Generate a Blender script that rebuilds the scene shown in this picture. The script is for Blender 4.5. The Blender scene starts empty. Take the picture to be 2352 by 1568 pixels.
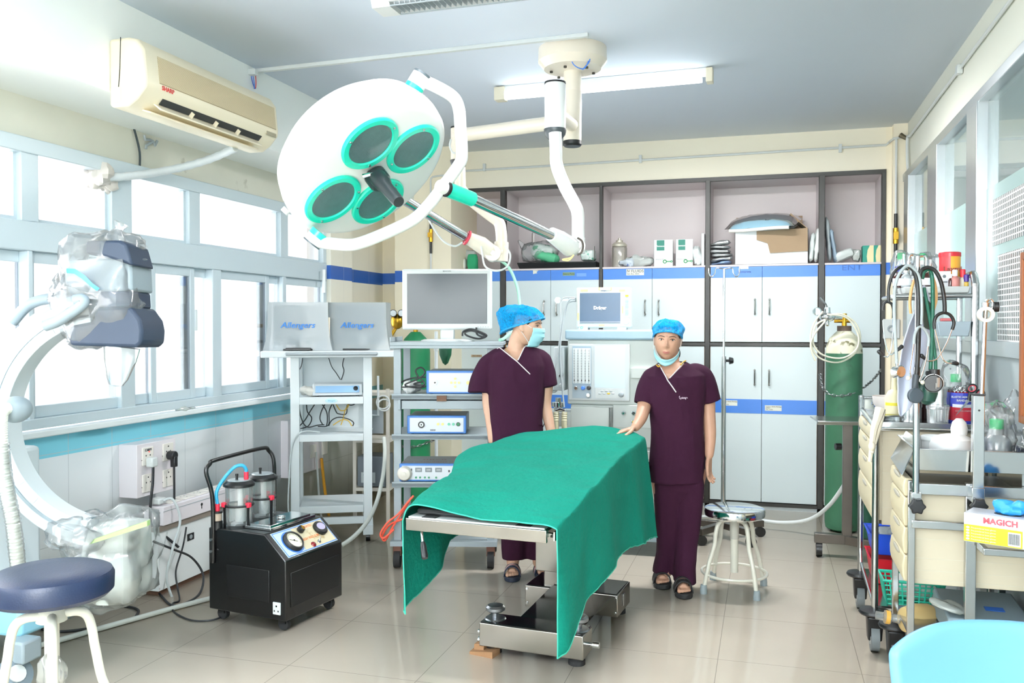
import bpy, bmesh, math, random
from mathutils import Vector, Matrix, noise
random.seed(7)
V = Vector; R = math.radians; PI = math.pi
SC = bpy.context.scene; COL = SC.collection

# ---------------------------------------------------------------- camera, sky, light, exposure
TH, PITCH, FPX, CAMZ = R(16.3), R(1.03), 2000.0, 1.5
cam_data = bpy.data.cameras.new('camera'); cam = bpy.data.objects.new('camera', cam_data); COL.objects.link(cam)
cam.location = (0, 0, CAMZ); cam.rotation_euler = (R(90) - PITCH, 0, TH)
cam_data.sensor_width = 36; cam_data.lens = 36 * FPX / 2352; cam_data.clip_start = .05
SC.camera = cam
CM = Matrix.Rotation(TH, 3, 'Z') @ Matrix.Rotation(R(90) - PITCH, 3, 'X')

SC.view_settings.view_transform = 'Standard'; SC.view_settings.look = 'None'
SC.view_settings.gamma = 1; SC.view_settings.use_curve_mapping = False
SC.view_settings.exposure = 0.25
SC.cycles.max_bounces = 14; SC.cycles.transparent_max_bounces = 24
SC.cycles.diffuse_bounces = 10; SC.cycles.glossy_bounces = 4; SC.cycles.transmission_bounces = 6
SC.cycles.caustics_reflective = False; SC.cycles.caustics_refractive = False
SC.cycles.sample_clamp_indirect = 4

wd = bpy.data.worlds.new('sky'); SC.world = wd; wd.use_nodes = True
bgn = wd.node_tree.nodes['Background']
bgn.inputs[0].default_value = (.97, .985, 1, 1); bgn.inputs[1].default_value = 2.2

def area(name, loc, rot, sx, sy, power, col=(1, 1, 1), spread=180):
    l = bpy.data.lights.new(name, 'AREA'); l.shape = 'RECTANGLE'; l.size = sx; l.size_y = sy
    l.energy = power; l.color = col; l.spread = R(spread)
    o = bpy.data.objects.new(name, l); COL.objects.link(o); o.location = loc; o.rotation_euler = rot
    return o
HC = 3.05                      # ceiling height
# daylight entering through the long window on the left
area('window_daylight', (-3.62, 2.7, 1.75), (0, R(-90), 0), 1.6, 7.4, 200, (.96, .985, 1))
# the photographer's flash behind the camera: some of it direct, most of it bounced off the ceiling
area('camera_flash', (-.7, -3.2, 2.1), (R(80), 0, R(10)), 1.8, 1.4, 48, (1, .985, .965))
area('bounced_flash', (-.9, -1.0, .6), (R(216), 0, R(20)), 2.4, 1.4, 980, (.975, .985, 1), 92)
# fluorescent lamps of the ceiling, then an added fill lamp behind the camera
area('batten_light', (-.45, 5.55, 2.93), (0, 0, R(2)), 1.3, .06, 75, (1, .99, .98))
area('grille_light', (-1.0, 2.5, 2.93), (0, 0, R(2)), 1.2, .1, 28, (.97, .99, 1))
area('rear_fill_light', (-1.2, .1, 2.95), (0, 0, 0), 1.3, .1, 36, (.97, .99, 1))  # no fitting hangs here; added to fill the room with light

def ray(px, py):
    return CM @ V(((px - 1176) / FPX, (784 - py) / FPX, -1))
def at(px, py, X=None, Y=None, Z=None, d=None):
    """The point of the place seen at a pixel of the photo, on a plane X=, Y=, Z= or at depth d."""
    r = ray(px, py); o = V((0, 0, CAMZ))
    if X is not None: t = X / r.x
    elif Y is not None: t = Y / r.y
    elif Z is not None: t = (Z - CAMZ) / r.z
    else: t = d
    return o + r * t

# ---------------------------------------------------------------- mesh helpers
def spl(pts, k=6, closed=False):
    pts = [V(p) for p in pts]; n = len(pts); out = []
    if n < 3: return pts
    for i in range(n if closed else n - 1):
        a, b, c, d = (pts[(i + j) % n] if closed else pts[min(max(i + j, 0), n - 1)] for j in (-1, 0, 1, 2))
        for q in range(k):
            t = q / k
            out.append(.5 * ((2 * b) + (c - a) * t + (2 * a - 5 * b + 4 * c - d) * t * t + (3 * b - a - 3 * c + d) * t ** 3))
    if not closed: out.append(pts[-1])
    return out
def rx(a): return Matrix.Rotation(R(a), 3, 'X')
def ry(a): return Matrix.Rotation(R(a), 3, 'Y')
def rzm(a): return Matrix.Rotation(R(a), 3, 'Z')
def frame_to(d):
    """3x3 whose local Z runs along d."""
    return V(d).normalized().to_track_quat('Z', 'Y').to_matrix()
def fract(p, f=1.0, o=3): return noise.fractal(V(p) * f, 1.0, 2.0, o)

class MB:
    def __init__(s): s.v = []; s.f = []; s.m = []; s.cur = 0
    def mi(s, i): s.cur = i; return s
    def _f(s, f): s.f.append(tuple(f)); s.m.append(s.cur)
    def box(s, x0, x1, y0, y1, z0, z1):
        return s.obox(((x0 + x1) / 2, (y0 + y1) / 2, (z0 + z1) / 2), (x1 - x0, y1 - y0, z1 - z0))
    def obox(s, c, size, M=None):
        c = V(c); b = len(s.v)
        for k in (-1, 1):
            for j in (-1, 1):
                for i in (-1, 1):
                    p = V((i * size[0] / 2, j * size[1] / 2, k * size[2] / 2))
                    s.v.append(c + (M @ p if M else p))
        for q in ((0, 2, 3, 1), (4, 5, 7, 6), (0, 1, 5, 4), (2, 6, 7, 3), (0, 4, 6, 2), (1, 3, 7, 5)):
            s._f([b + i for i in q])
        return s
    def hexa(s, p):
        """8 corners: bottom four counter-clockwise, then top four."""
        b = len(s.v); s.v += [V(q) for q in p]
        for q in ((3, 2, 1, 0), (4, 5, 6, 7), (0, 1, 5, 4), (1, 2, 6, 5), (2, 3, 7, 6), (3, 0, 4, 7)):
            s._f([b + i for i in q])
        return s
    def loft(s, rings, cap=True):
        b = len(s.v); n = len(rings[0])
        for r_ in rings: s.v += [V(p) for p in r_]
        for i in range(len(rings) - 1):
            for j in range(n):
                k = (j + 1) % n
                s._f((b + i * n + j, b + i * n + k, b + (i + 1) * n + k, b + (i + 1) * n + j))
        if cap:
            s._f([b + j for j in range(n)][::-1]); s._f([b + (len(rings) - 1) * n + j for j in range(n)])
        return s
    def cyl(s, p0, p1, r, r1=None, n=16, cap=True):
        p0, p1 = V(p0), V(p1); M = frame_to(p1 - p0); r1 = r if r1 is None else r1
        cs = [(math.cos(2 * PI * i / n), math.sin(2 * PI * i / n)) for i in range(n)]
        return s.loft([[p0 + M @ V((r * x, r * y, 0)) for x, y in cs], [p1 + M @ V((r1 * x, r1 * y, 0)) for x, y in cs]], cap)
    def lathe(s, prof, o=(0, 0, 0), M=None, n=24, sx=1, sy=1, cap=True):
        o = V(o); rings = []
        for r_, z in prof:
            rr = max(r_, .0004); ring = []
            for i in range(n):
                p = V((rr * sx * math.cos(2 * PI * i / n), rr * sy * math.sin(2 * PI * i / n), z))
                ring.append(o + (M @ p if M else p))
            rings.append(ring)
        return s.loft(rings, cap)
    def tube(s, pts, r, n=8, closed=False, cap=True):
        pts = [V(p) for p in pts]; N = len(pts); rr = r if isinstance(r, (list, tuple)) else [r] * N
        rings = []; up = None
        for i, p in enumerate(pts):
            a = pts[(i - 1) % N] if closed else pts[max(i - 1, 0)]
            c = pts[(i + 1) % N] if closed else pts[min(i + 1, N - 1)]
            t = c - a
            t = t.normalized() if t.length > 1e-9 else V((0, 0, 1))
            if up is None:
                up = t.orthogonal().normalized()
            up = up - t * up.dot(t)
            up = up.normalized() if up.length > 1e-6 else t.orthogonal().normalized()
            w = t.cross(up)
            rings.append([p + (up * math.cos(2 * PI * j / n) + w * math.sin(2 * PI * j / n)) * rr[i] for j in range(n)])
        if closed: rings.append(rings[0])
        return s.loft(rings, cap and not closed)
    def ell(s, c, r, n=16, m=10, M=None):
        if not isinstance(r, (list, tuple)): r = (r, r, r)
        prof = [(math.sin(PI * i / m), -math.cos(PI * i / m)) for i in range(m + 1)]
        S = Matrix.Diagonal(r); S = (M @ S) if M else S
        return s.lathe(prof, c, S, n)
    def cap(s, p0, p1, r0, r1=None, n=14, m=4):
        """capsule with round ends"""
        p0, p1 = V(p0), V(p1); r1 = r0 if r1 is None else r1; M = frame_to(p1 - p0); L = (p1 - p0).length
        prof = [(r0 * math.cos(PI / 2 * (1 - i / m)), -r0 * math.sin(PI / 2 * (1 - i / m))) for i in range(m + 1)]
        prof += [(r1 * math.cos(PI / 2 * i / m), L + r1 * math.sin(PI / 2 * i / m)) for i in range(m + 1)]
        return s.lathe(prof, p0, M, n)
    def grid(s, P, closed=False):
        b = len(s.v); n = len(P[0])
        for r_ in P: s.v += [V(p) for p in r_]
        for i in range(len(P) - 1):
            for j in range(n if closed else n - 1):
                k = (j + 1) % n
                s._f((b + i * n + j, b + i * n + k, b + (i + 1) * n + k, b + (i + 1) * n + j))
        return s
    def prism(s, poly, a, b, ax='y'):
        """poly of 2D points swept along an axis: ax y takes (x,z), x takes (y,z), z takes (x,y)"""
        m = {'y': lambda p, t: V((p[0], t, p[1])), 'x': lambda p, t: V((t, p[0], p[1])), 'z': lambda p, t: V((p[0], p[1], t))}[ax]
        ar = sum(poly[i][0] * poly[(i + 1) % len(poly)][1] - poly[(i + 1) % len(poly)][0] * poly[i][1] for i in range(len(poly)))
        if (ar < 0) != (ax == 'y'): poly = poly[::-1]
        return s.loft([[m(p, a) for p in poly], [m(p, b) for p in poly]])
    def torus(s, c, M, r, rr, n=20, k=8, sx=1):
        c = V(c)
        return s.tube([c + M @ V((sx * r * math.cos(2 * PI * i / n), r * math.sin(2 * PI * i / n), 0)) for i in range(n)], rr, k, True)
    def xf(s, fn): s.v = [V(fn(p)) for p in s.v]; return s
    def crumple(s, c, r, amp=.02, f=14, n=26, m=16, boxy=.0, M=None, seed=0):
        """a crumpled bag or packet"""
        b0 = MB().ell((0, 0, 0), 1, n, m)
        def fn(p):
            if boxy:
                k = max(abs(p.x), abs(p.y), abs(p.z)); p = p.lerp(p / max(k, .2) * .85, boxy)
            q = V((p.x * r[0], p.y * r[1], p.z * r[2])); nn = p.normalized() if p.length else p
            q += nn * amp * (noise.noise(q * f + V((seed * 3.1, 0, 0))) + .6 * abs(noise.noise(q * f * 2.3 + V((0, seed * 5.7, 0)))) - .2)
            return V(c) + (M @ q if M else q)
        b0.xf(fn); b = len(s.v); s.v += b0.v
        for f_ in b0.f: s._f([b + i for i in f_])
        return s

def make(name, mb, mats, parent=None, bev=0, seg=2, sub=0, sol=0, ang=38, remesh=0, smooth=0):
    me = bpy.data.meshes.new(name); me.from_pydata([tuple(p) for p in mb.v], [], mb.f)
    if not isinstance(mats, (list, tuple)): mats = [mats]
    for m_ in mats: me.materials.append(m_)
    if len(mats) > 1: me.polygons.foreach_set('material_index', mb.m)
    me.polygons.foreach_set('use_smooth', [True] * len(me.polygons)); me.update()
    if ang and not remesh: me.set_sharp_from_angle(angle=R(ang))
    o = bpy.data.objects.new(name, me); COL.objects.link(o)
    if parent: o.parent = parent
    if remesh:
        md = o.modifiers.new('r', 'REMESH'); md.mode = 'VOXEL'; md.voxel_size = remesh; md.use_smooth_shade = True
    if smooth:
        md = o.modifiers.new('s', 'SMOOTH'); md.factor = .5; md.iterations = smooth
    if bev:
        md = o.modifiers.new('b', 'BEVEL'); md.width = bev; md.segments = seg; md.limit_method = 'ANGLE'; md.angle_limit = R(40); md.harden_normals = False
    if sol:
        md = o.modifiers.new('t', 'SOLIDIFY'); md.thickness = sol; md.offset = 0
    if sub:
        md = o.modifiers.new('u', 'SUBSURF'); md.levels = sub; md.render_levels = sub
    return o

class T:
    """A thing: an Empty at its base that parents its parts. Part meshes are local; w=1 gives them in place."""
    def __init__(s, name, label, cat, loc=(0, 0, 0), rz=0, group=None, kind=None):
        s.o = bpy.data.objects.new(name, None); COL.objects.link(s.o); s.o.empty_display_size = .05
        s.o.location = loc; s.o.rotation_euler = (0, 0, R(rz))
        s.M = Matrix.Translation(V(loc)) @ Matrix.Rotation(R(rz), 4, 'Z'); s.I = s.M.inverted()
        if label: s.o['label'] = label
        if cat: s.o['category'] = cat
        if group: s.o['group'] = group
        if kind: s.o['kind'] = kind
    def add(s, name, mb, mat, par=None, w=0, label=None, **k):
        if w: mb.xf(lambda p: s.I @ p)
        o = make(name, mb, mat, par or s.o, **k)
        if label: o['label'] = label
        return o
    def L(s, p): return s.I @ V(p)
    def text(s, name, st, size, loc, rot, mat, par=None, w=0, **k):
        mb = text_mb(st, size, **k); M = Matrix.Rotation(0, 3, 'X')
        E = rzm(rot[2]) @ ry(rot[1]) @ rx(rot[0])
        mb.xf(lambda p: V(loc) + E @ p)
        return s.add(name, mb, mat, par, w, ang=0)

def text_mb(st, size, ext=.0006, align='CENTER', shear=0, bold=0, sx=1):
    cu = bpy.data.curves.new('lettering', 'FONT'); cu.body = st; cu.size = size; cu.extrude = ext; cu.align_x = align; cu.align_y = 'CENTER'
    cu.shear = shear; cu.offset = bold; cu.resolution_u = 2
    o = bpy.data.objects.new('lettering', cu); me = bpy.data.meshes.new_from_object(o)
    mb = MB(); mb.v = [V((p.co.x * sx, p.co.y, p.co.z)) for p in me.vertices]
    for p in me.polygons: mb._f(tuple(p.vertices))
    bpy.data.objects.remove(o); bpy.data.curves.remove(cu); bpy.data.meshes.remove(me)
    return mb

def solo(name, label, cat, mb, mat, group=None, kind=None, **k):
    """A thing that is one mesh, its origin moved to the middle of its base."""
    xs = [p.x for p in mb.v]; ys = [p.y for p in mb.v]; zs = [p.z for p in mb.v]
    c = V(((min(xs) + max(xs)) / 2, (min(ys) + max(ys)) / 2, min(zs)))
    mb.xf(lambda p: p - c)
    o = make(name, mb, mat, **k); o.location = c
    if label: o['label'] = label
    if cat: o['category'] = cat
    if group: o['group'] = group
    if kind: o['kind'] = kind
    return o
def struct(name, mb, mat, **k):
    o = make(name, mb, mat, **k); o['kind'] = 'structure'; return o

def copy_tree(o, parent=None):
    c = o.copy(); COL.objects.link(c)
    if parent: c.parent = parent
    for ch in list(o.children): copy_tree(ch, c)
    return c
def dup(t, label, loc, rz=0):
    c = copy_tree(t.o if isinstance(t, T) else t); c.location = loc; c.rotation_euler = (0, 0, R(rz)); c['label'] = label
    return c

# ---------------------------------------------------------------- materials
def lin(h):
    if isinstance(h, str): h = [int(h[i:i + 2], 16) / 255 for i in (0, 2, 4)]
    return tuple((c / 12.92 if c <= .04045 else ((c + .055) / 1.055) ** 2.4) for c in h) + (1,)
MATS = {}
def mat(name, col, rough=.5, metal=0, var=0, vs=8, bump=0, bs=60, spec=.5, coat=0, emit=0, stain=None, ss=3, trans=0, sheen=0):
    if name in MATS: return MATS[name]
    m = bpy.data.materials.new(name); m.use_nodes = True; nt = m.node_tree; b = nt.nodes['Principled BSDF']
    c = lin(col); b.inputs['Base Color'].default_value = c; b.inputs['Roughness'].default_value = rough
    b.inputs['Metallic'].default_value = metal; b.inputs['Specular IOR Level'].default_value = spec
    b.inputs['Coat Weight'].default_value = coat; b.inputs['Coat Roughness'].default_value = .08
    b.inputs['Transmission Weight'].default_value = trans; b.inputs['Sheen Weight'].default_value = sheen
    if emit: b.inputs['Emission Color'].default_value = c; b.inputs['Emission Strength'].default_value = emit
    tc = nt.nodes.new('ShaderNodeTexCoord')
    def nz(scale, det=4):
        n_ = nt.nodes.new('ShaderNodeTexNoise'); n_.inputs['Scale'].default_value = scale; n_.inputs['Detail'].default_value = det
        nt.links.new(tc.outputs['Object'], n_.inputs['Vector']); return n_
    last = None
    def mix(fac, a, bcol):
        mx = nt.nodes.new('ShaderNodeMix'); mx.data_type = 'RGBA'; nt.links.new(fac, mx.inputs[0])
        if a is None: mx.inputs[6].default_value = c
        else: nt.links.new(a, mx.inputs[6])
        mx.inputs[7].default_value = bcol; return mx.outputs[2]
    if var:
        n_ = nz(vs); k = 1 - var
        last = mix(n_.outputs['Fac'], None, (c[0] * k, c[1] * k, c[2] * k, 1))
    if stain:
        n_ = nz(ss, 6); rp = nt.nodes.new('ShaderNodeValToRGB'); rp.color_ramp.elements[0].position = stain[1]; rp.color_ramp.elements[1].position = min(stain[1] + .06, 1)
        nt.links.new(n_.outputs['Fac'], rp.inputs[0]); last = mix(rp.outputs[0], last, lin(stain[0]))
    if last is not None: nt.links.new(last, b.inputs['Base Color'])
    if bump:
        n_ = nz(bs, 3); bp = nt.nodes.new('ShaderNodeBump'); bp.inputs['Strength'].default_value = bump; bp.inputs['Distance'].default_value = .01
        nt.links.new(n_.outputs['Fac'], bp.inputs['Height']); nt.links.new(bp.outputs[0], b.inputs['Normal'])
    MATS[name] = m; return m
def film(name, col, opac=.25, gloss=.25, rough=.12):
    """thin clear plastic or glass: see-through with a sheen"""
    if name in MATS: return MATS[name]
    m = bpy.data.materials.new(name); m.use_nodes = True; nt = m.node_tree; nt.nodes.clear()
    out = nt.nodes.new('ShaderNodeOutputMaterial'); tr = nt.nodes.new('ShaderNodeBsdfTransparent'); df = nt.nodes.new('ShaderNodeBsdfDiffuse')
    gl = nt.nodes.new('ShaderNodeBsdfGlossy'); fr = nt.nodes.new('ShaderNodeFresnel'); m1 = nt.nodes.new('ShaderNodeMixShader'); m2 = nt.nodes.new('ShaderNodeMixShader')
    df.inputs[0].default_value = lin(col); gl.inputs['Roughness'].default_value = rough
    ad = nt.nodes.new('ShaderNodeMath'); ad.operation = 'MULTIPLY_ADD'; ad.inputs[1].default_value = .8; ad.inputs[2].default_value = gloss; ad.use_clamp = True
    fr.inputs[0].default_value = 1.45; nt.links.new(fr.outputs[0], ad.inputs[0])
    m1.inputs[0].default_value = opac; nt.links.new(tr.outputs[0], m1.inputs[1]); nt.links.new(df.outputs[0], m1.inputs[2])
    nt.links.new(ad.outputs[0], m2.inputs[0]); nt.links.new(m1.outputs[0], m2.inputs[1]); nt.links.new(gl.outputs[0], m2.inputs[2])
    nt.links.new(m2.outputs[0], out.inputs[0]); MATS[name] = m; return m
def tiled(name, col, grout, sx, sz, axis, rough=.2, gw=.003, off=(0, 0), var=.05, vs=3, band=None, coat=0):
    """tiles drawn by grout lines on a grid in room coordinates; band = (z0, z1, colour)"""
    m = mat(name, col, rough, coat=coat); nt = m.node_tree; b = nt.nodes['Principled BSDF']
    g = nt.nodes.new('ShaderNodeNewGeometry'); sp = nt.nodes.new('ShaderNodeSeparateXYZ'); nt.links.new(g.outputs['Position'], sp.inputs[0])
    def math_(op, a, bb, c_=None):
        n_ = nt.nodes.new('ShaderNodeMath'); n_.operation = op
        for i, x in enumerate((a, bb, c_)):
            if x is None: continue
            if isinstance(x, (int, float)): n_.inputs[i].default_value = x
            else: nt.links.new(x, n_.inputs[i])
        return n_.outputs[0]
    def line(sock, s_, o_):
        q = math_('ADD', sock, o_ + 100 * s_); q = math_('MODULO', q, s_); return math_('LESS_THAN', q, gw)
    a, bb = {'xy': ('X', 'Y'), 'yz': ('Y', 'Z'), 'xz': ('X', 'Z')}[axis]
    l = math_('MAXIMUM', line(sp.outputs[a], sx, off[0]), line(sp.outputs[bb], sz, off[1]))
    n_ = nt.nodes.new('ShaderNodeTexNoise'); n_.inputs['Scale'].default_value = vs; n_.inputs['Detail'].default_value = 6; nt.links.new(g.outputs['Position'], n_.inputs['Vector'])
    def mix(fac, a_, b_):
        mx = nt.nodes.new('ShaderNodeMix'); mx.data_type = 'RGBA'; nt.links.new(fac, mx.inputs[0])
        for i, x in ((6, a_), (7, b_)):
            if isinstance(x, tuple): mx.inputs[i].default_value = x
            else: nt.links.new(x, mx.inputs[i])
        return mx.outputs[2]
    c = lin(col); k = 1 - var
    base = mix(n_.outputs['Fac'], c, (c[0] * k, c[1] * k, c[2] * k, 1))
    if band:
        f = math_('MULTIPLY', math_('GREATER_THAN', sp.outputs['Z'], band[0]), math_('LESS_THAN', sp.outputs['Z'], band[1]))
        base = mix(f, base, lin(band[2]))
    nt.links.new(mix(l, base, lin(grout)), b.inputs['Base Color'])
    return m

W_ = mat('white_paint', 'd8dfe2', .45); STEEL = mat('brushed_steel', 'b9bcbd', .26, 1, var=.12, vs=20)
CHROME = mat('chrome', 'd6dadb', .1, 1); BLACK = mat('black_plastic', '16181a', .38); BLKMET = mat('black_paint', '08090b', .3, coat=.3)
RUB = mat('black_rubber', '1c1d1f', .75); WPL = mat('white_plastic', 'cfd4d4', .35); GPL = mat('grey_plastic', '9aa3a8', .45)
CREAMW = mat('cream_wall', 'f1ead8', .85, var=.05, vs=1.5); WHITEW = mat('white_wall', 'edf0ed', .85, var=.03, vs=1.5)
BLUEP = mat('blue_laminate', '3f7bd0', .35); TEAL = mat('teal_enamel', '19c3a7', .3, coat=.3)
GLASS = film('window_glass', 'ffffff', .02, .02, .02); BAG = film('clear_polythene', 'dde4e8', .13, .05, .14)
CLEAR = film('clear_plastic', 'e8f2f4', .16, .08, .06)
# ================================================================ the room
XW, XB, XR, YB = -3.42, -2.97, 1.03, 7.37          # window wall, beam face, glazed wall, cabinet front
FLOORM = tiled('floor_tiles', 'f0e4d3', 'b2a99d', .605, .605, 'xy', .1, .003, (.205, .24), .16, 2.6)
struct('floor', MB().box(-3.6, 2.4, -4.0, 8.0, -.1, 0), FLOORM, ang=0)
struct('ceiling', MB().box(-3.6, 2.4, -4.0, 8.0, HC, HC + .1), mat('ceiling_paint', 'e6eefa', .9, var=.05, vs=.8), ang=0)
LW = tiled('left_wall_tiles', 'dfe4e6', 'b4babd', .31, .46, 'yz', .22, .003, (.1, .06), .05, 2, (.845, .955, '7fcadb'))
wb = MB().box(XW - .055, XW, -4.0, 8.0, 0, .955)
struct('wall_left', wb, LW, ang=0)
yend = at(742, 640, X=XW).y
struct('wall_left_upper', MB().box(XW - .055, XW, -4.0, yend, 2.4, HC), mat('old_plaster', 'dddbce', .9, var=.12, vs=5, stain=('b9b6a8', .66), ss=6))
LT2 = tiled('corner_wall_tiles', 'ece8da', 'c9cbc6', .31, 5, 'yz', .35, .002, (.0, 0), .03, 2, (1.875, 1.985, '2c5cab'))
yp = at(806, 640, X=XW + .06).y
struct('wall_left_far', MB().box(XW - .055, XW, yend, 8.0, .955, HC), LT2)
struct('trim_1', MB().box(XW, XW + .07, yend, yp, .955, HC), LT2)                 # pilaster beside the window
struct('trim_2', MB().box(XW - .05, XB, -4.0, 7.1, 2.6, HC), WHITEW)                 # beam over the window
pilx = at(1036, 600, Y=7.1).x
PT = tiled('pillar_paint', 'f1e7cf', 'd5d1c0', 9, 9, 'xz', .6, .001, (0, 0), .05, 2, (1.885, 1.985, '2c5cab'))
pl9 = at(907, 600, Y=7.1).x
struct('wall_back_left', MB().box(XW, pl9, 7.42, 8.0, 0, HC).box(pl9, pilx, 7.1, 8.0, 0, HC), PT)
xe = at(2033, 600, Y=YB).x
struct('wall_back', MB().box(pilx, xe, YB, 8.0, 2.722, HC).box(pilx, 2.4, 7.86, 8.0, 0, 2.715), CREAMW)
struct('wall_back_right', MB().box(xe, at(2048, 400, Y=YB).x, YB - .0, 8, 0, HC).box(at(2048, 400, Y=YB).x, XR, YB - .1, 8, 0, HC),
       tiled('right_pier_paint', 'f1e8d3', 'd5d1c0', 9, 9, 'xz', .6, .001, (0, 0), .05, 2, (1.9, 1.995, '3f74c4')))
zg0, zg1 = 1.36, 2.66
struct('wall_right', MB().box(XR, XR + .12, -4.0, 8, zg1, HC), mat('right_wall_paint', 'dcdcd0', .85, var=.05, vs=1.5))
struct('wall_right_lower', MB().box(XR, XR + .1, -4.0, 7.27, 0, zg0), mat('grey_panel', 'a3adaf', .5, var=.04))
struct('wall_corridor', MB().box(2.25, 2.35, -4.0, 8, 0, HC), mat('corridor_paint', 'd3e2df', .8))
struct('wall_rear', MB().box(-3.6, 2.4, -4.15, -4.0, 0, HC), WHITEW)
# window of the left wall: fixed lights above, sliding sashes below
FR = mat('window_frame_paint', 'c3d0d7', .35)
struct('wall_left_rear', MB().box(XW - .055, XW, -4.0, -1.6, .955, 2.4), WHITEW)
struct('wall_right_rear', MB().box(XR, XR + .1, -4.0, -1.6, zg0, zg1), WHITEW)
win = T('window_1', None, None, (XW, 3, .955), kind='structure')
xf0, xf1 = XW - .05, XW + .035
wz0, wt0, wt1, wz1 = 1.0, 1.86, 2.0, 2.4
def wy(px, py=500): return at(px, py, X=XW).y
fr = MB().box(xf0, xf1, -1.6, yend, wz1 - .075, wz1).box(xf0, xf1, -1.6, yend, wt0, wt1).box(xf0, xf1, -1.6, yend, wz0, wz0 + .05)
fr.box(xf0, xf1 - .003, yend - .05, yend, wz0 + .05, wt0).box(xf0, xf1 - .003, yend - .05, yend, wt1, wz1 - .075)
frm = win.add('frame', fr, FR, w=1, bev=.004)
ups = [(-.9, None), (wy(40), wy(80)), (wy(248), wy(295)), (wy(427), wy(452)), (wy(638), wy(655))]
for a, b in ups:
    if b is None: a, b = -.9, -.83
    win.add('mullion', MB().box(xf0, xf1 - .01, a, b, wt1, wz1 - .07), FR, w=1, bev=.004)
edges = [-1.55, -.83, wy(40), wy(80), wy(248), wy(295), wy(427), wy(452), wy(638), wy(655), yend - .04]
for a, b in [(-.83, wy(40)), (wy(80), wy(248)), (wy(295), wy(427)), (wy(452), wy(638)), (wy(655), yend - .05)]:
    win.add('glass_pane', MB().box(XW - .03, XW - .027, a, b, wt1, wz1 - .07), GLASS, w=1)
    win.add('glazing_bead', MB().box(XW - .026, XW - .004, a, a + .018, wt1, wz1 - .075).box(XW - .026, XW - .004, b - .018, b, wt1, wz1 - .075)
            .box(XW - .026, XW - .004, a + .018, b - .018, wt1, wt1 + .02), FR, w=1)
for a, b in [(55, 66), (268, 300), (480, 500), (642, 650)]:
    win.add('mullion', MB().box(xf0, xf1 - .004, wy(a, 800), wy(b, 800), wz0, wt0), FR, w=1, bev=.004)
def sash(a, b, back):
    y0, y1 = wy(a, 800), wy(b, 800); xo = XW - (.022 if back else -.004); fw = .045
    s_ = win.add('sash', MB().box(xo - .024, xo, y0, y0 + fw, wz0 + .05, wt0).box(xo - .024, xo, y1 - fw, y1, wz0 + .05, wt0)
            .box(xo - .024, xo, y0 + fw, y1 - fw, wz0 + .05, wz0 + .11).box(xo - .024, xo, y0 + fw, y1 - fw, wt0 - .055, wt0), FR, w=1, bev=.004)
    win.add('glass_pane', MB().box(xo - .014, xo - .011, y0 + fw, y1 - fw, wz0 + .1, wt0 - .05), GLASS, par=s_, w=1)
    win.add('glazing_seal', MB().box(xo - .018, xo - .006, y1 - fw - .006, y1 - fw, wz0 + .11, wt0 - .05), mat('seal', '8d98a2', .6), par=s_, w=1)
sash(-260, -60, 0); sash(-60, 72, 1); sash(62, 292, 0); sash(285, 362, 1); sash(346, 447, 0); sash(430, 505, 1); sash(484, 618, 0); sash(604, 658, 1); sash(642, 742, 0)
win.add('latch', MB().obox(at(449, 735, X=XW + .005), (.02, .02, .13)), W_, w=1, bev=.004)
struct('trim_3', MB().box(XW - .1, XW + .05, -1.6, yend + .05, .957, .99), mat('sill_paint', 'e2e8ea', .4), bev=.006)
# glazed partition on the right
gw = T('window_2', None, None, (XR, 4.5, zg0), kind='structure')
AL = mat('aluminium', 'c3c9cc', .32, .9)
def ryy(px): return at(px, 500, X=XR).y
g = MB().box(XR - .035, XR + .06, -1.6, 7.27, zg1 - .055, zg1).box(XR - .02, XR + .06, -1.6, 7.27, zg0 - .0, zg0 + .07)
gw.add('frame', g, AL, w=1, bev=.003)
pe = [(7.27, ryy(2098)), (ryy(2135), ryy(2166)), (ryy(2225), ryy(2262)), (2.6, 2.5), (1.0, .9), (-.8, -.9)]
for a, b in pe:
    gw.add('mullion', MB().box(XR - .04, XR + .06, b, a - (a - b) * .35, zg0 + .06, zg1 - .05).box(XR - .015, XR + .06, a - (a - b) * .35, a, zg0 + .06, zg1 - .05), AL, w=1, bev=.003)
GL2 = film('tinted_glass', 'cfe9e6', .3, .1, .03); FROST = film('frosted_film', 'c3e2df', .62, .05, .25)
lat = film('lattice_print', 'ffffff', .9, .02, .4); nt = lat.node_tree
gg = nt.nodes.new('ShaderNodeNewGeometry'); sp = nt.nodes.new('ShaderNodeSeparateXYZ'); nt.links.new(gg.outputs['Position'], sp.inputs[0])
def lm(op, a, b):
    n_ = nt.nodes.new('ShaderNodeMath'); n_.operation = op
    for i, x in enumerate((a, b)):
        if isinstance(x, float): n_.inputs[i].default_value = x
        else: nt.links.new(x, n_.inputs[i])
    return n_.outputs[0]
fac = lm('MULTIPLY', lm('MAXIMUM', lm('LESS_THAN', lm('MODULO', sp.outputs['Y'], .03), .007), lm('LESS_THAN', lm('MODULO', sp.outputs['Z'], .026), .006)), .9)
for n_ in [x for x in nt.nodes if x.type == 'MIX_SHADER']:
    if not n_.inputs[0].is_linked: nt.links.new(fac, n_.inputs[0])
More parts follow.
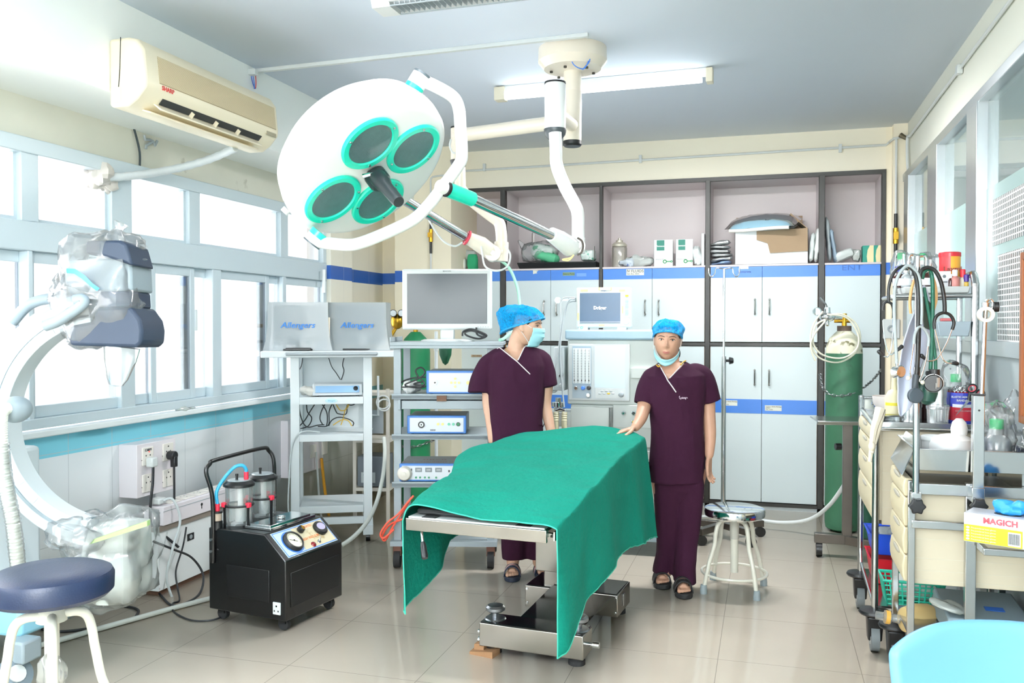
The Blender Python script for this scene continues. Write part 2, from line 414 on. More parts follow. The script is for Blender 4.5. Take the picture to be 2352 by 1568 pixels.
for i in range(len(pe) - 1):
    y1, y0 = pe[i][1], pe[i + 1][0]
    pn = gw.add('glass_pane', MB().box(XR + .01, XR + .016, y0, y1, zg0 + .06, zg1 - .05), GL2, w=1)
    gw.add('frosted_film', MB().box(XR + .008, XR + .0095, y0, y1, zg0 + .06, 2.17), FROST, par=pn, w=1)
    if i == 2:
        ya = ryy(2290); yb = max(y0, 3.2)
        gw.add('lattice_film', MB().box(XR + .005, XR + .007, yb, ya, zg0 + .07, 1.83).box(XR + .005, XR + .007, yb, ya + .12, 1.88, 2.1), lat, par=pn, w=1)
# ================================================================ built-in cabinets along the back wall
DARK = mat('dark_frame_laminate', '33322f', .4, var=.3, vs=12); DOOR = mat('door_laminate', 'cbd7da', .3, var=.04, vs=3, stain=('bdb9a4', .78), ss=1.7)
DOORW = mat('door_edge_wood', '8d7a68', .6); NICHE = mat('niche_laminate', 'd3cacb', .4, var=.05, vs=2); NICKEL = mat('nickel', 'a9a7a3', .25, 1)
def bx(px): return at(px, 600, Y=YB).x
posts = [(1034, 1044), (1150, 1161), (1377, 1384), (1620, 1631), (1880, 1894), (2024, 2034)]
fm = MB()
cf = T('cabinet_frame', 'dark brown wooden frame that divides the white cupboards along the back wall', 'frame', ((bx(1040) + bx(2030)) / 2, YB, 0))
for a, b in posts:
    cf.add('post', MB().box(bx(a), bx(b), YB - .012, YB + .05, .03, 2.7), DARK, w=1, bev=.003)
cf.add('top_rail', MB().box(bx(1034), bx(2034), YB - .01, YB + .05, 2.69, 2.722), DARK, w=1)
cf.add('middle_rail', MB().box(bx(1034), bx(2034), YB - .008, YB + .05, 1.335, 1.362), DARK, w=1)
cf.add('bottom_rail', MB().box(bx(1034), bx(2034), YB - .008, YB + .05, .03, .058), DARK, w=1)
def handle(t, x, z, par, h=.115):
    pts = spl([(x, YB - .012, z + h / 2), (x, YB - .03, z + h * .42), (x, YB - .034, z), (x, YB - .03, z - h * .42), (x, YB - .012, z - h / 2)], 5)
    t.add('handle', MB().tube(pts, [.0035 + .003 * math.sin(PI * i / (len(pts) - 1)) for i in range(len(pts))], 8).ell((x, YB - .014, z + h / 2), (.008, .006, .011), 10, 6).ell((x, YB - .014, z - h / 2), (.008, .006, .011), 10, 6), NICKEL, par=par, w=1)
bays = [(1044, 1150, None, 'narrow white cupboard bay half hidden behind the large monitor, blue band across its doors'),
        (1161, 1377, 1265, 'white cupboard bay with the long black tray in its open top shelf'),
        (1384, 1620, 1498, 'white cupboard bay behind the screen of the anaesthesia machine with an IV FLUIDS tag'),
        (1631, 1880, 1751, 'white cupboard bay with a cardboard carton in its open top shelf'),
        (1894, 2024, None, 'narrow white cupboard bay marked ENT at the right end, gas cylinder in front')]
STK = mat('paper_tag', 'd9dcd2', .7); INK = mat('ink', '20242c', .7); TAGG = mat('tag_green', '7f9a7c', .7)
bay_t = []
for k, (a, b, mid, lab) in enumerate(bays):
    x0, x1 = bx(a), bx(b); t = T('storage_cupboard', lab, 'cupboard', ((x0 + x1) / 2, YB, 0), 0, 'cupboards along the back wall'); bay_t.append(t)
    dp = .43
    t.add('open_shelf', MB().box(x0, x1, YB + dp, YB + dp + .015, 1.99, 2.7).box(x0 - .01, x0, YB + .03, YB + dp, 1.99, 2.7).box(x1, x1 + .01, YB + .03, YB + dp, 1.99, 2.7)
          .box(x0, x1, YB + .03, YB + dp, 2.69, 2.7).box(x0, x1, YB - .005, YB + dp, 1.985, 2.0), NICHE, w=1)
    t.add('plinth', MB().box(x0, x1, YB + .01, YB + .05, 0, .05), W_, w=1)
    xm = [x0 + .004, x1 - .004] if mid is None else [x0 + .004, bx(mid), x1 - .004]
    for i in range(len(xm) - 1):
        l, r_ = xm[i] + .0015, xm[i + 1] - .0015
        for up in (1, 0):
            z0, z1 = (1.368, 1.983) if up else (.064, 1.33)
            d = t.add('door', MB().box(l, r_, YB, YB + .02, z0, z1), DOOR, w=1, bev=.0015)
            d2 = (1.895, 1.983) if up else (.785, .9)
            t.add('colour_band', MB().box(l, r_, YB - .0022, YB, d2[0], d2[1]), BLUEP, par=d, w=1)
            hx = (r_ - .055 if i == 0 else l + .055) if mid else (l + .05)
            if k != 4: handle(t, hx, 1.655 if up else 1.08, d)
            t.add('edge_strip', MB().box(l - .002, l, YB - .001, YB + .01, z0, z1) if i == 0 else MB().box(r_, r_ + .002, YB - .001, YB + .01, z0, z1), DOORW, par=d, w=1)
            if up and k == 2 and i == 0:
                p = at(1459, 625, Y=YB); sg = t.add('paper_tag', MB().box(p.x - .075, p.x + .075, YB - .0035, YB - .0023, p.z - .026, p.z + .026), STK, par=d, w=1)
                t.text('lettering', 'IV FLUIDS', .034, (p.x, YB - .004, p.z + .009), (90, 0, 0), INK, par=d, w=1)
                t.text('lettering', 'N.S. R.L. DEX.', .018, (p.x - .015, YB - .004, p.z - .015), (90, 0, 0), INK, par=d, w=1)
            if up and k == 4:
                p = at(1957, 615, Y=YB); t.text('lettering', 'ENT', .062, (p.x, YB - .003, p.z), (90, 0, 0), mat('faint_ink', '3a66b0', .6), par=d, w=1, sx=1.35)
            if up and k == 1:
                if i == 1:
                    p = at(1307, 629, Y=YB); t.add('paper_tag', MB().box(p.x - .055, p.x + .05, YB - .0035, YB - .0023, p.z - .014, p.z + .014), TAGG, par=d, w=1)
                    t.text('lettering', 'Suture Packs', .02, (p.x, YB - .004, p.z), (90, 0, 0), INK, par=d, w=1)
                    p = at(1335, 631, Y=YB); t.add('tape_mark', MB().box(p.x - .04, p.x + .045, YB - .003, YB - .0023, p.z - .014, p.z + .014), mat('worn_tape', '6f9bd8', .7), par=d, w=1)
                else:
                    p = at(1185, 620, Y=YB); t.text('lettering', 'PST NO', .03, (p.x, YB - .003, p.z), (90, 0, 0), mat('navy_ink', '152a66', .7), par=d, w=1)
                    p = at(1232, 625, Y=YB); t.add('torn_tag', MB().prism([(p.x - .03, p.z + .018), (p.x + .02, p.z + .014), (p.x, p.z), (p.x + .012, p.z - .008), (p.x - .03, p.z - .016)], YB - .003, YB - .0023), STK, par=d, w=1)
            if up and k == 3 and i == 0:
                p = at(1709, 614, Y=YB); t.add('paper_tag', MB().box(p.x - .04, p.x + .035, YB - .0035, YB - .0023, p.z - .013, p.z + .013), STK, par=d, w=1)
                p = at(1710, 624, Y=YB); t.text('lettering', 'Monorets', .026, (p.x, YB - .003, p.z), (90, 0, 0), mat('navy_ink', '152a66', .7), par=d, w=1)
            if not up and k == 3:
                p = at(1776, 937, Y=YB) if i else at(1675, 925, Y=YB)
                t.add('paper_tag', MB().box(p.x - .065, p.x + .065, YB - .0035, YB - .0023, p.z - .022, p.z + .022), STK, par=d, w=1)
                for q, s_ in enumerate(('Cotton, Gauze, Bandage', 'SPIRIT', 'No. 7 MIX')): t.text('lettering', s_, .012, (p.x - .055, YB - .004, p.z + .012 - q * .012), (90, 0, 0), INK, par=d, w=1, align='LEFT')
            if not up and k == 0:
                p = at(1095, 817, Y=YB)
                t.add('paper_tag', MB().box(p.x - .05, p.x + .05, YB - .0035, YB - .0023, p.z - .01, p.z + .01), mat('tan_tag', 'b39a7c', .7), par=d, w=1)
                t.text('lettering', 'PUT ITEMS', .016, (p.x, YB - .004, p.z), (90, 0, 0), INK, par=d, w=1)
# --- things on the open shelves (shelf top 2.00)
SZ = 2.0
def sp_(px, dy=.1): return at(px, 600, Y=YB + dy).x
PKT = mat('sterile_packet', 'd5dcdb', .4, var=.12, vs=20); SILV = mat('foil', 'c9cdce', .25, .7, var=.2, vs=15)
MILK = film('milky_polythene', 'e3ece8', .55, .06, .2); GREENC = mat('green_cloth', '2c9b6a', .8)
def packet(c, r, lab, m, rot=None, seed=1, amp=.012, grp=None, name='packet', cat='packet', f=16):
    return solo(name, lab, cat, MB().crumple(c, r, amp, f, 22, 14, .55, rot, seed), m, grp)
X_ = sp_
packet((X_(1062), YB + .1, SZ + .06), (.05, .06, .06), 'white rolled bandage pack beside the green bundle above the large monitor', mat('gauze', 'e9e6de', .9), seed=1)
packet((X_(1070), YB + .17, SZ + .13), (.09, .06, .07), 'clear bag of rolled bandages leaning in the left end of the open shelves', MILK, seed=2)
packet((X_(1089), YB + .07, SZ + .07), (.05, .045, .09), 'green cloth bundle standing on the shelf just above the large monitor', GREENC, seed=3)
x0, x1 = X_(1190, .06), X_(1377, .06) - .02
solo('tray', 'long shallow black tray lying in the open shelf behind the lamp arm', 'tray', MB().hexa([(x0 + .02, YB + .03, SZ), (x1, YB + .03, SZ), (x1, YB + .3, SZ), (x0 + .02, YB + .3, SZ), (x0, YB + .01, SZ + .055), (x1, YB + .01, SZ + .055), (x1, YB + .32, SZ + .055), (x0, YB + .32, SZ + .055)]), BLACK, bev=.006)
tz = SZ + .056
t = T('wrapped_pack', 'green and white printed pack in a knotted clear bag on the black tray', 'pack', (X_(1242), YB + .14, tz))
t.add('pack', MB().crumple((.02, 0, .085), (.13, .09, .085), .02, 9, 26, 16, .3, ry(18), 4), mat('green_white_pack', 'dfeee6', .6, stain=('1f9a6a', .52), ss=14))
t.add('green_wrap', MB().crumple((.05, -.02, .05), (.12, .09, .05), .015, 10, 24, 14, .3, ry(12), 5), mat('green_wrap', '58b88a', .6))
t.add('clear_bag', MB().crumple((-.02, 0, .1), (.18, .11, .1), .03, 10, 30, 18, .3, None, 6).cap((-.17, 0, .15), (-.21, 0, .2), .03, .012), BAG)
packet((X_(1350), YB + .12, tz + .055), (.075, .07, .055), 'clear bag with green printing at the right end of the black tray', mat('printed_bag', 'd3dfdb', .3, stain=('4aa58a', .6), ss=25), seed=8)
wp = [(X_(1209), YB + .3, tz), (X_(1209), YB + .3, SZ + .34), (X_(1212), YB + .3, SZ + .35), (X_(1213), YB + .3, SZ + .33), (X_(1213), YB + .3, tz)]
solo('wire_loop', 'thin upright wire loop standing behind the bagged green pack', 'wire', MB().tube(wp, .004, 6), NICKEL)
solo('wire_hook', 'short bent wire standing at the right end of the black tray', 'wire', MB().tube([(X_(1366), YB + .04, tz), (X_(1368), YB + .04, tz + .02), (X_(1368), YB + .04, tz + .13)], .0045, 6), NICKEL)
t = T('glass_jar', 'clear glass jar with a knobbed lid on the open shelf, left of the two cartons', 'jar', (X_(1421), YB + .14, SZ))
JG = film('jar_glass', 'd8d3c2', .35, .12, .08)
t.add('body', MB().lathe([(.055, 0), (.066, .01), (.067, .17), (.06, .185)], n=28), JG)
t.add('lid', MB().lathe([(.064, .185), (.066, .2), (.05, .218), (.03, .222), (.03, .238), (.013, .243), (.012, .258), (.004, .262)], n=28), mat('jar_lid', 'c9c4b4', .3, .3))
packet((X_(1440), YB + .05, SZ + .03), (.07, .06, .03), 'blue-edged clear packet lying in front of the glass jar', mat('blue_clear_packet', 'b9c3cc', .3, stain=('2f4a9a', .62), ss=10), seed=10, amp=.03)
packet((X_(1470), YB + .1, SZ + .05), (.13, .08, .05), 'heap of clear plastic wrapping between glass jar and cartons', MILK, seed=11, amp=.035)
def carton(px0, px1, lab):
    a, b = X_(px0, .05), X_(px1, .05); t = T('carton', lab, 'box', ((a + b) / 2, YB + .12, SZ), 4, 'white and green cartons on the open shelf'); w = (b - a) / 2
    t.add('box', MB().box(-w, w, -.07, .07, 0, .225), mat('white_card', 'eceff0', .5), bev=.002)
    G = mat('carton_green', '0f7a68', .5)
    t.add('green_panel', MB().box(-w * .72, w * .1, -.0712, -.0701, .135, .222), G)
    t.add('green_side', MB().box(-w - .0012, -w - .0001, -.07, .07, 0, .225), mat('carton_dark', '24423f', .5))
    t.text('lettering', 'Romsons', .02, (-w * .3, -.0716, .172), (90, 0, 0), mat('white_print', 'f4f6f6', .5), shear=.2, bold=.0004)
    t.add('logo', MB().torus((w * .15, -.0716, .042), rx(90), .013, .004, 14, 5).box(w * .3, w * .8, -.0722, -.0712, .038, .046).torus((w * .85, -.0716, .042), rx(90), .007, .003, 12, 5), mat('logo_green', '2f8f55', .5))
    t.text('lettering', 'INFUSION SET', .011, (-w * .4, -.0716, .06), (90, 0, 0), mat('grey_ink', '6b7377', .6))
    return t
carton(1501, 1544, 'white and green carton beside the clear wrapping, left of the pair'); carton(1551, 1590, 'white and green carton beside the crumpled white packet, right of the pair')
packet((X_(1601), YB + .1, SZ + .085), (.045, .07, .085), 'crumpled white packet leaning against the right white and green carton', PKT, ry(-14), 12, .02)
solo('plastic_board', 'thin white panel standing upright against the dark post right of the cartons', 'board', MB().box(X_(1612, .1), X_(1619, .1), YB + .04, YB + .3, SZ, SZ + .27), WPL, bev=.003)
for i in range(6):
    packet((X_(1656) + random.uniform(-.015, .015), YB + .12, SZ + .02 + i * .033), (.1, .09, .016), ['lowest foil packet of the stack left of the cardboard carton', 'second foil packet from the bottom of the stack by the carton', 'third foil packet from the bottom of the stack by the carton', 'fourth foil packet from the bottom of the stack by the carton', 'fifth foil packet from the bottom of the stack by the carton', 'topmost foil packet of the stack left of the cardboard carton'][i],
           mat('blue_foil', '8ea9cf', .3, .5, var=.2) if i == 0 else SILV, Matrix.Rotation(R(random.uniform(-9, 9)), 3, 'Y'), 20 + i, .016, 'foil packets stacked on the shelf', f=14)
a, b = X_(1688, .03), X_(1856, .03)
t = T('carton', 'large white carton with torn brown flaps open on the shelf', 'box', ((a + b) / 2, YB + .17, SZ)); w = (b - a) / 2
CARD = mat('brown_card', 'a58d72', .85, var=.1)
t.add('box', MB().box(-w, w, -.15, -.147, 0, .28).box(-w, w, .147, .15, 0, .28).box(-w, -w + .003, -.15, .15, 0, .28).box(w - .003, w, -.15, .15, 0, .28).box(-w, w, -.15, .15, 0, .004), mat('white_card', 'eceff0', .5))
t.add('flap', MB().box(-w, w * .88, .14, .146, .28, .42), CARD)
t.add('flap', MB().prism([(-w * .4, .27), (w * .98, .285), (w * .99, .1), (-w * .03, .09), (-w * .1, .17), (-w * .4, .2)], -.162, -.157), CARD)
t.add('flap', MB().hexa([(w - .006, -.14, .28), (w, -.14, .28), (w, .12, .28), (w - .006, .12, .28), (w * .5, -.14, .4), (w * .53, -.14, .41), (w * .53, .12, .41), (w * .5, .12, .4)]), CARD)
t = T('pad_pack', 'quilted blue pad in clear wrap resting on top of the open carton', 'pad', ((a + b) / 2 - .06, YB + .1, SZ + .325))
def pill(p):
    k = (1 - p.x ** 2) * (1 - p.y ** 2)
    return k
def padm(w_, l_, h, z0, seed):
    P = [[(w_ * (i / 9 - 1), l_ * (j / 6 - 1), z0 + h * max(0, (1 - (i / 9 - 1) ** 2) * (1 - (j / 6 - 1) ** 2)) ** .4 + .006 * noise.noise((i * .9, j * .9, seed))) for j in range(13)] for i in range(19)]
    Q = [[(x, y, z0 - .02) for x, y, z in r_] for r_ in P]
    return MB().grid(P).grid([r_[::-1] for r_ in Q])
t.add('pad', padm(.24, .16, .075, .01, 1).xf(lambda p: rzm(-14) @ rx(16) @ p), mat('pad_blue', '8fc4dc', .6, var=.15, vs=40))
t.add('white_edge', MB().tube(spl([rzm(-14) @ rx(16) @ V((x, -.165, .0 + .004 * math.sin(x * 90))) for x in (-.24, -.16, -.08, 0, .08, .16, .24)], 5), .014, 8), mat('gauze', 'e9e6de', .9))
t.add('clear_wrap', padm(.28, .165, .082, .012, 4).xf(lambda p: rzm(-14) @ rx(16) @ p), BAG)
packet((X_(1864), YB + .1, SZ + .13), (.02, .09, .13), 'white packet standing upright between carton and dark post', PKT, ry(6), 30, .012)
packet((X_(1876), YB + .08, SZ + .15), (.022, .09, .15), 'tall white packet standing against the dark post right of the carton', mat('white_packet', 'e4e8e6', .45), ry(5), 31, .012)
packet((X_(1902), YB + .12, SZ + .2), (.018, .1, .2), 'tall grey folded sheet leaning in the right niche', mat('grey_sheet', 'a9b4b8', .4), ry(-5), 32, .012)
packet((X_(1914), YB + .1, SZ + .14), (.018, .09, .15), 'blue-grey folded sheet leaning against the taller grey sheet', mat('bluegrey_sheet', '93a7b8', .4), ry(-9), 33, .012)
packet((X_(1938), YB + .08, SZ + .065), (.09, .07, .04), 'flat white printed packet tilted on the right niche shelf', PKT, ry(-24), 34, .012)
packet((X_(1966), YB + .09, SZ + .06), (.035, .06, .06), 'small clear packet beside the two green and cream boxes', MILK, ry(8), 35, .02)
for i, px in enumerate((1992, 2012)):
    t = T('carton', ['green and cream box beside the clear packet on the right niche shelf', 'green and cream box standing against the right dark post of the niche'][i], 'box', (X_(px), YB + .1, SZ), 0, 'green and cream boxes')
    t.add('box', MB().box(-.04, .04, -.06, .06, 0, .135), mat('carton_green2', '1f8f7c', .5), bev=.002)
    t.add('cream_panel', MB().prism([(-.005, 0), (.04, 0), (.04, .135), (.012, .135), (-.004, .1), (-.01, .05)], -.0612, -.0601), mat('cream_card', 'e9dcae', .5))
# --- pipes on the back wall
PIPE = mat('grey_pipe', 'cfd3d2', .4)
pz = at(1500, 365, Y=YB).z
t = T('gas_pipe', 'thin grey pipe running across the top of the back wall', 'pipe', (-.8, YB, pz - .01))
t.add('pipe', MB().tube([(pilx, YB - .012, pz - .02), (bx(2033), YB - .012, pz + .01), (bx(2040), YB - .012, pz + .03), (bx(2046), YB - .112, pz + .035), (bx(2074), YB - .112, pz + .05)], .01, 8), PIPE, w=1)
for px in (1114, 1471, 1928):
    x = bx(px); t.add('clip', MB().box(x - .012, x + .012, YB - .026, YB, pz - .03, pz + .035), WPL, w=1, bev=.002)
t = T('gas_drop_pipe', 'vertical gas pipe with brass valve on the right corner pier', 'pipe', (bx(2052), YB - .11, 1.0))
xd = bx(2052); t.add('pipe', MB().cyl((xd, YB - .115, pz + .03), (xd, YB - .115, 1.5), .009, n=10), PIPE, w=1)
t.add('hose_joint', MB().cyl((xd, YB - .115, 2.36), (xd, YB - .115, 2.02), .013, n=10), BLACK, w=1)
t.add('valve', MB().cyl((xd, YB - .115, 2.25), (xd, YB - .115, 2.13), .02, n=10).obox((xd - .0, YB - .135, 2.19), (.035, .02, .05)), mat('brass', 'c89a35', .3, 1), w=1)
t.add('valve_handle', MB().obox((xd, YB - .15, 2.19), (.03, .012, .06)), mat('yellow_handle', 'e0b020', .4), w=1, bev=.003)
t = T('gas_drop_pipe', 'vertical gas pipe with brass valve on the pillar above the grey trolley', 'pipe', (at(990, 520, Y=7.1).x, 7.09, 1.9))
p = at(991, 540, Y=7.1); t.add('pipe', MB().cyl((p.x, 7.085, 2.75), (p.x, 7.085, 1.95), .008, n=10), PIPE, w=1)
t.add('hose_joint', MB().cyl((p.x, 7.085, p.z + .14), (p.x, 7.085, p.z - .16), .012, n=10), BLACK, w=1)
t.add('valve', MB().cyl((p.x, 7.085, p.z + .05), (p.x, 7.085, p.z - .06), .018, n=10).obox((p.x, 7.07, p.z), (.04, .02, .04)), mat('brass', 'c89a35', .3, 1), w=1)
t.add('elbow', MB().tube(spl([(p.x, 7.085, 2.75), (p.x + .02, 7.08, 2.79), (pilx - .02, 7.08, 2.8)], 4), .008, 8), PIPE, w=1)
# conduit along the right wall
t = T('conduit', 'grey conduit running along the top of the right wall', 'pipe', (XR, 5, 2.8))
p0, p1, p2 = at(2090, 312, X=XR - .015), at(2203, 160, X=XR - .015), at(2352, -40, X=XR - .015)
t.add('pipe', MB().tube([p0, p1, p2], .009, 8), PIPE, w=1)
t.add('clip', MB().obox(at(2203, 160, X=XR - .018), (.03, .05, .05)), WPL, w=1, bev=.003)
t.add('elbow', MB().tube(spl([p0, at(2084, 320, X=XR - .02), at(2086, 390, X=XR - .02), at(2098, 393, X=XR - .015)], 5), .011, 8), PIPE, w=1)
t.add('valve_knob', MB().cyl(at(2068, 310, X=XR - .06), at(2082, 318, X=XR - .02), .02, .014, 10), mat('dark_brass', '6a6250', .4, .8), w=1)
# ================================================================ ceiling fittings, air conditioner, operating lamp
ENAM = mat('cream_enamel', 'e2d9ca', .32, var=.04, coat=.2); ENW = mat('white_enamel', 'dfe1e0', .32, coat=.15)
LIT = mat('lit_tube', 'f6fdff', .5, emit=5)
def ceil(px, py, dz=0): return at(px, py, Z=HC - dz)
# batten lamp with one lit tube
a, b = ceil(1140, 222, .06), ceil(1636, 178, .06); m_ = (a + b) / 2; dr = (b - a).normalized(); an = math.degrees(math.atan2(dr.y, dr.x)); Lh = (b - a).length / 2
t = T('batten_lamp', 'lit fluorescent batten on the ceiling behind the lamp column', 'lamp', (m_.x, m_.y, HC), an)
t.add('body', MB().box(-Lh, Lh, -.02, .035, -.045, 0), ENW, bev=.004)
t.add('tube', MB().cyl((-Lh + .06, -.01, -.07), (Lh - .06, -.01, -.07), .019, n=16), LIT)
for s in (-1, 1): t.add('end_cap', MB().box(s * Lh - .035 if s > 0 else -Lh - .005, Lh + .005 if s > 0 else -Lh + .065, -.035, .04, -.09, -.005), mat('yellowed_plastic', 'd8d1bd', .5), bev=.004)
# louvred lamp at the top edge
a = ceil(868, 22, .07); t = T('louvre_lamp', 'white louvred ceiling lamp cut by the top edge of the picture', 'lamp', (a.x, a.y, HC), an + 1)
t.add('body', MB().prism([(-.075, 0), (.075, 0), (.085, -.03), (.06, -.085), (-.06, -.085), (-.085, -.03)], 0, .09, 'x').box(.09, 1.25, -.085, -.07, -.07, 0).box(.09, 1.25, .07, .085, -.07, 0).box(.09, 1.25, -.08, .08, -.012, 0), ENW)
t.add('tube', MB().cyl((.1, 0, -.035), (1.24, 0, -.035), .015, n=12), mat('glowing_louvre_tube', 'eef4f6', .3, emit=1.0))  # tube material has a weak glow of its own
lv = MB()
for i in range(44): x = .11 + i * .026; lv.prism([(-.07, -.035), (.07, -.035), (.055, -.08), (-.055, -.08)], x, x + .002, 'x')
lv.tube([(.09, -.058, -.082), (1.25, -.058, -.082)], .004, 4).tube([(.09, .058, -.082), (1.25, .058, -.082)], .004, 4)
t.add('louvre', lv, mat('louvre_metal', 'c4ccd0', .3, .6))
# cable trunking over the ceiling
a, b = ceil(590, 163, .01), ceil(1352, 80, .01)
t = T('cable_trunking', 'white cable trunking running over the ceiling to the lamp canopy', 'trunking', ((a + b) / 2))
t.add('channel', MB().obox((a + b) / 2, ((b - a).length, .03, .022), rzm(math.degrees(math.atan2((b - a).y, (b - a).x)))), WPL, w=1, bev=.003)
t.add('end_bend', MB().obox(at(581, 166, X=XB + .02), (.05, .04, .035)), WPL, w=1, bev=.004)
wires = [((577, 175), (581, 192), (586, 204), '3a63b8'), ((581, 175), (584, 192), (584, 204), '4b74c8'), ((587, 172), (588, 190), (587, 203), 'b83a4a')]
for q in wires: t.add('wire', MB().tube(spl([at(x, y, X=XB + .015) for x, y in q[:3]], 4), .003, 6), mat('wire_' + q[3], q[3], .4), w=1)
# air conditioner on the beam
ya = at(250, 248, X=XB).y; yb = at(640, 345, X=XB + .2).y; zb = at(250, 246, X=XB).z; zt = at(252, 90, X=XB).z
ACM = mat('aged_cream_plastic', 'e6dcc2', .4, coat=.1); ACI = mat('cream_grille', 'ddd0ae', .5)
ac = T('air_conditioner', 'cream wall-mounted air conditioner on the beam above the windows', 'air conditioner', (XB, (ya + yb) / 2, zb))
H = zt - zb; hl = (yb - ya) / 2; D = .2
prof = [(0, 0), (.1, -.0), (.15, .03), (D, .085), (D + .004, .12), (D - .01, H - .06), (D - .045, H - .012), (D - .09, H), (0, H)]
ac.add('casing', MB().prism(prof, -hl, hl, 'y'), ACM, bev=.018, seg=3)
ac.add('seam', MB().tube([(.07, -hl - .001, H), (.065, -hl - .001, H * .55), (.05, -hl - .001, .02)], .002, 4), BLACK)
def fx(z): return D + .005 - .014 * (z - .12) / (H - .18)
gr = MB()
n = 27
for i in range(n):
    z = .125 + (H - .2) * i / (n - 1); gr.box(fx(z) - .004, fx(z) + .0025, -hl + .1, hl - .035, z, z + (H - .2) / n * .55)
ac.add('grille', gr, ACI)
ac.add('grille_back', MB().hexa([(fx(.12) - .004, -hl + .1, .12), (fx(.12) + .0005, -hl + .1, .12), (fx(.12) + .0005, hl - .035, .12), (fx(.12) - .004, hl - .035, .12)] + [(fx(H - .07) - .004, -hl + .1, H - .07), (fx(H - .07) + .0005, -hl + .1, H - .07), (fx(H - .07) + .0005, hl - .035, H - .07), (fx(H - .07) - .004, hl - .035, H - .07)]), mat('grille_shade', 'a89b7c', .7))
ac.add('air_slot', MB().obox((.168, .0, .052), (.012, 2 * hl - .3, .034), ry(42)), mat('dark_slot', '2c2e2e', .7))
ac.add('louvre', MB().obox((.16, -.02, .028), (.085, 2 * hl - .28, .008), ry(38)), ACM, bev=.003)
ac.add('louvre', MB().obox((.125, -.02, -.002), (.06, 2 * hl - .24, .008), ry(18)), ACM, bev=.003)
for y in (-.2, 0, .2): ac.add('fin', MB().obox((.165, y, .045), (.05, .006, .03), ry(40)), ACM)
ac.text('lettering', 'SHARP', .03, (D + .0055, -hl + .16, .104), (90, 0, 90), mat('logo_red', 'c03434', .5), bold=.0006)
ac.add('display', MB().box(D - .002, D + .003, hl - .13, hl - .03, .075, .098), mat('display_grey', '9a927b', .4), bev=.002)
ac.add('side_clip', MB().box(.02, .07, -hl - .003, -hl, .02, .09), ACM, bev=.002)
# the tape-wrapped pipe from the air conditioner to the window
pts = spl([at(236, 408, X=XW + .03), at(300, 404, X=XW + .08), at(400, 388, X=XW + .14), at(480, 366, X=XW + .28), at(540, 340, X=XB + .02)], 10)
TAPE = mat('wrapped_tape', 'd3dade', .5, var=.12, vs=30)
t = T('air_conditioner_pipe', 'white tape-wrapped pipe from the air conditioner out through a window corner', 'pipe', at(400, 390, X=XW + .14))
t.add('pipe', MB().tube(pts, [.022 + .0025 * ((i % 3) == 0) for i in range(len(pts))], 12), TAPE, w=1)
t.add('plastic_stuffing', MB().crumple(at(240, 405, X=XW + .01), (.05, .09, .09), .06, 13, 26, 16, .2, None, 3), mat('crumpled_wrap', 'd8d2cb', .4, var=.25, vs=18), w=1)
solo('wall_cable', 'short dark cable hanging on the old plaster below the air conditioner', 'cable', MB().tube(spl([at(302, 278, X=XW + .012), at(312, 310, X=XW + .014), at(321, 350, X=XW + .014), at(321, 386, X=XW + .016)], 5), .006, 6), mat('dark_cable', '2c3a40', .5))
q = [at(x, y, X=XW + .02) for x, y in ((331, 310), (333, 320), (345, 321), (352, 325), (356, 334), (361, 323))]
solo('wall_bracket', 'small bent metal bracket on the plaster above the window', 'bracket', MB().tube(q, .008, 6).tube([q[3], at(336, 334, X=XW + .02), at(335, 342, X=XW + .02)], .008, 6), GPL)
# ---------------------------------------------------------------- operating lamp
c0 = ceil(1315, 112); cd = 4.95
ol = T('operating_lamp', 'big white ceiling operating lamp with four teal-ringed lenses and a jointed arm', 'lamp', (c0.x, c0.y, HC))
cx, cy = c0.x, c0.y
rim = .19
ol.add('canopy', MB().lathe([(rim, HC), (rim + .003, HC - .075), (rim - .03, HC - .115), (.06, HC - .13)], (cx, cy, 0), n=40), ENAM, w=1)
for i in range(6):
    an_ = i * PI / 3 + .4; ol.add('bolt', MB().cyl((cx + .12 * math.cos(an_), cy + .12 * math.sin(an_), HC - .128), (cx + .12 * math.cos(an_), cy + .12 * math.sin(an_), HC - .138), .009, n=8), mat('dark_bolt', '4a463f', .5, .6), w=1)
zc1 = at(1318, 338, d=cd).z
ol.add('column', MB().lathe([(.05, HC - .1), (.05, HC - .3), (.049, HC - .31), (.049, zc1 + .3), (.051, zc1 + .295), (.051, zc1 + .02)], (cx, cy, 0), n=24), ENAM, w=1)
ol.add('column_cap', MB().lathe([(.053, zc1 + .02), (.053, zc1), (.045, zc1 - .01)], (cx, cy, 0), n=24), BLACK, w=1)
wr = [((1350, 78), (1366, 90), (1360, 110), (1340, 118), (1330, 108), 'b83a50', .3), ((1350, 80), (1312, 112), (1316, 146), (1340, 158), (1352, 140), '3f72c4', .32), ((1352, 80), (1356, 110), (1354, 140), (1345, 152), (1338, 160), '3f72c4', .34)]
for q in wr: ol.add('wire', MB().tube(spl([at(x, y, d=cd - .22) for x, y in q[:5]], 6), .0032, 6), mat('wire_' + q[5], q[5], .4), w=1)
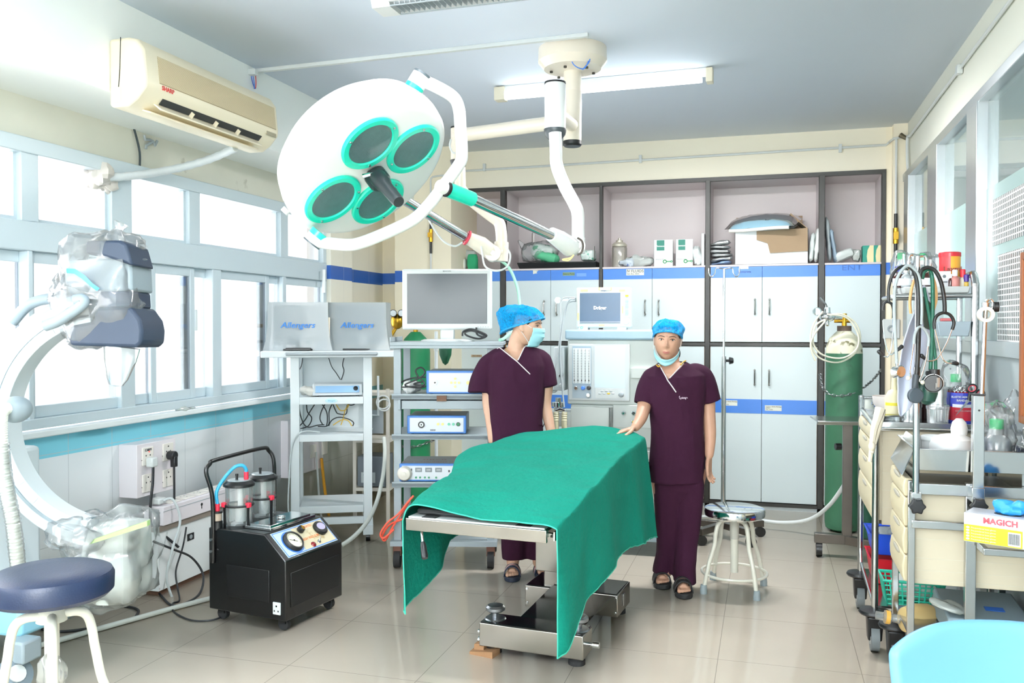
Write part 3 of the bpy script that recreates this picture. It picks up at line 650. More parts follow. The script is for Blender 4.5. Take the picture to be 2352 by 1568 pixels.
# main arm: column -> cylinder -> drop tube -> spring arm -> yoke
ca = at(1275, 250, d=4.25); zt_ = at(1275, 193, d=4.25).z; zb_ = at(1275, 298, d=4.25).z
armz = ca.z - .0
ol.add('radial_arm', MB().cyl((cx, cy, at(1318, 315, d=cd).z + .05), (ca.x, ca.y, ca.z - .02), .036, n=18), ENAM, w=1)
ol.add('pivot_housing', MB().lathe([(.051, zb_), (.052, zb_ + .01), (.052, zt_ - .004), (.049, zt_)], (ca.x, ca.y, 0), n=28), ENW, w=1)
ol.add('pivot_cap', MB().lathe([(.053, zt_), (.052, zt_ + .008), (.0, zt_ + .01)], (ca.x, ca.y, 0), n=28), BLACK, w=1)
ol.add('collar', MB().lathe([(.034, zb_ - .045), (.05, zb_ - .025), (.055, zb_ - .005), (.055, zb_ + .003)], (ca.x, ca.y, 0), n=28), mat('collar_grey', '3d4448', .4), w=1)
dpt = 4.2
dp = spl([at(1275, 305, d=dpt), at(1277, 345, d=dpt), at(1279, 380, d=dpt), at(1296, 425, d=dpt), at(1318, 466, d=dpt), at(1327, 490, d=dpt), at(1328, 530, d=dpt), at(1328, 548, d=dpt)], 5)
ol.add('drop_tube', MB().tube(dp, .031, 18), ENW, w=1)
jd = at(1328, 566, d=dpt)
RF = CM @ V((0, 0, 1)); RR = CM @ V((1, 0, 0)); RU = CM @ V((0, 1, 0))
ol.add('knuckle', MB().cyl(at(1328, 546, d=dpt), at(1328, 582, d=dpt), .034, n=18).cyl(jd - RF * .036, jd + RF * .036, .032, n=20), ENW, w=1)
ol.add('knuckle_bolt', MB().cyl(jd + RF * .036, jd + RF * .048, .012, n=10), STEEL, w=1)
ol.add('knuckle_seam', MB().tube(spl([at(x, y, d=dpt - .037) for x, y in ((1326, 546), (1336, 553), (1339, 566), (1335, 580), (1326, 585))], 4), .005, 6), mat('worn_seam', '4b443e', .7), w=1)
sa, sb = at(1318, 568, d=dpt - .02), at(1262, 537, d=4.05)
ol.add('arm_fork', MB().tube([at(1330, 570, d=dpt - .0), at(1308, 566, d=dpt - .03), at(1285, 549, d=4.11), at(1266, 538, d=4.06)], [.03, .048, .042, .034], 16), ENW, w=1)
for q in (((1318, 585), (1310, 592), (1292, 596), (1306, 598), (1316, 588)),):
    ol.add('loose_cable', MB().tube(spl([at(x, y, d=dpt - .05) for x, y in q], 6), .004, 6), mat('cream_wire', 'd8c98a', .5), w=1)
s0, s1, s2 = at(1268, 541, d=4.06), at(1084, 457, d=3.62), at(1026, 434, d=3.5)
ol.add('spring_arm', MB().cyl(s0, s1, .0235, n=20), CHROME, w=1)
ol.add('arm_sleeve', MB().cyl(s1, s2, .031, n=24), TEAL, w=1)
ol.add('sleeve_ring', MB().cyl(s2, s2 + (s2 - s1).normalized() * .012, .033, n=24), BLACK, w=1)
ol.add('arm_socket', MB().cyl(s2, s2 + (s2 - s1).normalized() * .045, .026, n=20), ENW, w=1)
hd = 3.42
NC = V((.575, -.745, -.34)).normalized()             # lamp axis: right, up, forward as seen by the camera
nw = (RR * NC.x + RU * NC.y - RF * NC.z).normalized()
hc = at(857, 397, d=hd)                            # centre of the lens face
mj = nw.cross(RF).normalized()                     # along the long axis of the seen ellipse
if mj.dot(RR) < 0: mj = -mj
mn = nw.cross(mj).normalized(); HM = Matrix((mj, mn, nw)).transposed()
Rh = .345
hb = MB().lathe([(.12, -.245), (.2, -.235), (Rh - .06, -.2), (Rh - .012, -.15), (Rh + .006, -.09), (Rh + .008, -.06), (Rh + .002, -.02), (Rh - .015, -.002), (Rh - .035, .004), (.05, .004)], hc, HM, 72)
head = ol.add('lamp_head', hb, ENW, w=1, ang=50)
ol.add('seam', MB().tube([hc + HM @ V(((Rh + .0075) * math.cos(i * PI / 36), (Rh + .0075) * math.sin(i * PI / 36), -.075)) for i in range(72)], .0012, 4, True), mat('seam_grey', '9aa0a2', .6), par=head, w=1)
LENS = mat('lens_glass', '4f6a6c', .12, 0, var=.3, vs=30, coat=.6, bump=.25, bs=220)
for i, (px, py) in enumerate(((848, 327), (947, 340), (763, 455), (866, 460))):
    # where the ray meets the lens face
    o = V((0, 0, CAMZ)); r_ = ray(px, py); tt = (hc - o).dot(nw) / r_.dot(nw); p = o + r_ * tt + nw * .008
    ring = MB().lathe([(.122, -.012), (.122, .004), (.117, .009), (.097, .009), (.093, .004), (.093, -.012)], p, HM, 48, cap=False)
    lr = ol.add('lens_ring', ring, TEAL, par=head, w=1)
    ol.add('lens', MB().lathe([(.095, .002), (.07, -.002), (.03, -.004), (.0, -.004)], p, HM, 48), LENS, par=head, w=1)
    for k in range(3):
        a_ = k * 2.1 + i * .8; ol.add('screw', MB().lathe([(.006, .008), (.005, .013), (.0, .014)], p + HM @ V((.107 * math.cos(a_), .107 * math.sin(a_), 0)), HM, 8), CHROME, par=head, w=1)
hp = hc + nw * .01
k0 = hp; k1 = at(868, 408, d=hd - .03)
HB = mat('handle_plastic', '1d2528', .35)
ol.add('handle_boss', MB().lathe([(.045, 0), (.045, .045), (.038, .055), (.0, .058)], hp + mj * .0, HM, 24), HB, w=1)
g0 = at(868, 408, d=hd - .07); g1 = at(916, 464, d=hd - .2)
ol.add('handle', MB().tube([g0, g0.lerp(g1, .3), g0.lerp(g1, .35), g0.lerp(g1, .92), g1], [.034, .032, .026, .024, .021], 18), HB, w=1)
ol.add('handle_pin', MB().tube([at(858, 398, d=hd - .07), at(833, 404, d=hd - .07)], [.006, .009], 8), CHROME, w=1)
# yoke round the head, pivots at both ends of its long axis
yk = [(972, 186), (1000, 198), (1040, 222), (1054, 250), (1058, 300), (1061, 350), (1056, 375), (1020, 425), (985, 470), (955, 500), (920, 520), (860, 546), (820, 560), (790, 562), (735, 556)]
ds = [3.36, 3.37, 3.4, 3.42, 3.46, 3.48, 3.49, 3.5, 3.5, 3.49, 3.48, 3.46, 3.45, 3.44, 3.44]
ol.add('yoke', MB().tube(spl([at(x, y, d=d_) for (x, y), d_ in zip(yk, ds)], 5), .0245, 18), ENW, w=1, ang=60)
def piv(a, b, c, e, da, db):
    p, q = at(*a, d=da), at(*b, d=db); u = (q - p)
    ol.add('pivot_ring', MB().cyl(p - u * .25, p + u * .28, .037, n=24), TEAL, w=1)
    ol.add('pivot', MB().cyl(p + u * .28, p + u * .95, .037, n=24), ENW, w=1)
    ol.add('pivot_cap', MB().cyl(p + u * .95, p + u * 1.08, .038, n=24), mat('cap_grey', '4a555b', .35), w=1)
piv((948, 207), (970, 172), 0, 0, 3.36, 3.36); piv((732, 538), (716, 558), 0, 0, 3.44, 3.44)
ol.add('rear_knob', MB().cyl(at(660, 480, d=3.6), at(652, 488, d=3.6), .018, n=12), WPL, w=1)
# second arm of the same column, its own small lamp hidden behind the big head
e0 = at(1045, 312, d=5.15)
ol.add('radial_arm', MB().cyl((cx, cy, at(1250, 275, d=cd).z - .02), e0 - V((0, 0, 0)), .04, n=18), ENAM, w=1)
za, zb2 = at(1053, 296, d=5.15).z, at(1053, 368, d=5.15).z; e1 = at(1053, 330, d=5.15)
ol.add('pivot_housing', MB().lathe([(.046, zb2), (.046, za)], (e1.x, e1.y, 0), n=24), ENAM, w=1)
ol.add('pivot_cap', MB().lathe([(.048, za), (.046, za + .01)], (e1.x, e1.y, 0), n=24).lathe([(.03, zb2 - .05), (.044, zb2 - .03), (.05, zb2)], (e1.x, e1.y, 0), n=24), BLACK, w=1)
d2 = 5.15
dp = spl([at(1056, 385, d=d2), at(1057, 420, d=d2), at(1060, 436, d=d2), at(1085, 462, d=d2), at(1120, 490, d=d2), at(1145, 510, d=d2), at(1151, 535, d=d2), at(1152, 565, d=d2)], 5)
ol.add('drop_tube', MB().tube(dp, .034, 18), ENAM, w=1)
j2 = at(1132, 582, d=d2 - .02)
ol.add('knuckle', MB().cyl(at(1152, 556, d=d2), at(1150, 600, d=d2), .043, n=18).cyl(j2 - RF * .045, j2 + RF * .045, .047, n=24).tube([at(1150, 580, d=d2), j2], .045, 14), ENAM, w=1)
ol.add('knuckle_bolt', MB().cyl(j2 + RF * .045, j2 + RF * .053, .013, n=12), STEEL, w=1)
ol.add('arm_fork', MB().tube([j2, at(1105, 562, d=d2 - .05), at(1072, 545, d=d2 - .08)], [.047, .05, .036], 18), ENAM, w=1)
ol.add('strap', MB().torus(at(1073, 546, d=d2 - .08), frame_to(at(1105, 562, d=d2 - .05) - at(1072, 545, d=d2 - .08)), .039, .008, 20, 6), mat('red_strap', 'c33a4e', .5), w=1)
f1 = at(880, 430, d=4.6)
ol.add('spring_arm', MB().cyl(at(1075, 547, d=d2 - .08), f1, .027, n=18), CHROME, w=1)
ol.add('small_head', MB().lathe([(.05, -.06), (.13, -.03), (.14, .02), (.13, .03)], at(850, 415, d=4.6), HM, 30), ENW, w=1)
for q in (((985, 505), (1000, 530), (1020, 555), (1045, 565), (1062, 556)), ((1160, 565), (1172, 585), (1165, 612), (1140, 622), (1115, 612), (1108, 585), (1105, 565)), ((1036, 320), (1033, 335), (1038, 348), (1045, 352))):
    ol.add('cable', MB().tube(spl([at(x, y, d=d2 - .1) for x, y in q], 6), .006, 6), WPL, w=1)
# ================================================================ left side: C-arm, stool, suction unit, sockets
CAW = mat('carm_white', 'c9d3d7', .42); CAG = mat('carm_grey', '8c9aa1', .42); NAVY = mat('navy_housing', '2c3a4e', .5, var=.15)
cd_ = 3.75
ctr = at(262, 968, d=cd_)
CX, CZ = RR, V((0, 0, 1))                      # plane of the C: across the picture and up
ca_ = T('c_arm_machine', 'large white C-shaped X-ray arm at the left edge, both ends under clear plastic', 'X-ray machine', (at(60, 1390, d=cd_).x, at(60, 1390, d=cd_).y, 0))
def cpt(a, r_, off=0): return ctr + CX * (r_ * math.cos(a)) + CZ * (r_ * math.sin(a)) + RF * off
def arcband(r0, r1, a0, a1, o0, o1, n=44):
    return MB().loft([[cpt(a0 + (a1 - a0) * i / n, r, o) for r, o in ((r0, o0), (r1, o0), (r1, o1), (r0, o1))] for i in range(n + 1)])
ca_.add('c_arc', arcband(.43, .535, R(99), R(258), -.06, .06), CAW, w=1, bev=.004)
ca_.add('rail', arcband(.476, .488, R(103), R(252), .06, .066), CAG, w=1)
ca_.add('outer_rail', arcband(.532, .56, R(104), R(215), -.035, .05), CAG, w=1, bev=.004)
for a in (112, 121, 131, 142, 154, 214, 226): ca_.add('scale_mark', MB().obox(cpt(R(a), .452, .061), (.034, .002, .016), rzm(16.3) @ ry(-a)), mat('scale_print', 'c9d2d4', .5), w=1)
hp_ = [(122, 748), (118, 735), (140, 722), (165, 706), (190, 695), (186, 688), (178, 690)]
ca_.add('hand_grip', MB().tube(spl([at(x, y, d=cd_ - .12) for x, y in ((103, 748), (130, 738), (150, 726), (180, 706), (192, 694), (188, 687), (172, 690))], 5), .024, 14), CAG, w=1)
ca_.add('hand_grip', MB().tube(spl([at(x, y, d=cd_ + .08) for x, y in ((28, 740), (60, 705), (90, 690), (130, 684))], 5), .024, 14), CAG, w=1)
# hub, orange-free corrugated hose
hb_ = at(36, 940, d=cd_ - .18)
ca_.add('hose_hub', MB().ell(hb_, (.055, .07, .055), 24, 14), CAG, w=1)
ca_.add('hose_ring', MB().cyl(at(20, 938, d=cd_ - .22), at(26, 940, d=cd_ - .15), .034, n=20), WPL, w=1)
hs = spl([at(20, 938, d=cd_ - .22), at(6, 945, d=cd_ - .27), at(2, 985, d=cd_ - .27), at(6, 1060, d=cd_ - .26), at(16, 1130, d=cd_ - .25), at(30, 1200, d=cd_ - .24), at(40, 1290, d=cd_ - .22), at(48, 1380, d=cd_ - .2)], 24)
ca_.add('corrugated_hose', MB().tube(hs, [.022 + .0035 * (i % 2) for i in range(len(hs))], 14), mat('hose_cream', 'dfe4dc', .45), w=1, ang=25)
ca_.add('hose_wrap', MB().tube(hs[int(len(hs) * .35):], [.03 + .004 * noise.noise((i * .7, 0, 0)) for i in range(len(hs[int(len(hs) * .35):]))], 12), BAG, w=1)
# upper head: navy blocks and grey body in a bag
hd_ = cd_ + .05
def qblock(p, d0, d1):
    f = [at(x, y, d=d0) for x, y in p]; b = [q + RF * -(d1 - d0) for q in f]
    return MB().loft([b, f])
ca_.add('head_housing', qblock([(148, 655), (146, 604), (160, 598), (300, 590), (304, 668), (200, 672)], hd_ - .1, hd_ + .12), CAG, w=1, bev=.012)
ca_.add('head_pad', qblock([(195, 583), (196, 552), (274, 551), (290, 560), (304, 610), (280, 602), (235, 588)], hd_ - .13, hd_ + .1), NAVY, w=1, bev=.012)
ca_.add('head_pad', qblock([(158, 793), (158, 748), (212, 738), (218, 706), (300, 704), (322, 734), (327, 758), (325, 788), (312, 798)], hd_ - .13, hd_ + .12), NAVY, w=1, bev=.014)
ca_.add('head_neck', qblock([(212, 712), (228, 668), (302, 668), (304, 706)], hd_ - .1, hd_ + .1), NAVY, w=1, bev=.01)
ca_.add('blue_tape', MB().grid([[at(x, y, d=hd_ - .165 + .01 * k) for x, y in q] for k, q in enumerate((((152, 616), (172, 617), (195, 632), (212, 650), (229, 662)), ((153, 627), (170, 628), (188, 640), (206, 656), (222, 668))))]), mat('blue_tape', '4aa5e0', .4), w=1)
def bagm(px, d, r, seed, amp=.03, boxy=.3, M=None, f=9): return MB().crumple(at(*px, d=d), r, amp, f, 40, 26, boxy, M, seed)
ca_.add('clear_bag', bagm((240, 665), hd_, (.18, .17, .27), 1, .05, .55, rzm(16.3), 7).crumple(at(185, 690, d=hd_ - .05), (.15, .13, .09), .05, 9, 34, 20, .2, rzm(16.3) @ ry(12), 4)
        .lathe([(.085, 0), (.075, -.06), (.05, -.14), (.03, -.17), (.0, -.175)], at(278, 796, d=hd_), rzm(16) @ ry(8), 16, 1, .5).lathe([(.06, 0), (.05, .03), (.02, .06), (.04, .09)], at(262, 556, d=hd_), ry(25), 12, 1, .4), BAG, w=1)
# lower head: white drum under plastic
ca_.add('lower_head', MB().crumple(at(272, 1285, d=cd_ + .1), (.125, .16, .2), .006, 5, 36, 24, .75, rzm(14), 3), mat('head_white', 'cdd5d0', .5), w=1)
ca_.add('green_band', qblock([(215, 1238), (205, 1250), (338, 1208), (338, 1196)], cd_ - .1, cd_ - .07), mat('green_band', '9cc27d', .5), w=1)
ca_.add('clear_bag', bagm((262, 1275), cd_ + .08, (.185, .2, .215), 7, .06, .5, rzm(14), 8).crumple(at(175, 1235, d=cd_ - .02), (.12, .1, .09), .05, 12, 30, 18, .1, ry(20), 9), BAG, w=1)
ca_.add('base_column', MB().box(-.34, -.16, -.05, .25, .3, .95), CAW, bev=.02)
ca_.add('base', MB().box(-.4, .09, -.12, .25, .2, .34), mat('base_blue', '8cc5da', .4), bev=.02)
ca_.add('base_top', MB().box(-.41, .095, -.125, .26, .33, .35), CAW, bev=.006)
cw = ca_.L(at(30, 1510, d=3.55)); WM = ry(60) @ rx(10)
wh = ca_.add('base_wheel', MB().lathe([(.05, -.03), (.07, -.025), (.073, 0), (.07, .025), (.05, .03)], (cw.x, cw.y, .073), WM, 24), mat('grey_rubber', '6f7d86', .6))
ca_.add('wheel_hub', MB().cyl((cw.x, cw.y, .073), V((cw.x, cw.y, .073)) + WM @ V((0, 0, .036)), .035, n=16), WPL, par=wh)
ca_.add('wheel_fork', MB().box(cw.x - .05, cw.x + .05, cw.y, cw.y + .1, .12, .21), CAG, bev=.01)
# ---------------------------------------------------------------- round stools
def stool_legs(t, zs, rt, rb, m, n=4, a0=45, ringz=.1, tip=None, rr=.013, bulge=1.0):
    for i in range(n):
        a = R(a0 + i * 360 / n); c, s = math.cos(a), math.sin(a)
        P = [(.03, zs), (.08, zs + .0), (.11, zs - .02), (.125, zs - .07), (.135, zs - .14), (.165, zs * .45), (rb * .93, zs * .2), (rb, .02)]
        l = t.add('leg', MB().tube(spl([(x * c, x * s, z) for x, z in P], 5), rr, 10), m)
        t.add('foot_tip', MB().lathe([(.02, 0), (.02, .02), (.017, .05)], (rb * c, rb * s, 0), None, 12), tip, par=l)
    t.add('foot_ring', MB().torus((0, 0, ringz), Matrix.Identity(3), rb * .88, .008, 40, 8), m)
CRL = mat('cream_legs', 'd9d8cc', .35, var=.06, vs=12, coat=.2, stain=('6a5f4e', .74), ss=9); TIP = mat('grey_tip', '8b979c', .6)
sp0 = at(118, 1335, d=3.0)
st = T('round_stool', 'round stool with dark navy padded seat and cream legs, bottom left', 'stool', (sp0.x, sp0.y, 0), 20)
zt_ = sp0.z - .035; r_ = .198
st.add('seat', MB().lathe([(.03, zt_ - .02), (r_ - .015, zt_ - .015), (r_, zt_), (r_ + .002, zt_ + .05), (r_ - .006, zt_ + .066), (r_ - .03, zt_ + .075), (.1, zt_ + .078), (0, zt_ + .078)], (0, 0, 0), None, 56), mat('navy_vinyl', '15233f', .36, bump=.08, bs=150))
st.add('screw_column', MB().cyl((0, 0, zt_ - .36), (0, 0, zt_ - .01), .024, n=18), CRL)
st.add('collar', MB().lathe([(.05, zt_ - .1), (.04, zt_ - .06), (.03, zt_ - .05)], n=20), CRL)
st.add('plastic_scrap', MB().crumple((.02, -.03, zt_ - .28), (.04, .035, .1), .03, 14, 20, 14, 0, None, 3), BAG)
stool_legs(st, zt_ - .08, .1, .265, CRL, 4, 25, .12, TIP, .016)
sq = at(1687, 1166, d=4.95)
s2 = T('round_stool', 'round stool with shiny steel seat and cream legs, right of the nurse in clogs', 'stool', (sq.x, sq.y, 0), 10)
z2 = sq.z - .035
s2.add('seat', MB().lathe([(.03, z2 - .01), (.155, z2 - .012), (.168, z2 - .004), (.17, z2 + .02), (.165, z2 + .034), (.15, z2 + .04), (.0, z2 + .038)], n=56), mat('polished_steel', 'd0d4d5', .09, 1), ang=30)
s2.add('screw_column', MB().cyl((0, 0, .1), (0, 0, z2), .022, n=18), CRL)
s2.add('wrap', MB().cyl((0, 0, z2 - .14), (0, 0, z2 - .03), .0245, .027, n=14), mat('tape_wrap', 'c9c8bf', .5, var=.2))
stool_legs(s2, z2 - .03, .1, .205, CRL, 4, 28, .1, TIP, .0125)
# ---------------------------------------------------------------- suction unit
f0, f1, f2 = at(490, 1393, Z=.06), at(657, 1428, Z=.06), at(786, 1367, Z=.06)
ex = (f2 - f1).normalized(); wdt = (f2 - f1).length; dpt_ = (f0 - f1).length
su = T('suction_machine', 'black wheeled suction machine with two clear jars and a round gauge', 'suction machine', (f1.x, f1.y, 0), math.degrees(math.atan2(ex.y, ex.x)))
eyv = V((-ex.y, ex.x, 0)); sk = (f0 - f1).dot(ex)
HT, HS = .475, .355
body = MB().prism([(0, .06), (dpt_, .06), (dpt_, HT), (.13, HT), (0, HS)], 0, wdt, 'x')
su.add('cabinet', body, BLKMET, bev=.006)
PANB = mat('black_panel', '0c0d0f', .4)
su.add('front_panel', MB().box(.035, wdt - .03, -.004, 0, .12, .29), PANB, bev=.003)
su.add('side_panel', MB().box(-.004, 0, .1, dpt_ - .12, .14, .3), PANB, bev=.003)
sl = math.atan2(HT - HS, .13); SM = rx(math.degrees(sl)); sc_ = V((wdt / 2, .065, (HT + HS) / 2)); nrm = SM @ V((0, 0, 1))
# local frame of the slanted face: x across, y up the slope, z out
def sf(x, y, z=0): return sc_ + SM @ V((x, y, z))
pw, ph = wdt / 2 - .03, .078
su.add('control_plate', MB().obox(sf(0, 0, .002), (2 * pw, 2 * ph, .003), SM), mat('plate_blue_white', 'b9cdd8', .4))
su.add('plate_cream', MB().obox(sf(pw * .35, 0, .0034), (pw * 1.25, 2 * ph - .014, .002), SM), mat('plate_cream', 'd9ccab', .5, stain=('b59b6c', .6), ss=12))
bl = MB()
for y in (-1, 1): bl.obox(sf(0, y * (ph - .006), .004), (2 * pw - .006, .004, .001), SM)
for x in (-1, 1): bl.obox(sf(x * (pw - .006), 0, .004), (.004, 2 * ph - .01, .001), SM)
su.add('plate_border', bl, BLUEP)
gc = sf(-pw * .52, -.004, .004)
su.add('gauge', MB().lathe([(.058, 0), (.058, .012), (.052, .022), (.046, .022), (.046, .016)], gc, SM, 40, cap=False), BLACK)
su.add('gauge_ring', MB().lathe([(.066, .0), (.066, .001), (.062, .001)], gc, SM, 40), BLUEP)
gf = su.add('gauge_face', MB().lathe([(.047, .014), (0, .0145)], gc, SM, 36), mat('gauge_face', 'f2ecd4', .4))
tk = MB()
for i in range(21):
    a = R(215 - i * 12.5); p = gc + SM @ V((.038 * math.cos(a), .038 * math.sin(a), .0152)); tk.obox(p, (.009 if i % 5 == 0 else .005, .0013, .0006), SM @ rzm(math.degrees(a)))
tk.obox(gc + SM @ V((-.004, .0, .0158)), (.05, .0022, .0006), SM @ rzm(150)).lathe([(.005, .015), (.004, .018), (0, .018)], gc, SM, 10)
su.add('gauge_needle', tk, INK, par=gf)
su.add('knob', MB().lathe([(.02, .004), (.018, .024), (.012, .028), (0, .028)], sf(.0, .045, 0), SM, 20), BLACK)
su.add('knob_cap', MB().obox(sf(.0, .045, .029), (.006, .026, .004), SM), mat('brass', 'c89a35', .3, 1))
vm = sf(pw * .68, .018, .002)
su.add('voltmeter', MB().lathe([(.042, 0), (.042, .014), (.036, .02), (0, .02)], vm, SM, 32), BLACK)
su.add('voltmeter_face', MB().lathe([(.03, .0205), (0, .0207)], vm + SM @ V((0, .004, 0)), SM, 24, 1, .75), mat('meter_lilac', 'c3b9d8', .3))
su.add('red_lamp', MB().lathe([(.016, .003), (.015, .008), (.011, .012), (0, .016)], sf(.015, -.055, 0), SM, 18), mat('red_lamp', '7a1c22', .2, coat=.6))
su.add('switch', MB().lathe([(.012, .003), (.01, .008), (0, .009)], sf(.065, -.05, 0), SM, 14).cyl(sf(.065, -.05, .006), sf(.07, -.035, .028), .0035, n=8), CHROME)
ORG = mat('faded_orange', 'd98a5a', .6)
def stxt(st_, size, x, y, m, **k):
    mb = text_mb(st_, size, **k); mb.xf(lambda p: sf(x, y, .0048) + SM @ p); su.add('lettering', mb, m, ang=0)
stxt('HIGH VACUUM', .02, .03, -.012, ORG, bold=.0006); stxt('OPERATED', .018, .055, .055, ORG, bold=.0008)
su.add('logo_frame', MB().obox(sf(.055, .055, .0046), (.085, .026, .0006), SM), mat('logo_cream', 'e6d6b6', .5))
# steel lid on top
ld = MB().obox((wdt * .52, .225, HT + .008), (.36, .165, .014)).obox((wdt * .52, .225, HT + .018), (.32, .13, .01)).torus((wdt * .52, .225, HT + .03), Matrix.Identity(3), .018, .006, 20, 8)
su.add('steel_lid', ld, CHROME, bev=.006)
# jars on the left part of the top
def jar(x, y, blue):
    j = su.add('jar', MB().lathe([(.064, HT + .01), (.068, HT + .02), (.068, HT + .2), (.064, HT + .205)], (x, y, 0), None, 28), CLEAR)
    su.add('jar_float', MB().lathe([(.026, HT + .02), (.026, HT + .09), (.014, HT + .1), (.014, HT + .19)], (x + .01, y, 0), None, 16), mat('frosted_float', 'cfd6d8', .4), par=j)
    su.add('jar_lid', MB().lathe([(.064, HT + .2), (.079, HT + .205), (.079, HT + .218), (.063, HT + .232), (0, HT + .234)], (x, y, 0), None, 28), BLACK, par=j)
    su.add('lid_plate', MB().lathe([(.058, HT + .233), (.053, HT + .237), (0, HT + .237)], (x, y, 0), None, 24), mat('lid_grey', 'a9b2b5', .3, .5), par=j)
    su.add('lid_nozzle', MB().cyl((x - .016, y, HT + .236), (x - .016, y, HT + .262), .0065, n=10).cyl((x - .016, y, HT + .258), (x - .016, y, HT + .268), .008, n=10), BLACK, par=j)
    cr = MB().torus((x, y, HT + .108), Matrix.Identity(3), .071, .006, 28, 6)
    for a in (20, 140, 260): c, s = .071 * math.cos(R(a)), .071 * math.sin(R(a)); cr.box(x + c - .005, x + c + .005, y + s - .005, y + s + .005, HT, HT + .112)
    su.add('jar_cradle', cr, BLACK, par=j)
    for a in (20, 140, 260): c, s = .073 * math.cos(R(a)), .073 * math.sin(R(a)); su.add('red_clip', MB().box(x + c - .012, x + c + .012, y + s - .012, y + s + .012, HT + .1, HT + .125), mat('red_rubber', 'cf2740', .5), par=j, bev=.004)
    return j
jar(.1, dpt_ - .11, 1); jar(.3, dpt_ - .09, 0)
RED = MATS['red_rubber']
su.add('filter_cup', MB().lathe([(.026, HT - .01), (.026, HT + .03), (.02, HT + .035)], (.02, dpt_ - .04, 0), None, 18), BLACK)
su.add('filter_bottle', MB().lathe([(.022, HT + .035), (.022, HT + .075)], (.02, dpt_ - .04, 0), None, 18), mat('filter_beige', 'b8a796', .3, var=.2))
su.add('filter_cap', MB().lathe([(.026, HT + .073), (.026, HT + .083), (.0, HT + .085)], (.02, dpt_ - .04, 0), None, 18), BLACK)
su.add('red_connector', MB().cyl((.02, dpt_ - .04, HT + .083), (.02, dpt_ - .04, HT + .12), .012, n=14), RED)
su.add('red_connector', MB().cyl((.12, dpt_ - .14, HT + .237), (.12, dpt_ - .14, HT + .275), .012, n=14), RED)
su.add('blue_hose', MB().tube(spl([(.02, dpt_ - .04, HT + .12), (.015, dpt_ - .04, HT + .18), (.04, dpt_ - .06, HT + .24), (.075, dpt_ - .1, HT + .3), (.1, dpt_ - .13, HT + .31), (.118, dpt_ - .14, HT + .29), (.12, dpt_ - .14, HT + .27)], 6), .009, 10), mat('blue_hose', '2f9fc9', .35))
hy = dpt_ - .035
su.add('push_handle', MB().tube(spl([(-.008, hy, .3), (-.008, hy, .62), (-.03, hy + .02, .76), (-.005, hy + .02, .8), (.04, hy + .02, .815), (wdt - .08, hy + .02, .83), (wdt - .02, hy + .02, .81), (wdt - .0, hy, .74), (wdt, hy, .5)], 6), .011, 12), BLKMET)
for z in (.36, .42): su.add('handle_bolt', MB().cyl((-.012, hy, z), (-.024, hy, z), .008, n=10), STEEL)
su.add('socket', MB().box(-.008, .0, .03, .075, .09, .15), W_, bev=.002)
su.add('socket_pins', MB().box(-.0095, -.008, .048, .056, .128, .136).box(-.0095, -.008, .038, .044, .104, .112).box(-.0095, -.008, .061, .067, .104, .112), BLACK)
for x, y in ((.05, .05), (wdt - .05, .05), (.05, dpt_ - .05), (wdt - .05, dpt_ - .05)):
    c_ = su.add('castor', MB().cyl((x - .012, y, .03), (x + .012, y, .03), .03, n=20), RUB)
    su.add('castor_fork', MB().box(x - .02, x + .02, y - .02, y + .02, .035, .062), BLACK, par=c_)
# ---------------------------------------------------------------- sockets and boxes on the left wall
LIL = mat('lilac_board', 'e0dadf', .45); SOCK = mat('socket_cream', 'e6e1da', .4)
p0, p1 = at(315, 1145, X=XW + .12), at(404, 1140, X=XW + .12); zt2 = at(315, 1022, X=XW + .12).z
sb_ = T('power_outlet_box', 'lilac wall box with four cream sockets and two plugs', 'socket panel', (XW + .06, (p0.y + p1.y) / 2, p0.z))
hw = (p1.y - p0.y) / 2; hh = zt2 - p0.z
sb_.add('box', MB().box(-.06, .06, -hw, hw, 0, hh), LIL, bev=.003)
for y in (-hw * .5, hw * .55):
    for z in (hh * .25, hh * .76):
        s_ = sb_.add('socket', MB().box(.06, .068, y - .045, y + .045, z - .05, z + .05), SOCK, bev=.003)
        sb_.add('socket_holes', MB().box(.068, .0685, y - .004, y + .004, z + .028, z + .036).box(.068, .0685, y - .02, y - .013, z, z + .008).box(.068, .0685, y + .013, y + .02, z, z + .008).box(.068, .0685, y - .055, y - .05, z - .02, z - .015), BLACK, par=s_)
sb_.text('lettering', 'CARM', .02, (.0695, -hw * .5, hh * .76 + .034), (90, 0, 90), INK)
sb_.add('red_led', MB().box(.068, .0695, -hw * .5 + .004, -hw * .5 + .012, hh * .76 + .02, hh * .76 + .026), mat('red_led', 'ff3a30', .4, emit=1.5))
y1, z1 = -hw * .5, hh * .76; y2, z2_ = hw * .55, hh * .76
o0 = V((XW + .06, (p0.y + p1.y) / 2, p0.z))
t = T('plug_cord', 'white plug with black cord in the upper left socket marked CARM', 'plug', o0 + V((.07, y1, z1 - .03)))
t.add('plug', MB().box(.0, .045, -.025, .025, -.03, .025), WPL, bev=.008)
CBL = mat('black_cable', '202326', .5)
t.add('cord', MB().tube(spl([(.03, 0, -.03), (.03, -.005, -.12), (.025, -.02, -.26), (.02, 0, -.36), (.06, .05, -.42), (.1, .12, -.5)], 6), .0075, 8), CBL)
t = T('plug_cord', 'black angled plug with cord in the upper right socket', 'plug', o0 + V((.07, y2, z2_ - .02)))
t.add('plug', MB().cyl((0, 0, 0), (.045, 0, 0), .026, n=16).obox((.035, 0, -.035), (.03, .03, .06)), BLACK, bev=.004)
t.add('cord', MB().tube(spl([(.035, 0, -.06), (.035, .0, -.14), (.03, .005, -.26), (.02, 0, -.34)], 6), .0065, 8), CBL)
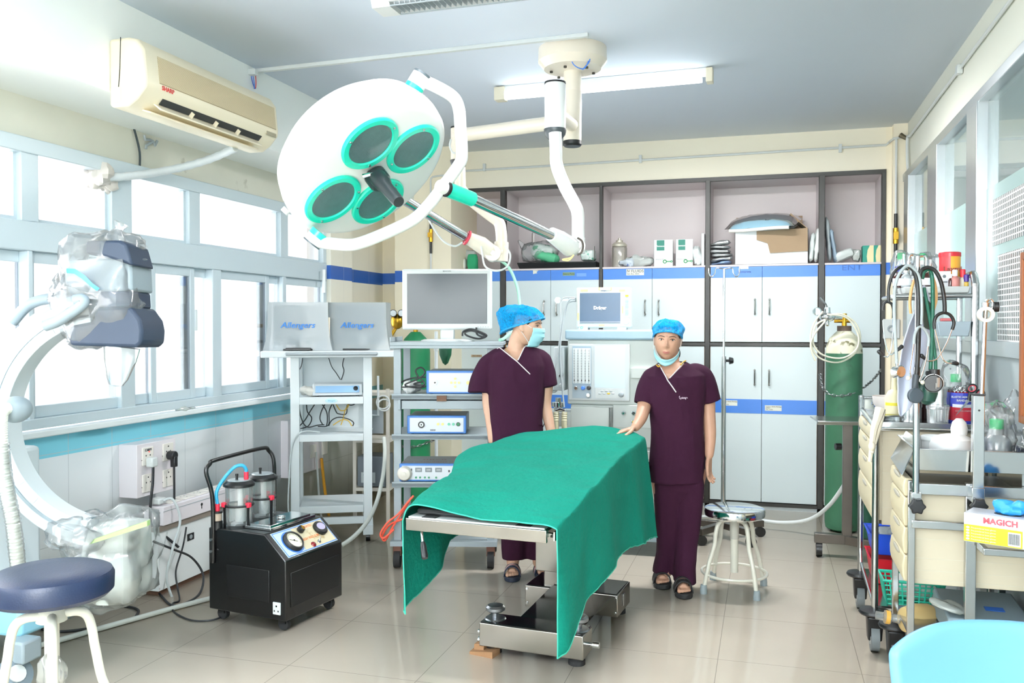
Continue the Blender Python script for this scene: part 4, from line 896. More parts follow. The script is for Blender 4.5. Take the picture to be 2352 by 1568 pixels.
# white low cupboard with a lilac power strip on it
b0, b1 = at(364, 1358, X=-3.22, ), at(498, 1300, X=-3.22); zc = at(364, 1222, X=-3.22).z
bxl = (XW - 0 + .003)
cb = T('wall_box', 'low white metal box with rusted bottom edge under the power strip', 'box', ((bxl - 3.22) / 2, (b0.y + b1.y) / 2 + .1, 0))
yl = b0.y - cb.o.location.y; yr = b1.y + .25 - cb.o.location.y; xl = bxl - cb.o.location.x; xr = -3.22 - cb.o.location.x
RW = mat('rusty_white', 'e4e9ea', .4, stain=('8a6a50', .72), ss=16)
cb.add('body', MB().box(xl, xr, yl, yr, .03, zc), RW, bev=.003)
cb.add('top_board', MB().box(xl, xr + .01, yl - .005, yr, zc, zc + .03), mat('worn_board', '8f8378', .8, var=.4, vs=14))
cb.add('foot', MB().box(xl + .02, xr - .02, yl + .03, yr - .05, 0, .035), mat('rust', '6b5040', .9))
pl_ = at(438, 1232, X=-3.218); cb.add('socket_plate', MB().box(xr, xr + .004, pl_.y - cb.o.location.y - .03, pl_.y - cb.o.location.y + .03, pl_.z - .02, pl_.z + .02), BLACK, bev=.001)
cb.add('socket_hole', MB().cyl((xr + .004, pl_.y - cb.o.location.y, pl_.z), (xr + .0055, pl_.y - cb.o.location.y, pl_.z), .013, n=16), GPL)
ps = T('power_strip', 'long lilac power strip board with white sockets, lying on the low white box', 'power strip', (-3.27, cb.o.location.y, zc + .031), 0)
A0 = at(372, 1212, X=-3.2) ; ps.add('case', MB().box(-.06, .07, yl + .02, yr - .02, 0, .105), LIL, bev=.004)
ps.add('lid_seam', MB().box(.0701, .072, yl + .02, yr - .02, .078, .081), GPL)
for i in range(5):
    y = yl + .16 + i * .125
    if y + .06 > yr: break
    s_ = ps.add('socket', MB().box(-.04, .05, y - .05, y + .05, .105, .112), SOCK, bev=.003)
    ps.add('socket_holes', MB().box(-.01, -.004, y - .02, y - .012, .112, .1125).box(-.01, -.004, y + .012, y + .02, .112, .1125).box(.02, .027, y - .004, y + .004, .112, .1125), BLACK, par=s_)
ps.add('key_slot', MB().cyl((.0701, yl + .36, .055), (.072, yl + .36, .055), .009, n=12).box(.0701, .0715, yl + .357, yl + .363, .03, .055), BLACK)
t = T('plug_cord', 'grey-white plug with pale cord on the left end of the power strip', 'plug', (-3.26, cb.o.location.y + yl + .06, zc + .145))
t.add('plug', MB().box(-.035, .03, -.035, .03, 0, .035), WPL, bev=.01)
t.add('cord', MB().tube(spl([(.03, 0, .02), (.07, .03, .02), (.1, .05, -.1), (.1, -.02, -.25), (.09, -.05, -.42), (.14, .04, -.6), (.3, .3, -.655)], 8), .007, 8), mat('pale_cable', 'c3cbcd', .5))
# cables and hoses on the floor at the left
def fl(px, py, z=.008): return at(px, py, Z=z)
solo('drain_hose', 'long pale grey hose lying across the floor from stool to suction machine', 'hose', MB().tube(spl([fl(60, 1490, .014), fl(150, 1466, .014), fl(215, 1447, .014), fl(330, 1415, .014), fl(420, 1390, .014), fl(490, 1372, .014)], 8), .013, 10), mat('pale_hose', 'c6cac4', .45))
solo('floor_cable', 'black cable looping on the floor behind the round stool', 'cable', MB().tube(spl([fl(310, 1418), fl(318, 1402), fl(300, 1394), fl(270, 1392), fl(200, 1398), fl(120, 1420), fl(88, 1432), fl(90, 1442), fl(140, 1450), fl(205, 1443)], 6), .007, 8), CBL)
q = [at(352, 1243, X=-3.19), at(400, 1262, X=-3.17), at(440, 1280, X=-3.14), at(466, 1318, X=-3.1), fl(460, 1360), fl(430, 1383), fl(395, 1390), fl(365, 1362), fl(345, 1343), fl(312, 1350)]
solo('floor_cable', 'black cable hanging in front of the low white box and coiling on the floor', 'cable', MB().tube(spl(q, 7), .0065, 8), CBL)
q = [at(428, 1210, X=-3.19), at(420, 1255, X=-3.18), at(404, 1310, X=-3.17), at(408, 1350, X=-3.14), fl(412, 1378), fl(396, 1386), fl(400, 1405), fl(440, 1424), fl(490, 1423), fl(525, 1408)]
solo('floor_cable', 'thin black cable from the power strip to the suction machine', 'cable', MB().tube(spl(q, 7), .005, 8), CBL)
solo('plastic_pouch', 'small clear pouch with a blue cap on the window sill', 'pouch', MB().crumple(at(425, 943, X=XW + .02) + V((0, 0, .012)), (.03, .1, .018), .02, 12, 22, 12, 0, None, 5).cyl(at(404, 936, X=XW + .02), at(404, 930, X=XW + .02), .008, n=8), MILK)
# ================================================================ middle: carts, gas cylinders, anaesthesia machine
# white double-monitor cart
CW = mat('cart_white', 'd2d9dc', .4, coat=.1)
q = at(668, 1195, d=6.0)
wc = T('monitor_cart', 'tall white shelf cart with an open frame, holding two covered monitors', 'cart', (q.x, q.y, 0), 26)
W, Dp = .555, .42
zt = at(755, 812, d=6.0).z
for x in (0.03, W - .03):
    wc.add('post', MB().box(x - .03, x + .03, 0, .055, .1, zt - .02), CW, bev=.003)
    wc.add('rear_post', MB().box(x - .03, x + .03, Dp - .055, Dp, .1, zt - .02), CW, bev=.003)
    wc.add('foot', MB().prism([(-.05, .05), (Dp + .14, .05), (Dp + .14, .09), (Dp, .12), (-.05, .12)], x - .035, x + .035, 'x'), CW, bev=.004)
    for y in (0, Dp + .08): wc.add('castor', MB().cyl((x - .015, y, .028), (x + .015, y, .028), .028, n=16), BLACK)
wc.add('back_panel', MB().box(.06, W - .06, Dp - .03, Dp - .02, at(755, 990, d=6.3).z, zt - .02), CW)
wc.add('top', MB().box(-.19, W + .16, -.06, Dp, zt - .025, zt + .02), CW, bev=.006)
wc.add('front_handle', MB().tube([(-.02, -.06, zt), (-.02, -.085, zt), (W + .03, -.085, zt), (W + .03, -.06, zt)], .011, 10), GPL)
shz = [at(760, y, d=6.03).z for y in (918, 1003, 1168)]
for i, z in enumerate(shz + [.22]):
    if i == 3: wc.add('base_rail', MB().box(.06, W - .06, -.0, .03, .12, .17), CW, bev=.003); continue
    s_ = wc.add('shelf', MB().box(.06, W - .06, -.02, Dp - .03, z - .03, z + .02), CW, bev=.004)
    if i == 0:
        wc.add('oval_badge', MB().lathe([(.042, 0), (.04, .003), (0, .0035)], (W / 2, -.02, z - .004), rx(90), 28, 1, .4), mat('badge_blue', 'b5d6e2', .3), par=s_)
        wc.text('lettering', 'Allengers', .014, (W / 2, -.0238, z - .004), (90, 0, 0), mat('badge_ink', '2f8fb5', .4), par=s_, shear=.25)
def wcp(px, py, y=0):                          # pixel -> point in the cart's frame on its local plane y
    o = wc.L((0, 0, CAMZ)); d_ = wc.I.to_3x3() @ ray(px, py); t_ = (y - o.y) / d_.y; return o + d_ * t_
# processor on the upper shelf
p = wcp(775, 905, .02)
bx_ = T('video_processor', 'low white processor box with blue keys on the upper shelf of the white cart', 'processor', wc.M @ V((p.x, .02, shz[0] + .02)), 26)
bx_.add('case', MB().prism([(0, .008), (.26, .008), (.26, .085), (.04, .085)], -.17, .17, 'x'), mat('case_white', 'cfd4d7', .4), bev=.006)
FM = rx(63); fc = V((0, .017, .047))
bx_.add('key_strip', MB().obox(fc + V((-.0, -.003, .004)), (.3, .05, .003), FM), mat('key_blue', '8db3d6', .4))
ks = MB()
for i in range(9): ks.obox(fc + FM @ V((-.105 + i * .024, .002, .0045)), (.018, .008, .002), FM)
bx_.add('keys', ks, mat('key_deep', '4f86c4', .4)); bx_.add('dial', MB().lathe([(.017, .0), (.016, .008), (0, .009)], fc + FM @ V((.125, .006, .002)), FM, 20), BLACK)
for x in (-.14, .14): bx_.add('rubber_foot', MB().cyl((x, .03, 0), (x, .03, .01), .01, n=10), BLACK)
solo('crumpled_wrap', 'crumpled pale plastic wrap beside the processor on the white cart', 'wrap', MB().crumple(wc.M @ V((.12, .1, shz[0] + .055)), (.055, .07, .035), .03, 14, 26, 16, 0, None, 5), mat('pale_wrap', 'dcd9d2', .4, var=.15))
# covered monitors
COVER = film('frosted_cover', 'a3aeb3', .6, .05, .3); SCRG = mat('monitor_grey', '6f7d86', .5)
def covmon(xc, lab, seed, rz):
    w, h = .2, .335
    m = T('covered_monitor', lab, 'monitor', wc.M @ V((xc, .08, zt + .021)), 26 + rz, 'covered monitors on the white cart')
    m.add('screen', MB().box(-w + .025, w - .025, .0, .05, .04, h - .02), SCRG, bev=.006)
    m.add('base', MB().box(-.1, .1, -.06, .12, 0, .012).box(-.03, .03, .03, .05, .01, .08), BLACK, bev=.003)
    P = []
    for i in range(15):
        z = h * (1 - i / 14); r_ = []
        for j in range(48):
            a = 2 * PI * j / 48; k = max(abs(math.cos(a)), abs(math.sin(a))); fl_ = 1 + .16 * (i / 14) ** 3
            x = (w + .004) * math.cos(a) / k * fl_; y = .03 + .075 * math.sin(a) / k * fl_
            n_ = .009 * noise.noise((x * 11, z * 6 + seed, y * 14)) * (.3 + i / 14) * (.3 if math.sin(a) < -.4 and i < 11 else 1)
            r_.append((x + n_ * math.cos(a), y + n_ * math.sin(a), z))
        P.append(r_)
    mb = MB().loft(P[::-1], False); b = len(mb.v); mb.v += [V((0, .03, h + .002))]
    for j in range(48): mb._f((14 * 48 + j, 14 * 48 + (j + 1) % 48, b))
    m.add('dust_cover', mb, COVER)
    m.text('lettering', 'Allengers', .055, (-.0, -.057, h * .52), (90, 0, 0), mat('print_blue', '1f74c4', .5), shear=.25, bold=.0008, sx=1.12)
    return m
covmon(wcp(686, 740, .05).x, 'left one of two monitors under blue-lettered dust covers, nearest the window', 3, -5)
covmon(wcp(824, 740, .05).x, 'right one of two monitors under blue-lettered dust covers, beside the grey cart', 9, -14)
solo('keyboard', 'thin black keyboard lying under the left covered monitor', 'keyboard', MB().obox(wc.M @ V((wcp(686, 800, 0).x, -.02, zt + .032)), (.17, .05, .018), rzm(26)), BLACK, bev=.004)
p = wcp(755, 760, .05)
solo('white_tube', 'slim cream tube between the two covered monitors', 'tube', MB().tube([wc.M @ V((p.x, .03, zt + .022)), wc.M @ V((p.x + .004, .03, zt + .25))], .007, 8), mat('cream_tube', 'e2d6c2', .5))
# cables on the white cart
CBL = MATS['black_cable']; YW = mat('yellow_cable', 'c9a64a', .5); n0 = len(COL.objects)
def wcable(lab, pts, y, r=.004, m=None): solo('cable', lab, 'cable', MB().tube(spl([wc.M @ wcp(x, yy, y) for x, yy in pts], 6), r, 6), m or CBL)
cl = [('thick black cable drooping at the left end of the cart opening', [(686, 927), (692, 960), (705, 980), (730, 976), (745, 975)], CBL),
      ('black cable crossing leftwards below the upper shelf of the white cart', [(725, 925), (712, 945), (700, 965), (684, 982)], CBL),
      ('black cable in a wide S under the badge of the white cart', [(704, 925), (706, 945), (716, 960), (708, 978), (690, 984)], CBL),
      ('black cable crossing rightwards below the oval badge', [(738, 925), (750, 945), (752, 965), (750, 978)], CBL),
      ('black cable looping behind the others in the cart opening', [(748, 925), (738, 945), (735, 962), (742, 976)], CBL),
      ('black cable falling from the badge to the lower shelf', [(764, 925), (756, 945), (754, 976), (730, 979)], CBL),
      ('black cable from the middle to the heap on the second shelf', [(764, 926), (772, 945), (778, 950), (795, 950), (797, 930)], CBL),
      ('black cable arching to the right end of the opening', [(755, 978), (762, 965), (778, 958), (800, 962), (812, 970), (810, 978)], CBL),
      ('black cable loop hanging at the right end of the opening', [(795, 925), (804, 930), (814, 928), (817, 920)], CBL),
      ('yellow cable twisted among the black ones', [(772, 928), (782, 942), (795, 940), (803, 926)], YW),
      ('yellow cable running down the heap of black cables', [(800, 926), (792, 945), (788, 962), (783, 976)], YW),
      ('yellow cable lying towards the right on the second shelf', [(765, 976), (785, 964), (800, 966), (808, 978)], YW)]
for lab, pts, m in cl: wcable(lab, pts, .2, .0042, m)
wcable('thin black cable from the cart top at the left post', [(695, 822), (692, 840), (684, 858), (684, 880)], .3, .0032)
wcable('black cable hanging from the cart top towards the processor', [(755, 822), (762, 842), (772, 856), (782, 872)], .3, .0032)
wcable('black cable hanging behind the processor at its right', [(790, 822), (787, 838), (790, 852), (784, 872)], .3, .0036)
solo('vent_hose', 'pale flexible hose curving from the cart down to the floor by the suction machine', 'hose', MB().tube(spl([at(882, 1005, d=6.2), at(884, 1040, d=6.1), at(880, 1090, d=5.95), at(866, 1150, d=5.8), at(845, 1195, d=5.6), at(815, 1230, d=5.5), at(785, 1252, d=5.45)], 8), .014, 10), mat('pale_hose', 'c6cac4', .45))
wcable('thin grey cable from the second shelf down the left post of the white cart', [(735, 992), (700, 990), (678, 1004), (668, 1040), (664, 1100), (662, 1165), (668, 1195)], -.03, .005, mat('pale_cable', 'c3cbcd', .5))
# gas cylinders
GREENC_ = mat('cylinder_green', '2f7d55', .5, var=.3, vs=6, stain=('3d5a46', .64), ss=5)
def cylinder(name_lab, x, y, r, zs, m, cream=None, z0=0):
    t = T('gas_cylinder', name_lab, 'gas cylinder', (x, y, 0))
    t.add('body', MB().lathe([(r * .7, .0), (r * .95, .02), (r, .06), (r, zs)], n=36), m)
    t.add('shoulder', MB().lathe([(r, zs - .002), (r * .97, zs + .05), (r * .8, zs + .11), (r * .45, zs + .155), (r * .32, zs + .17)], n=36), cream or m)
    return t
q = at(770, 1110, Y=6.78); cylinder('green gas cylinder standing in the corner behind the white cart', q.x, 6.75, .115, 1.25, GREENC_)
GB = mat('cylinder_bright_green', '1f8a58', .45, var=.3, vs=4)
q = at(953, 1000, Y=6.7); c2 = cylinder('bright green gas cylinder behind the grey cart, chained to the wall', q.x, 6.72, .12, 1.28, GB)
def chain(lab, pts, r=.011):
    P = spl(pts, 12); mb = MB(); L = 0; step = r * 1.7; last = None; i = 0
    for a, b in zip(P, P[1:]):
        L += (b - a).length
        if L >= step:
            L = 0; M = frame_to(b - a) @ rzm(90 * (i % 2)) @ rx(90); mb.torus(b, M, r, r * .27, 9, 4, .65); i += 1
    return solo('chain', lab, 'chain', mb, mat('dull_steel', '8e9192', .4, .9, var=.3))
cx2, cy2 = q.x, 6.72
for z, lab in ((.907, 'upper chain round the bright green gas cylinder behind the grey cart'), (.527, 'lower chain round the bright green gas cylinder behind the grey cart')):
    chain(lab, [(cx2 - .2, 7.0, z + .03), (cx2 - .13, cy2 - .04, z), (cx2 - .05, cy2 - .128, z - .02), (cx2 + .06, cy2 - .126, z - .01), (cx2 + .14, cy2 - .03, z + .02), (cx2 + .22, 7.0, z + .04)], .014)
BRASS = mat('brass', 'c89a35', .3, 1)
rg = at(913, 733, d=6.7)
c2.add('valve', MB().cyl((0, 0, 1.42), (0, 0, 1.53), .02, n=12).cyl((-.05, 0, 1.49), (.05, 0, 1.49), .014, n=10), BRASS)
t = T('pressure_regulator', 'brass gas regulator with two round gauges beside the large monitor', 'regulator', rg)
t.add('body', MB().ell(at(912, 738, d=6.7), (.05, .045, .06), 20, 12).tube([at(908, 755, d=6.7), at(899, 770, d=6.68)], .014, 10).cyl(at(912, 745, d=6.7), V((cx2, cy2, 1.49)), .016, n=12), BRASS, w=1)
for px in (903, 922):
    g_ = t.add('gauge', MB().cyl(at(px, 719, d=6.64), at(px, 719, d=6.68), .028, n=20), BLACK, w=1)
    t.add('gauge_face', MB().cyl(at(px, 719, d=6.637), at(px, 719, d=6.64), .023, n=20), W_, par=g_, w=1)
q = at(1936, 1210, d=6.4)
GO = mat('cylinder_old_green', '3b7355', .55, var=.35, vs=5, stain=('2c4537', .62), ss=4)
oc = cylinder('large worn green gas cylinder with chipped cream shoulder at the right end of the cupboards', q.x, q.y, .128, 1.3, GO, mat('chipped_cream', 'd6d3bd', .6, stain=('6d6a4e', .6), ss=14))
zs = 1.47
oc.add('neck', MB().cyl((0, 0, zs - .01), (0, 0, zs + .03), .05, n=18), mat('rusty_neck', '5b4a40', .7))
oc.add('valve', MB().cyl((0, 0, zs + .02), (0, 0, zs + .12), .018, n=12).cyl((-.07, 0, zs + .065), (.05, 0, zs + .065), .013, n=12), BRASS)
rg_ = at(1900, 728, d=6.3); rl = oc.L(rg_)
t = T('pressure_regulator', 'chrome gas regulator with small gauge on the large worn cylinder', 'regulator', rg_)
t.add('body', MB().ell((0, 0, 0), (.055, .05, .035), 22, 12).cyl((0, 0, .02), (0, 0, .07), .024, .02, 14).cyl((0, 0, -.02), (0, -.02, -.06), .014, n=10).cyl((.05, 0, 0), (.1, .03, -.005), .013, n=10), CHROME)
t.add('gauge', MB().cyl((-.075, -.02, .04), (-.07, -.045, .04), .03, n=20), CHROME)
t.add('gauge_face', MB().cyl((-.0751, -.045, .04), (-.075, -.047, .04), .025, n=20), W_)
t.add('lever', MB().tube([(0, 0, .07), (-.01, -.02, .09), (-.05, -.03, .14)], .006, 8), STEEL)
loops = [[(1890, 715), (1868, 745), (1862, 785), (1880, 820), (1925, 832), (1965, 810), (1976, 775), (1965, 742), (1935, 722), (1905, 722)],
         [(1905, 722), (1945, 730), (1970, 765), (1968, 800), (1935, 822), (1890, 815), (1868, 788), (1872, 750), (1892, 735)],
         [(1893, 740), (1872, 765), (1862, 790), (1866, 812), (1873, 828)]]
pts = []
for i, l in enumerate(loops): pts += [at(x, y, d=6.2 - .015 * i) for x, y in l]
solo('oxygen_tube', 'coil of cream tubing hanging from the regulator of the large worn cylinder', 'tube', MB().tube(spl(pts, 6), .0065, 8), mat('cream_tubing', 'd9d7c4', .35))
chain('chain slung round the large worn gas cylinder to the right post', [at(1884, 855, d=6.45), at(1888, 885, d=6.3), at(1905, 905, d=6.24), at(1940, 908, d=6.24), at(1975, 895, d=6.3), at(2005, 872, d=6.5), at(2022, 850, d=6.7)], .014)
q = at(1985, 1100, d=5.9); c4 = cylinder('small dark green cylinder half hidden behind the rear drawer trolley', q.x + .02, q.y, .06, .83, mat('cylinder_dark_green', '1f5c45', .5, var=.2), mat('cylinder_grey_top', 'aab0aa', .5))
# ---------------------------------------------------------------- grey endoscopy cart
GC = mat('worn_grey_paint', '9aa5ab', .42, var=.12, vs=5, stain=('6e4d44', .745), ss=20)
dC = 5.4; q = at(905, 1000, d=dC); wC = .62; dpC = .45
gc_ = T('endoscopy_cart', 'worn grey metal cart with four shelves carrying blue-edged boxes', 'cart', (q.x, q.y, 0), 15)
def gcp(px, py, y=0):
    o = gc_.L((0, 0, CAMZ)); d_ = gc_.I.to_3x3() @ ray(px, py); t_ = (y - o.y) / d_.y; return o + d_ * t_
zT = gcp(1000, 789).z
for x in (.02, wC - .02):
    for y in (.02, dpC - .02):
        gc_.add('post', MB().box(x - .022, x + .022, y - .016, y + .016, .14, zT), GC)
        cc = gc_.add('castor', MB().cyl((x - .02, y - .02, .055), (x + .02, y - .02, .055), .055, n=22), RUB)
        gc_.add('castor_fork', MB().box(x - .026, x + .026, y - .04, y + .02, .075, .145), mat('rusty_fork', '6f4a3c', .8, var=.3), par=cc, bev=.004)
gc_.add('top_shelf', MB().box(-.02, wC + .06, -.03, dpC + .02, zT - .012, zT + .01).box(-.02, wC + .06, -.03, -.024, zT - .03, zT - .012).box(-.02, -.014, -.03, dpC + .02, zT + .01, zT + .04), GC, bev=.003)
sh = [gcp(1000, y).z for y in (911, 1003, 1112)]
for i, z in enumerate(sh):
    s_ = gc_.add('shelf', MB().box(-.01, wC + .01, -.03, dpC + .01, z - .012, z + .012).box(-.01, wC + .01, -.03, -.026, z - .014, z + .02), GC, bev=.003)
gc_.add('drawer_rail', MB().box(.05, wC - .03, -.02, .3, sh[0] - .075, sh[0] - .022).box(.03, .045, -.025, .3, sh[0] - .08, sh[0] - .015), GC, bev=.003)
gc_.add('latch', MB().box(.27, .33, -.042, -.029, sh[0] - .024, sh[0] + .01), mat('rust', '6b5040', .9))
gc_.add('base_tray', MB().box(-.02, wC + .02, -.04, dpC + .03, .14, .17), GC)
BE = mat('bezel_blue', '3f74b8', .4); FW = mat('face_white', 'd5dae1', .35); GT = mat('unit_top', '8f9496', .5)
def unit(lab, px0, px1, pyt, pyb, zsh, yd, seed):
    a, b = gcp(px0, pyb, yd), gcp(px1, pyb, yd); h = gcp(px0, pyt, yd).z - zsh; w = b.x - a.x
    u = T('endoscopy_unit', lab, 'medical unit', gc_.M @ V(((a.x + b.x) / 2, yd, zsh)), 15); w /= 2
    u.add('case', MB().box(-w + .006, w - .006, .012, .33, .008, h - .003), GT, bev=.004)
    u.add('bezel', MB().box(-w, w, 0, .014, .004, h), BE, bev=.006)
    u.add('face', MB().box(-w + .017, w - .017, -.0025, 0, .016, h - .014), FW, bev=.001)
    for x in (-w + .03, w - .03): u.add('rubber_foot', MB().cyl((x, .03, 0), (x, .03, .01), .01, n=8), BLACK)
    return u, w, h
def btn(u, x, z, r, m, nm='button', d=.006): return u.add(nm, MB().cyl((x, -.0025, z), (x, -.0025 - d, z), r, n=16), m)
GOLD = mat('gold_button', 'c9b46a', .35, .5); GRB = mat('green_button', '5fb295', .4); DGR = mat('dark_green_button', '137a4c', .35)
u, w, h = unit('blue-edged camera unit with gold round buttons on the upper shelf of the grey cart', 979, 1128, 851, 887, sh[0] + .013, .02, 1)
btn(u, -w + .055, h * .5, .012, CHROME, 'connector'); btn(u, -w + .055, h * .5, .006, BLACK, 'connector_hole', .008)
for dx, dz in ((0, 0), (.024, 0), (-.024, 0), (0, .024), (0, -.024)): btn(u, -w + .18 + dx, h * .5 + dz, .008, GOLD)
for k in range(3): btn(u, -w + .26 + k * .034, h * .5, .011, GOLD)
u.text('lettering', '1CCD', .034, (-w + .3, -.0032, h * .28), (90, 0, 0), mat('grey_print', 'b9bfc4', .5), shear=.2)
u, w, h = unit('blue-edged light source with a black lamp port on the third shelf of the grey cart', 935, 1071, 954, 996, sh[1] + .013, .02, 2)
u.add('lamp_port', MB().lathe([(.021, 0), (.021, .006), (.014, .006), (.014, .004)], (-w + .09, -.0025, h * .52), rx(90), 28), BLACK); btn(u, -w + .09, h * .52, .0125, W_, 'port_disc', .005); btn(u, -w + .09, h * .52, .005, BLACK, 'port_pin', .008)
for k, m_ in ((0, GOLD), (1, GOLD), (2.4, GRB), (3.4, GRB)): btn(u, w * .05 + k * .028, h * .55, .0085, m_)
btn(u, w - .05, h * .55, .0125, BLACK); btn(u, w - .05, h * .55, .009, DGR, 'power_button', .009)
bc = MB()
for k in range(10): bc.box(-w + .145 + k * .0034, -w + .147 + k * .0034, -.0032, -.0026, .022, .032)
u.add('bar_code', bc, INK)
u.add('top_marking', text_mb('MMC E N', .03, 0).xf(lambda p: V((p.x + .02, .1 + p.y, h - .0015))), mat('red_marker', '93353a', .7), ang=0)
u, w, h = unit('blue-edged insufflator with a white round cap on the lowest shelf of the grey cart', 917, 1052, 1064, 1102, sh[2] + .013, .0, 3)
u.add('round_cap', MB().lathe([(.045, 0), (.045, .02), (.036, .034), (.014, .038), (.014, .046), (0, .047)], (-w + .035, -.0025, h * .48), rx(90), 30), mat('cap_cream', 'dcd8cf', .4))
for k in range(3):
    d_ = u.add('display', MB().box(-w + .1 + k * .062, -w + .142 + k * .062, -.004, -.0025, h * .55, h * .78), mat('led_grey', '6f767c', .3))
    u.text('digits', '888', .018, (-w + .121 + k * .062, -.0045, h * .665), (90, 0, 0), mat('led_pale', 'c9ccd0', .4), par=d_)
for x in (.105, .13, .16, .185, .23): btn(u, -w + x, h * .26, .006, DGR)
u.add('switch', MB().box(-w + .075, -w + .08, -.006, -.0025, h * .62, h * .74).box(w - .06, w - .05, -.005, -.0025, h * .55, h * .66).box(w - .03, w - .018, -.005, -.0025, h * .38, h * .46), BLACK)
u.add('top_marking', text_mb('M.M.C.N', .04, 0).xf(lambda p: V((p.x + .02, .17 + p.y, h - .0015))), mat('red_marker', '93353a', .7), ang=0)
u.add('top_marking', text_mb('ENDO INSTRUMENT UNIT', .034, 0).xf(lambda p: V((p.x, .07 + p.y, h - .0015))), mat('red_marker', '93353a', .7), ang=0)
# big monitor on top
q = gc_.M @ V((gcp(1026, 780, .12).x, .14, zT + .0105))
mo = T('large_monitor', 'large white-framed dark monitor on top of the grey cart', 'monitor', q, 15)
w, h = .285, .385; z0 = .075
mo.add('housing', MB().box(-w, w, 0, .055, z0, z0 + h), WPL, bev=.012, seg=3)
mo.add('screen', MB().box(-w + .032, w - .03, -.0015, .0, z0 + .038, z0 + h - .03), mat('dark_screen', '323e45', .2, spec=.3))
mo.add('stand_neck', MB().box(-.045, .045, .02, .06, .01, z0 + .02), WPL, bev=.008)
mo.add('stand_base', MB().lathe([(.17, 0), (.17, .008), (.15, .015), (0, .018)], (0, .04, 0), None, 36, 1, .55), WPL)
mo.text('lettering', 'BEACON', .013, (-.0, -.0008, z0 + h - .015), (90, 0, 0), mat('grey_ink', '6b7377', .6))
for k in range(5): mo.add('key', MB().box(w - .09 + k * .016, w - .085 + k * .016, -.001, 0, z0 + .017, z0 + .02), mat('grey_ink', '6b7377', .6))
solo('cable_coil', 'coil of black cable beside the stand of the large monitor', 'cable', MB().tube(spl([gc_.M @ (gcp(x, y, .1) + V((0, 0, .012))) for x, y in ((1062, 776), (1064, 766), (1080, 760), (1100, 765), (1118, 775), (1100, 782), (1075, 776), (1068, 768), (1085, 764), (1108, 772), (1114, 779), (1096, 772), (1094, 756))], 6), .006, 8), CBL)
solo('cable_heap', 'heap of black cables at the left of the camera unit on the grey cart', 'cable', MB().tube(spl([gc_.M @ (gcp(x, y, .03) + V((0, 0, .006))) for x, y in ((978, 868), (950, 870), (925, 878), (918, 890), (940, 890), (975, 884), (960, 866), (955, 852), (968, 846), (976, 858), (960, 872), (930, 886), (955, 892), (978, 889), (950, 884), (974, 878))], 7), .005, 8), CBL)
solo('white_cloth', 'crumpled white cloth behind the cable heap on the grey cart', 'cloth', MB().crumple(gc_.M @ V((gcp(945, 875, .12).x, .14, sh[0] + .045)), (.05, .06, .04), .03, 15, 26, 16, 0, None, 4), mat('white_cloth', 'e6e6e4', .8))
RC = mat('orange_cable', 'e0523a', .45)
for k, (lab, pts) in enumerate((('bright red cable hanging from the base of the grey cart, outermost', [(950, 1138), (935, 1155), (915, 1180), (890, 1200), (874, 1225), (882, 1235), (905, 1215)]),
                               ('bright red cable looping under the grey cart near its castor', [(945, 1142), (925, 1175), (905, 1205), (885, 1240), (878, 1230), (895, 1205), (930, 1190)]))):
    solo('red_cable', lab, 'cable', MB().tube(spl([at(x, y, d=5.3 + .04 * k) for x, y in pts], 6), .0065, 8), RC)
solo('oxygen_tube', 'green-white tube rising beside the lamp knuckle to the pack shelf', 'tube', MB().tube(spl([at(1125, 585, d=6.9), at(1165, 610, d=6.6), at(1185, 650, d=6.4), at(1193, 690, d=6.2), at(1192, 740, d=6.0), at(1160, 775, d=5.75), gc_.M @ V((wC + .03, .2, zT + .02))], 6), .011, 8), mat('mint_tube', '9ad4bb', .35))
iv = at(1002, 900, d=6.3)
solo('green_bag', 'dark green rubber bag hanging behind the grey cart above the camera unit', 'bag', MB().lathe([(.0, -.1), (.02, -.09), (.045, -.03), (.05, .03), (.045, .08), (.03, .1)], at(1023, 805, d=6.2), None, 16, 1, .6).torus(at(1023, 835, d=6.2), rx(90), .008, .002, 10, 4), mat('dark_green_rubber', '1d5c40', .5))
t = T('drip_stand', 'thin white drip stand pole behind the grey cart', 'stand', (iv.x, iv.y, 0))
t.add('pole', MB().cyl((0, 0, .05), (0, 0, 1.46), .012, n=12), W_); t.add('joint', MB().cyl((0, 0, 1.32), (0, 0, 1.4), .017, n=12), WPL); t.add('base', MB().lathe([(.13, 0), (.13, .03), (.02, .05)], n=24), W_)
# grey wall-side rack with a suction bottle between the two carts
q = at(870, 1230, d=6.65)
t = T('equipment_rack', 'narrow grey equipment rack standing between the white and grey carts', 'rack', (q.x - .06, q.y, 0), 10)
for x in (-.13, .13):
    for y in (0, .25): t.add('upright', MB().box(x - .012, x + .012, y - .012, y + .012, 0, 1.02), mat('rack_cream', 'cfcac0', .5))
for z in (.25, .62, .98): t.add('shelf', MB().box(-.14, .14, -.01, .27, z - .012, z + .012), MATS['rack_cream'])
t.add('grey_panel', MB().box(-.11, .1, -.02, -.012, .68, .86), GPL, bev=.003)
t.add('clip', MB().prism([(-.03, .8), (.02, .8), (-.005, .86)], -.04, -.02, 'y').prism([(-.03, .72), (.02, .72), (-.005, .67)], -.04, -.02, 'y').box(-.009, -.001, -.035, -.02, .7, .83), mat('pale_teal_clip', 'bcd3d0', .4))
t.add('dark_box', MB().box(-.11, .11, .0, .24, .27, .5), mat('dark_grey_box', '5d666d', .5), bev=.004)
t.add('label_plate', MB().box(-.08, .03, -.003, -.0, .3, .38), mat('label_grey', 'a9b3b5', .5)); t.text('lettering', 'TP', .06, (-.03, -.0045, .34), (90, 0, 0), mat('label_blue', '2e4a6e', .5))
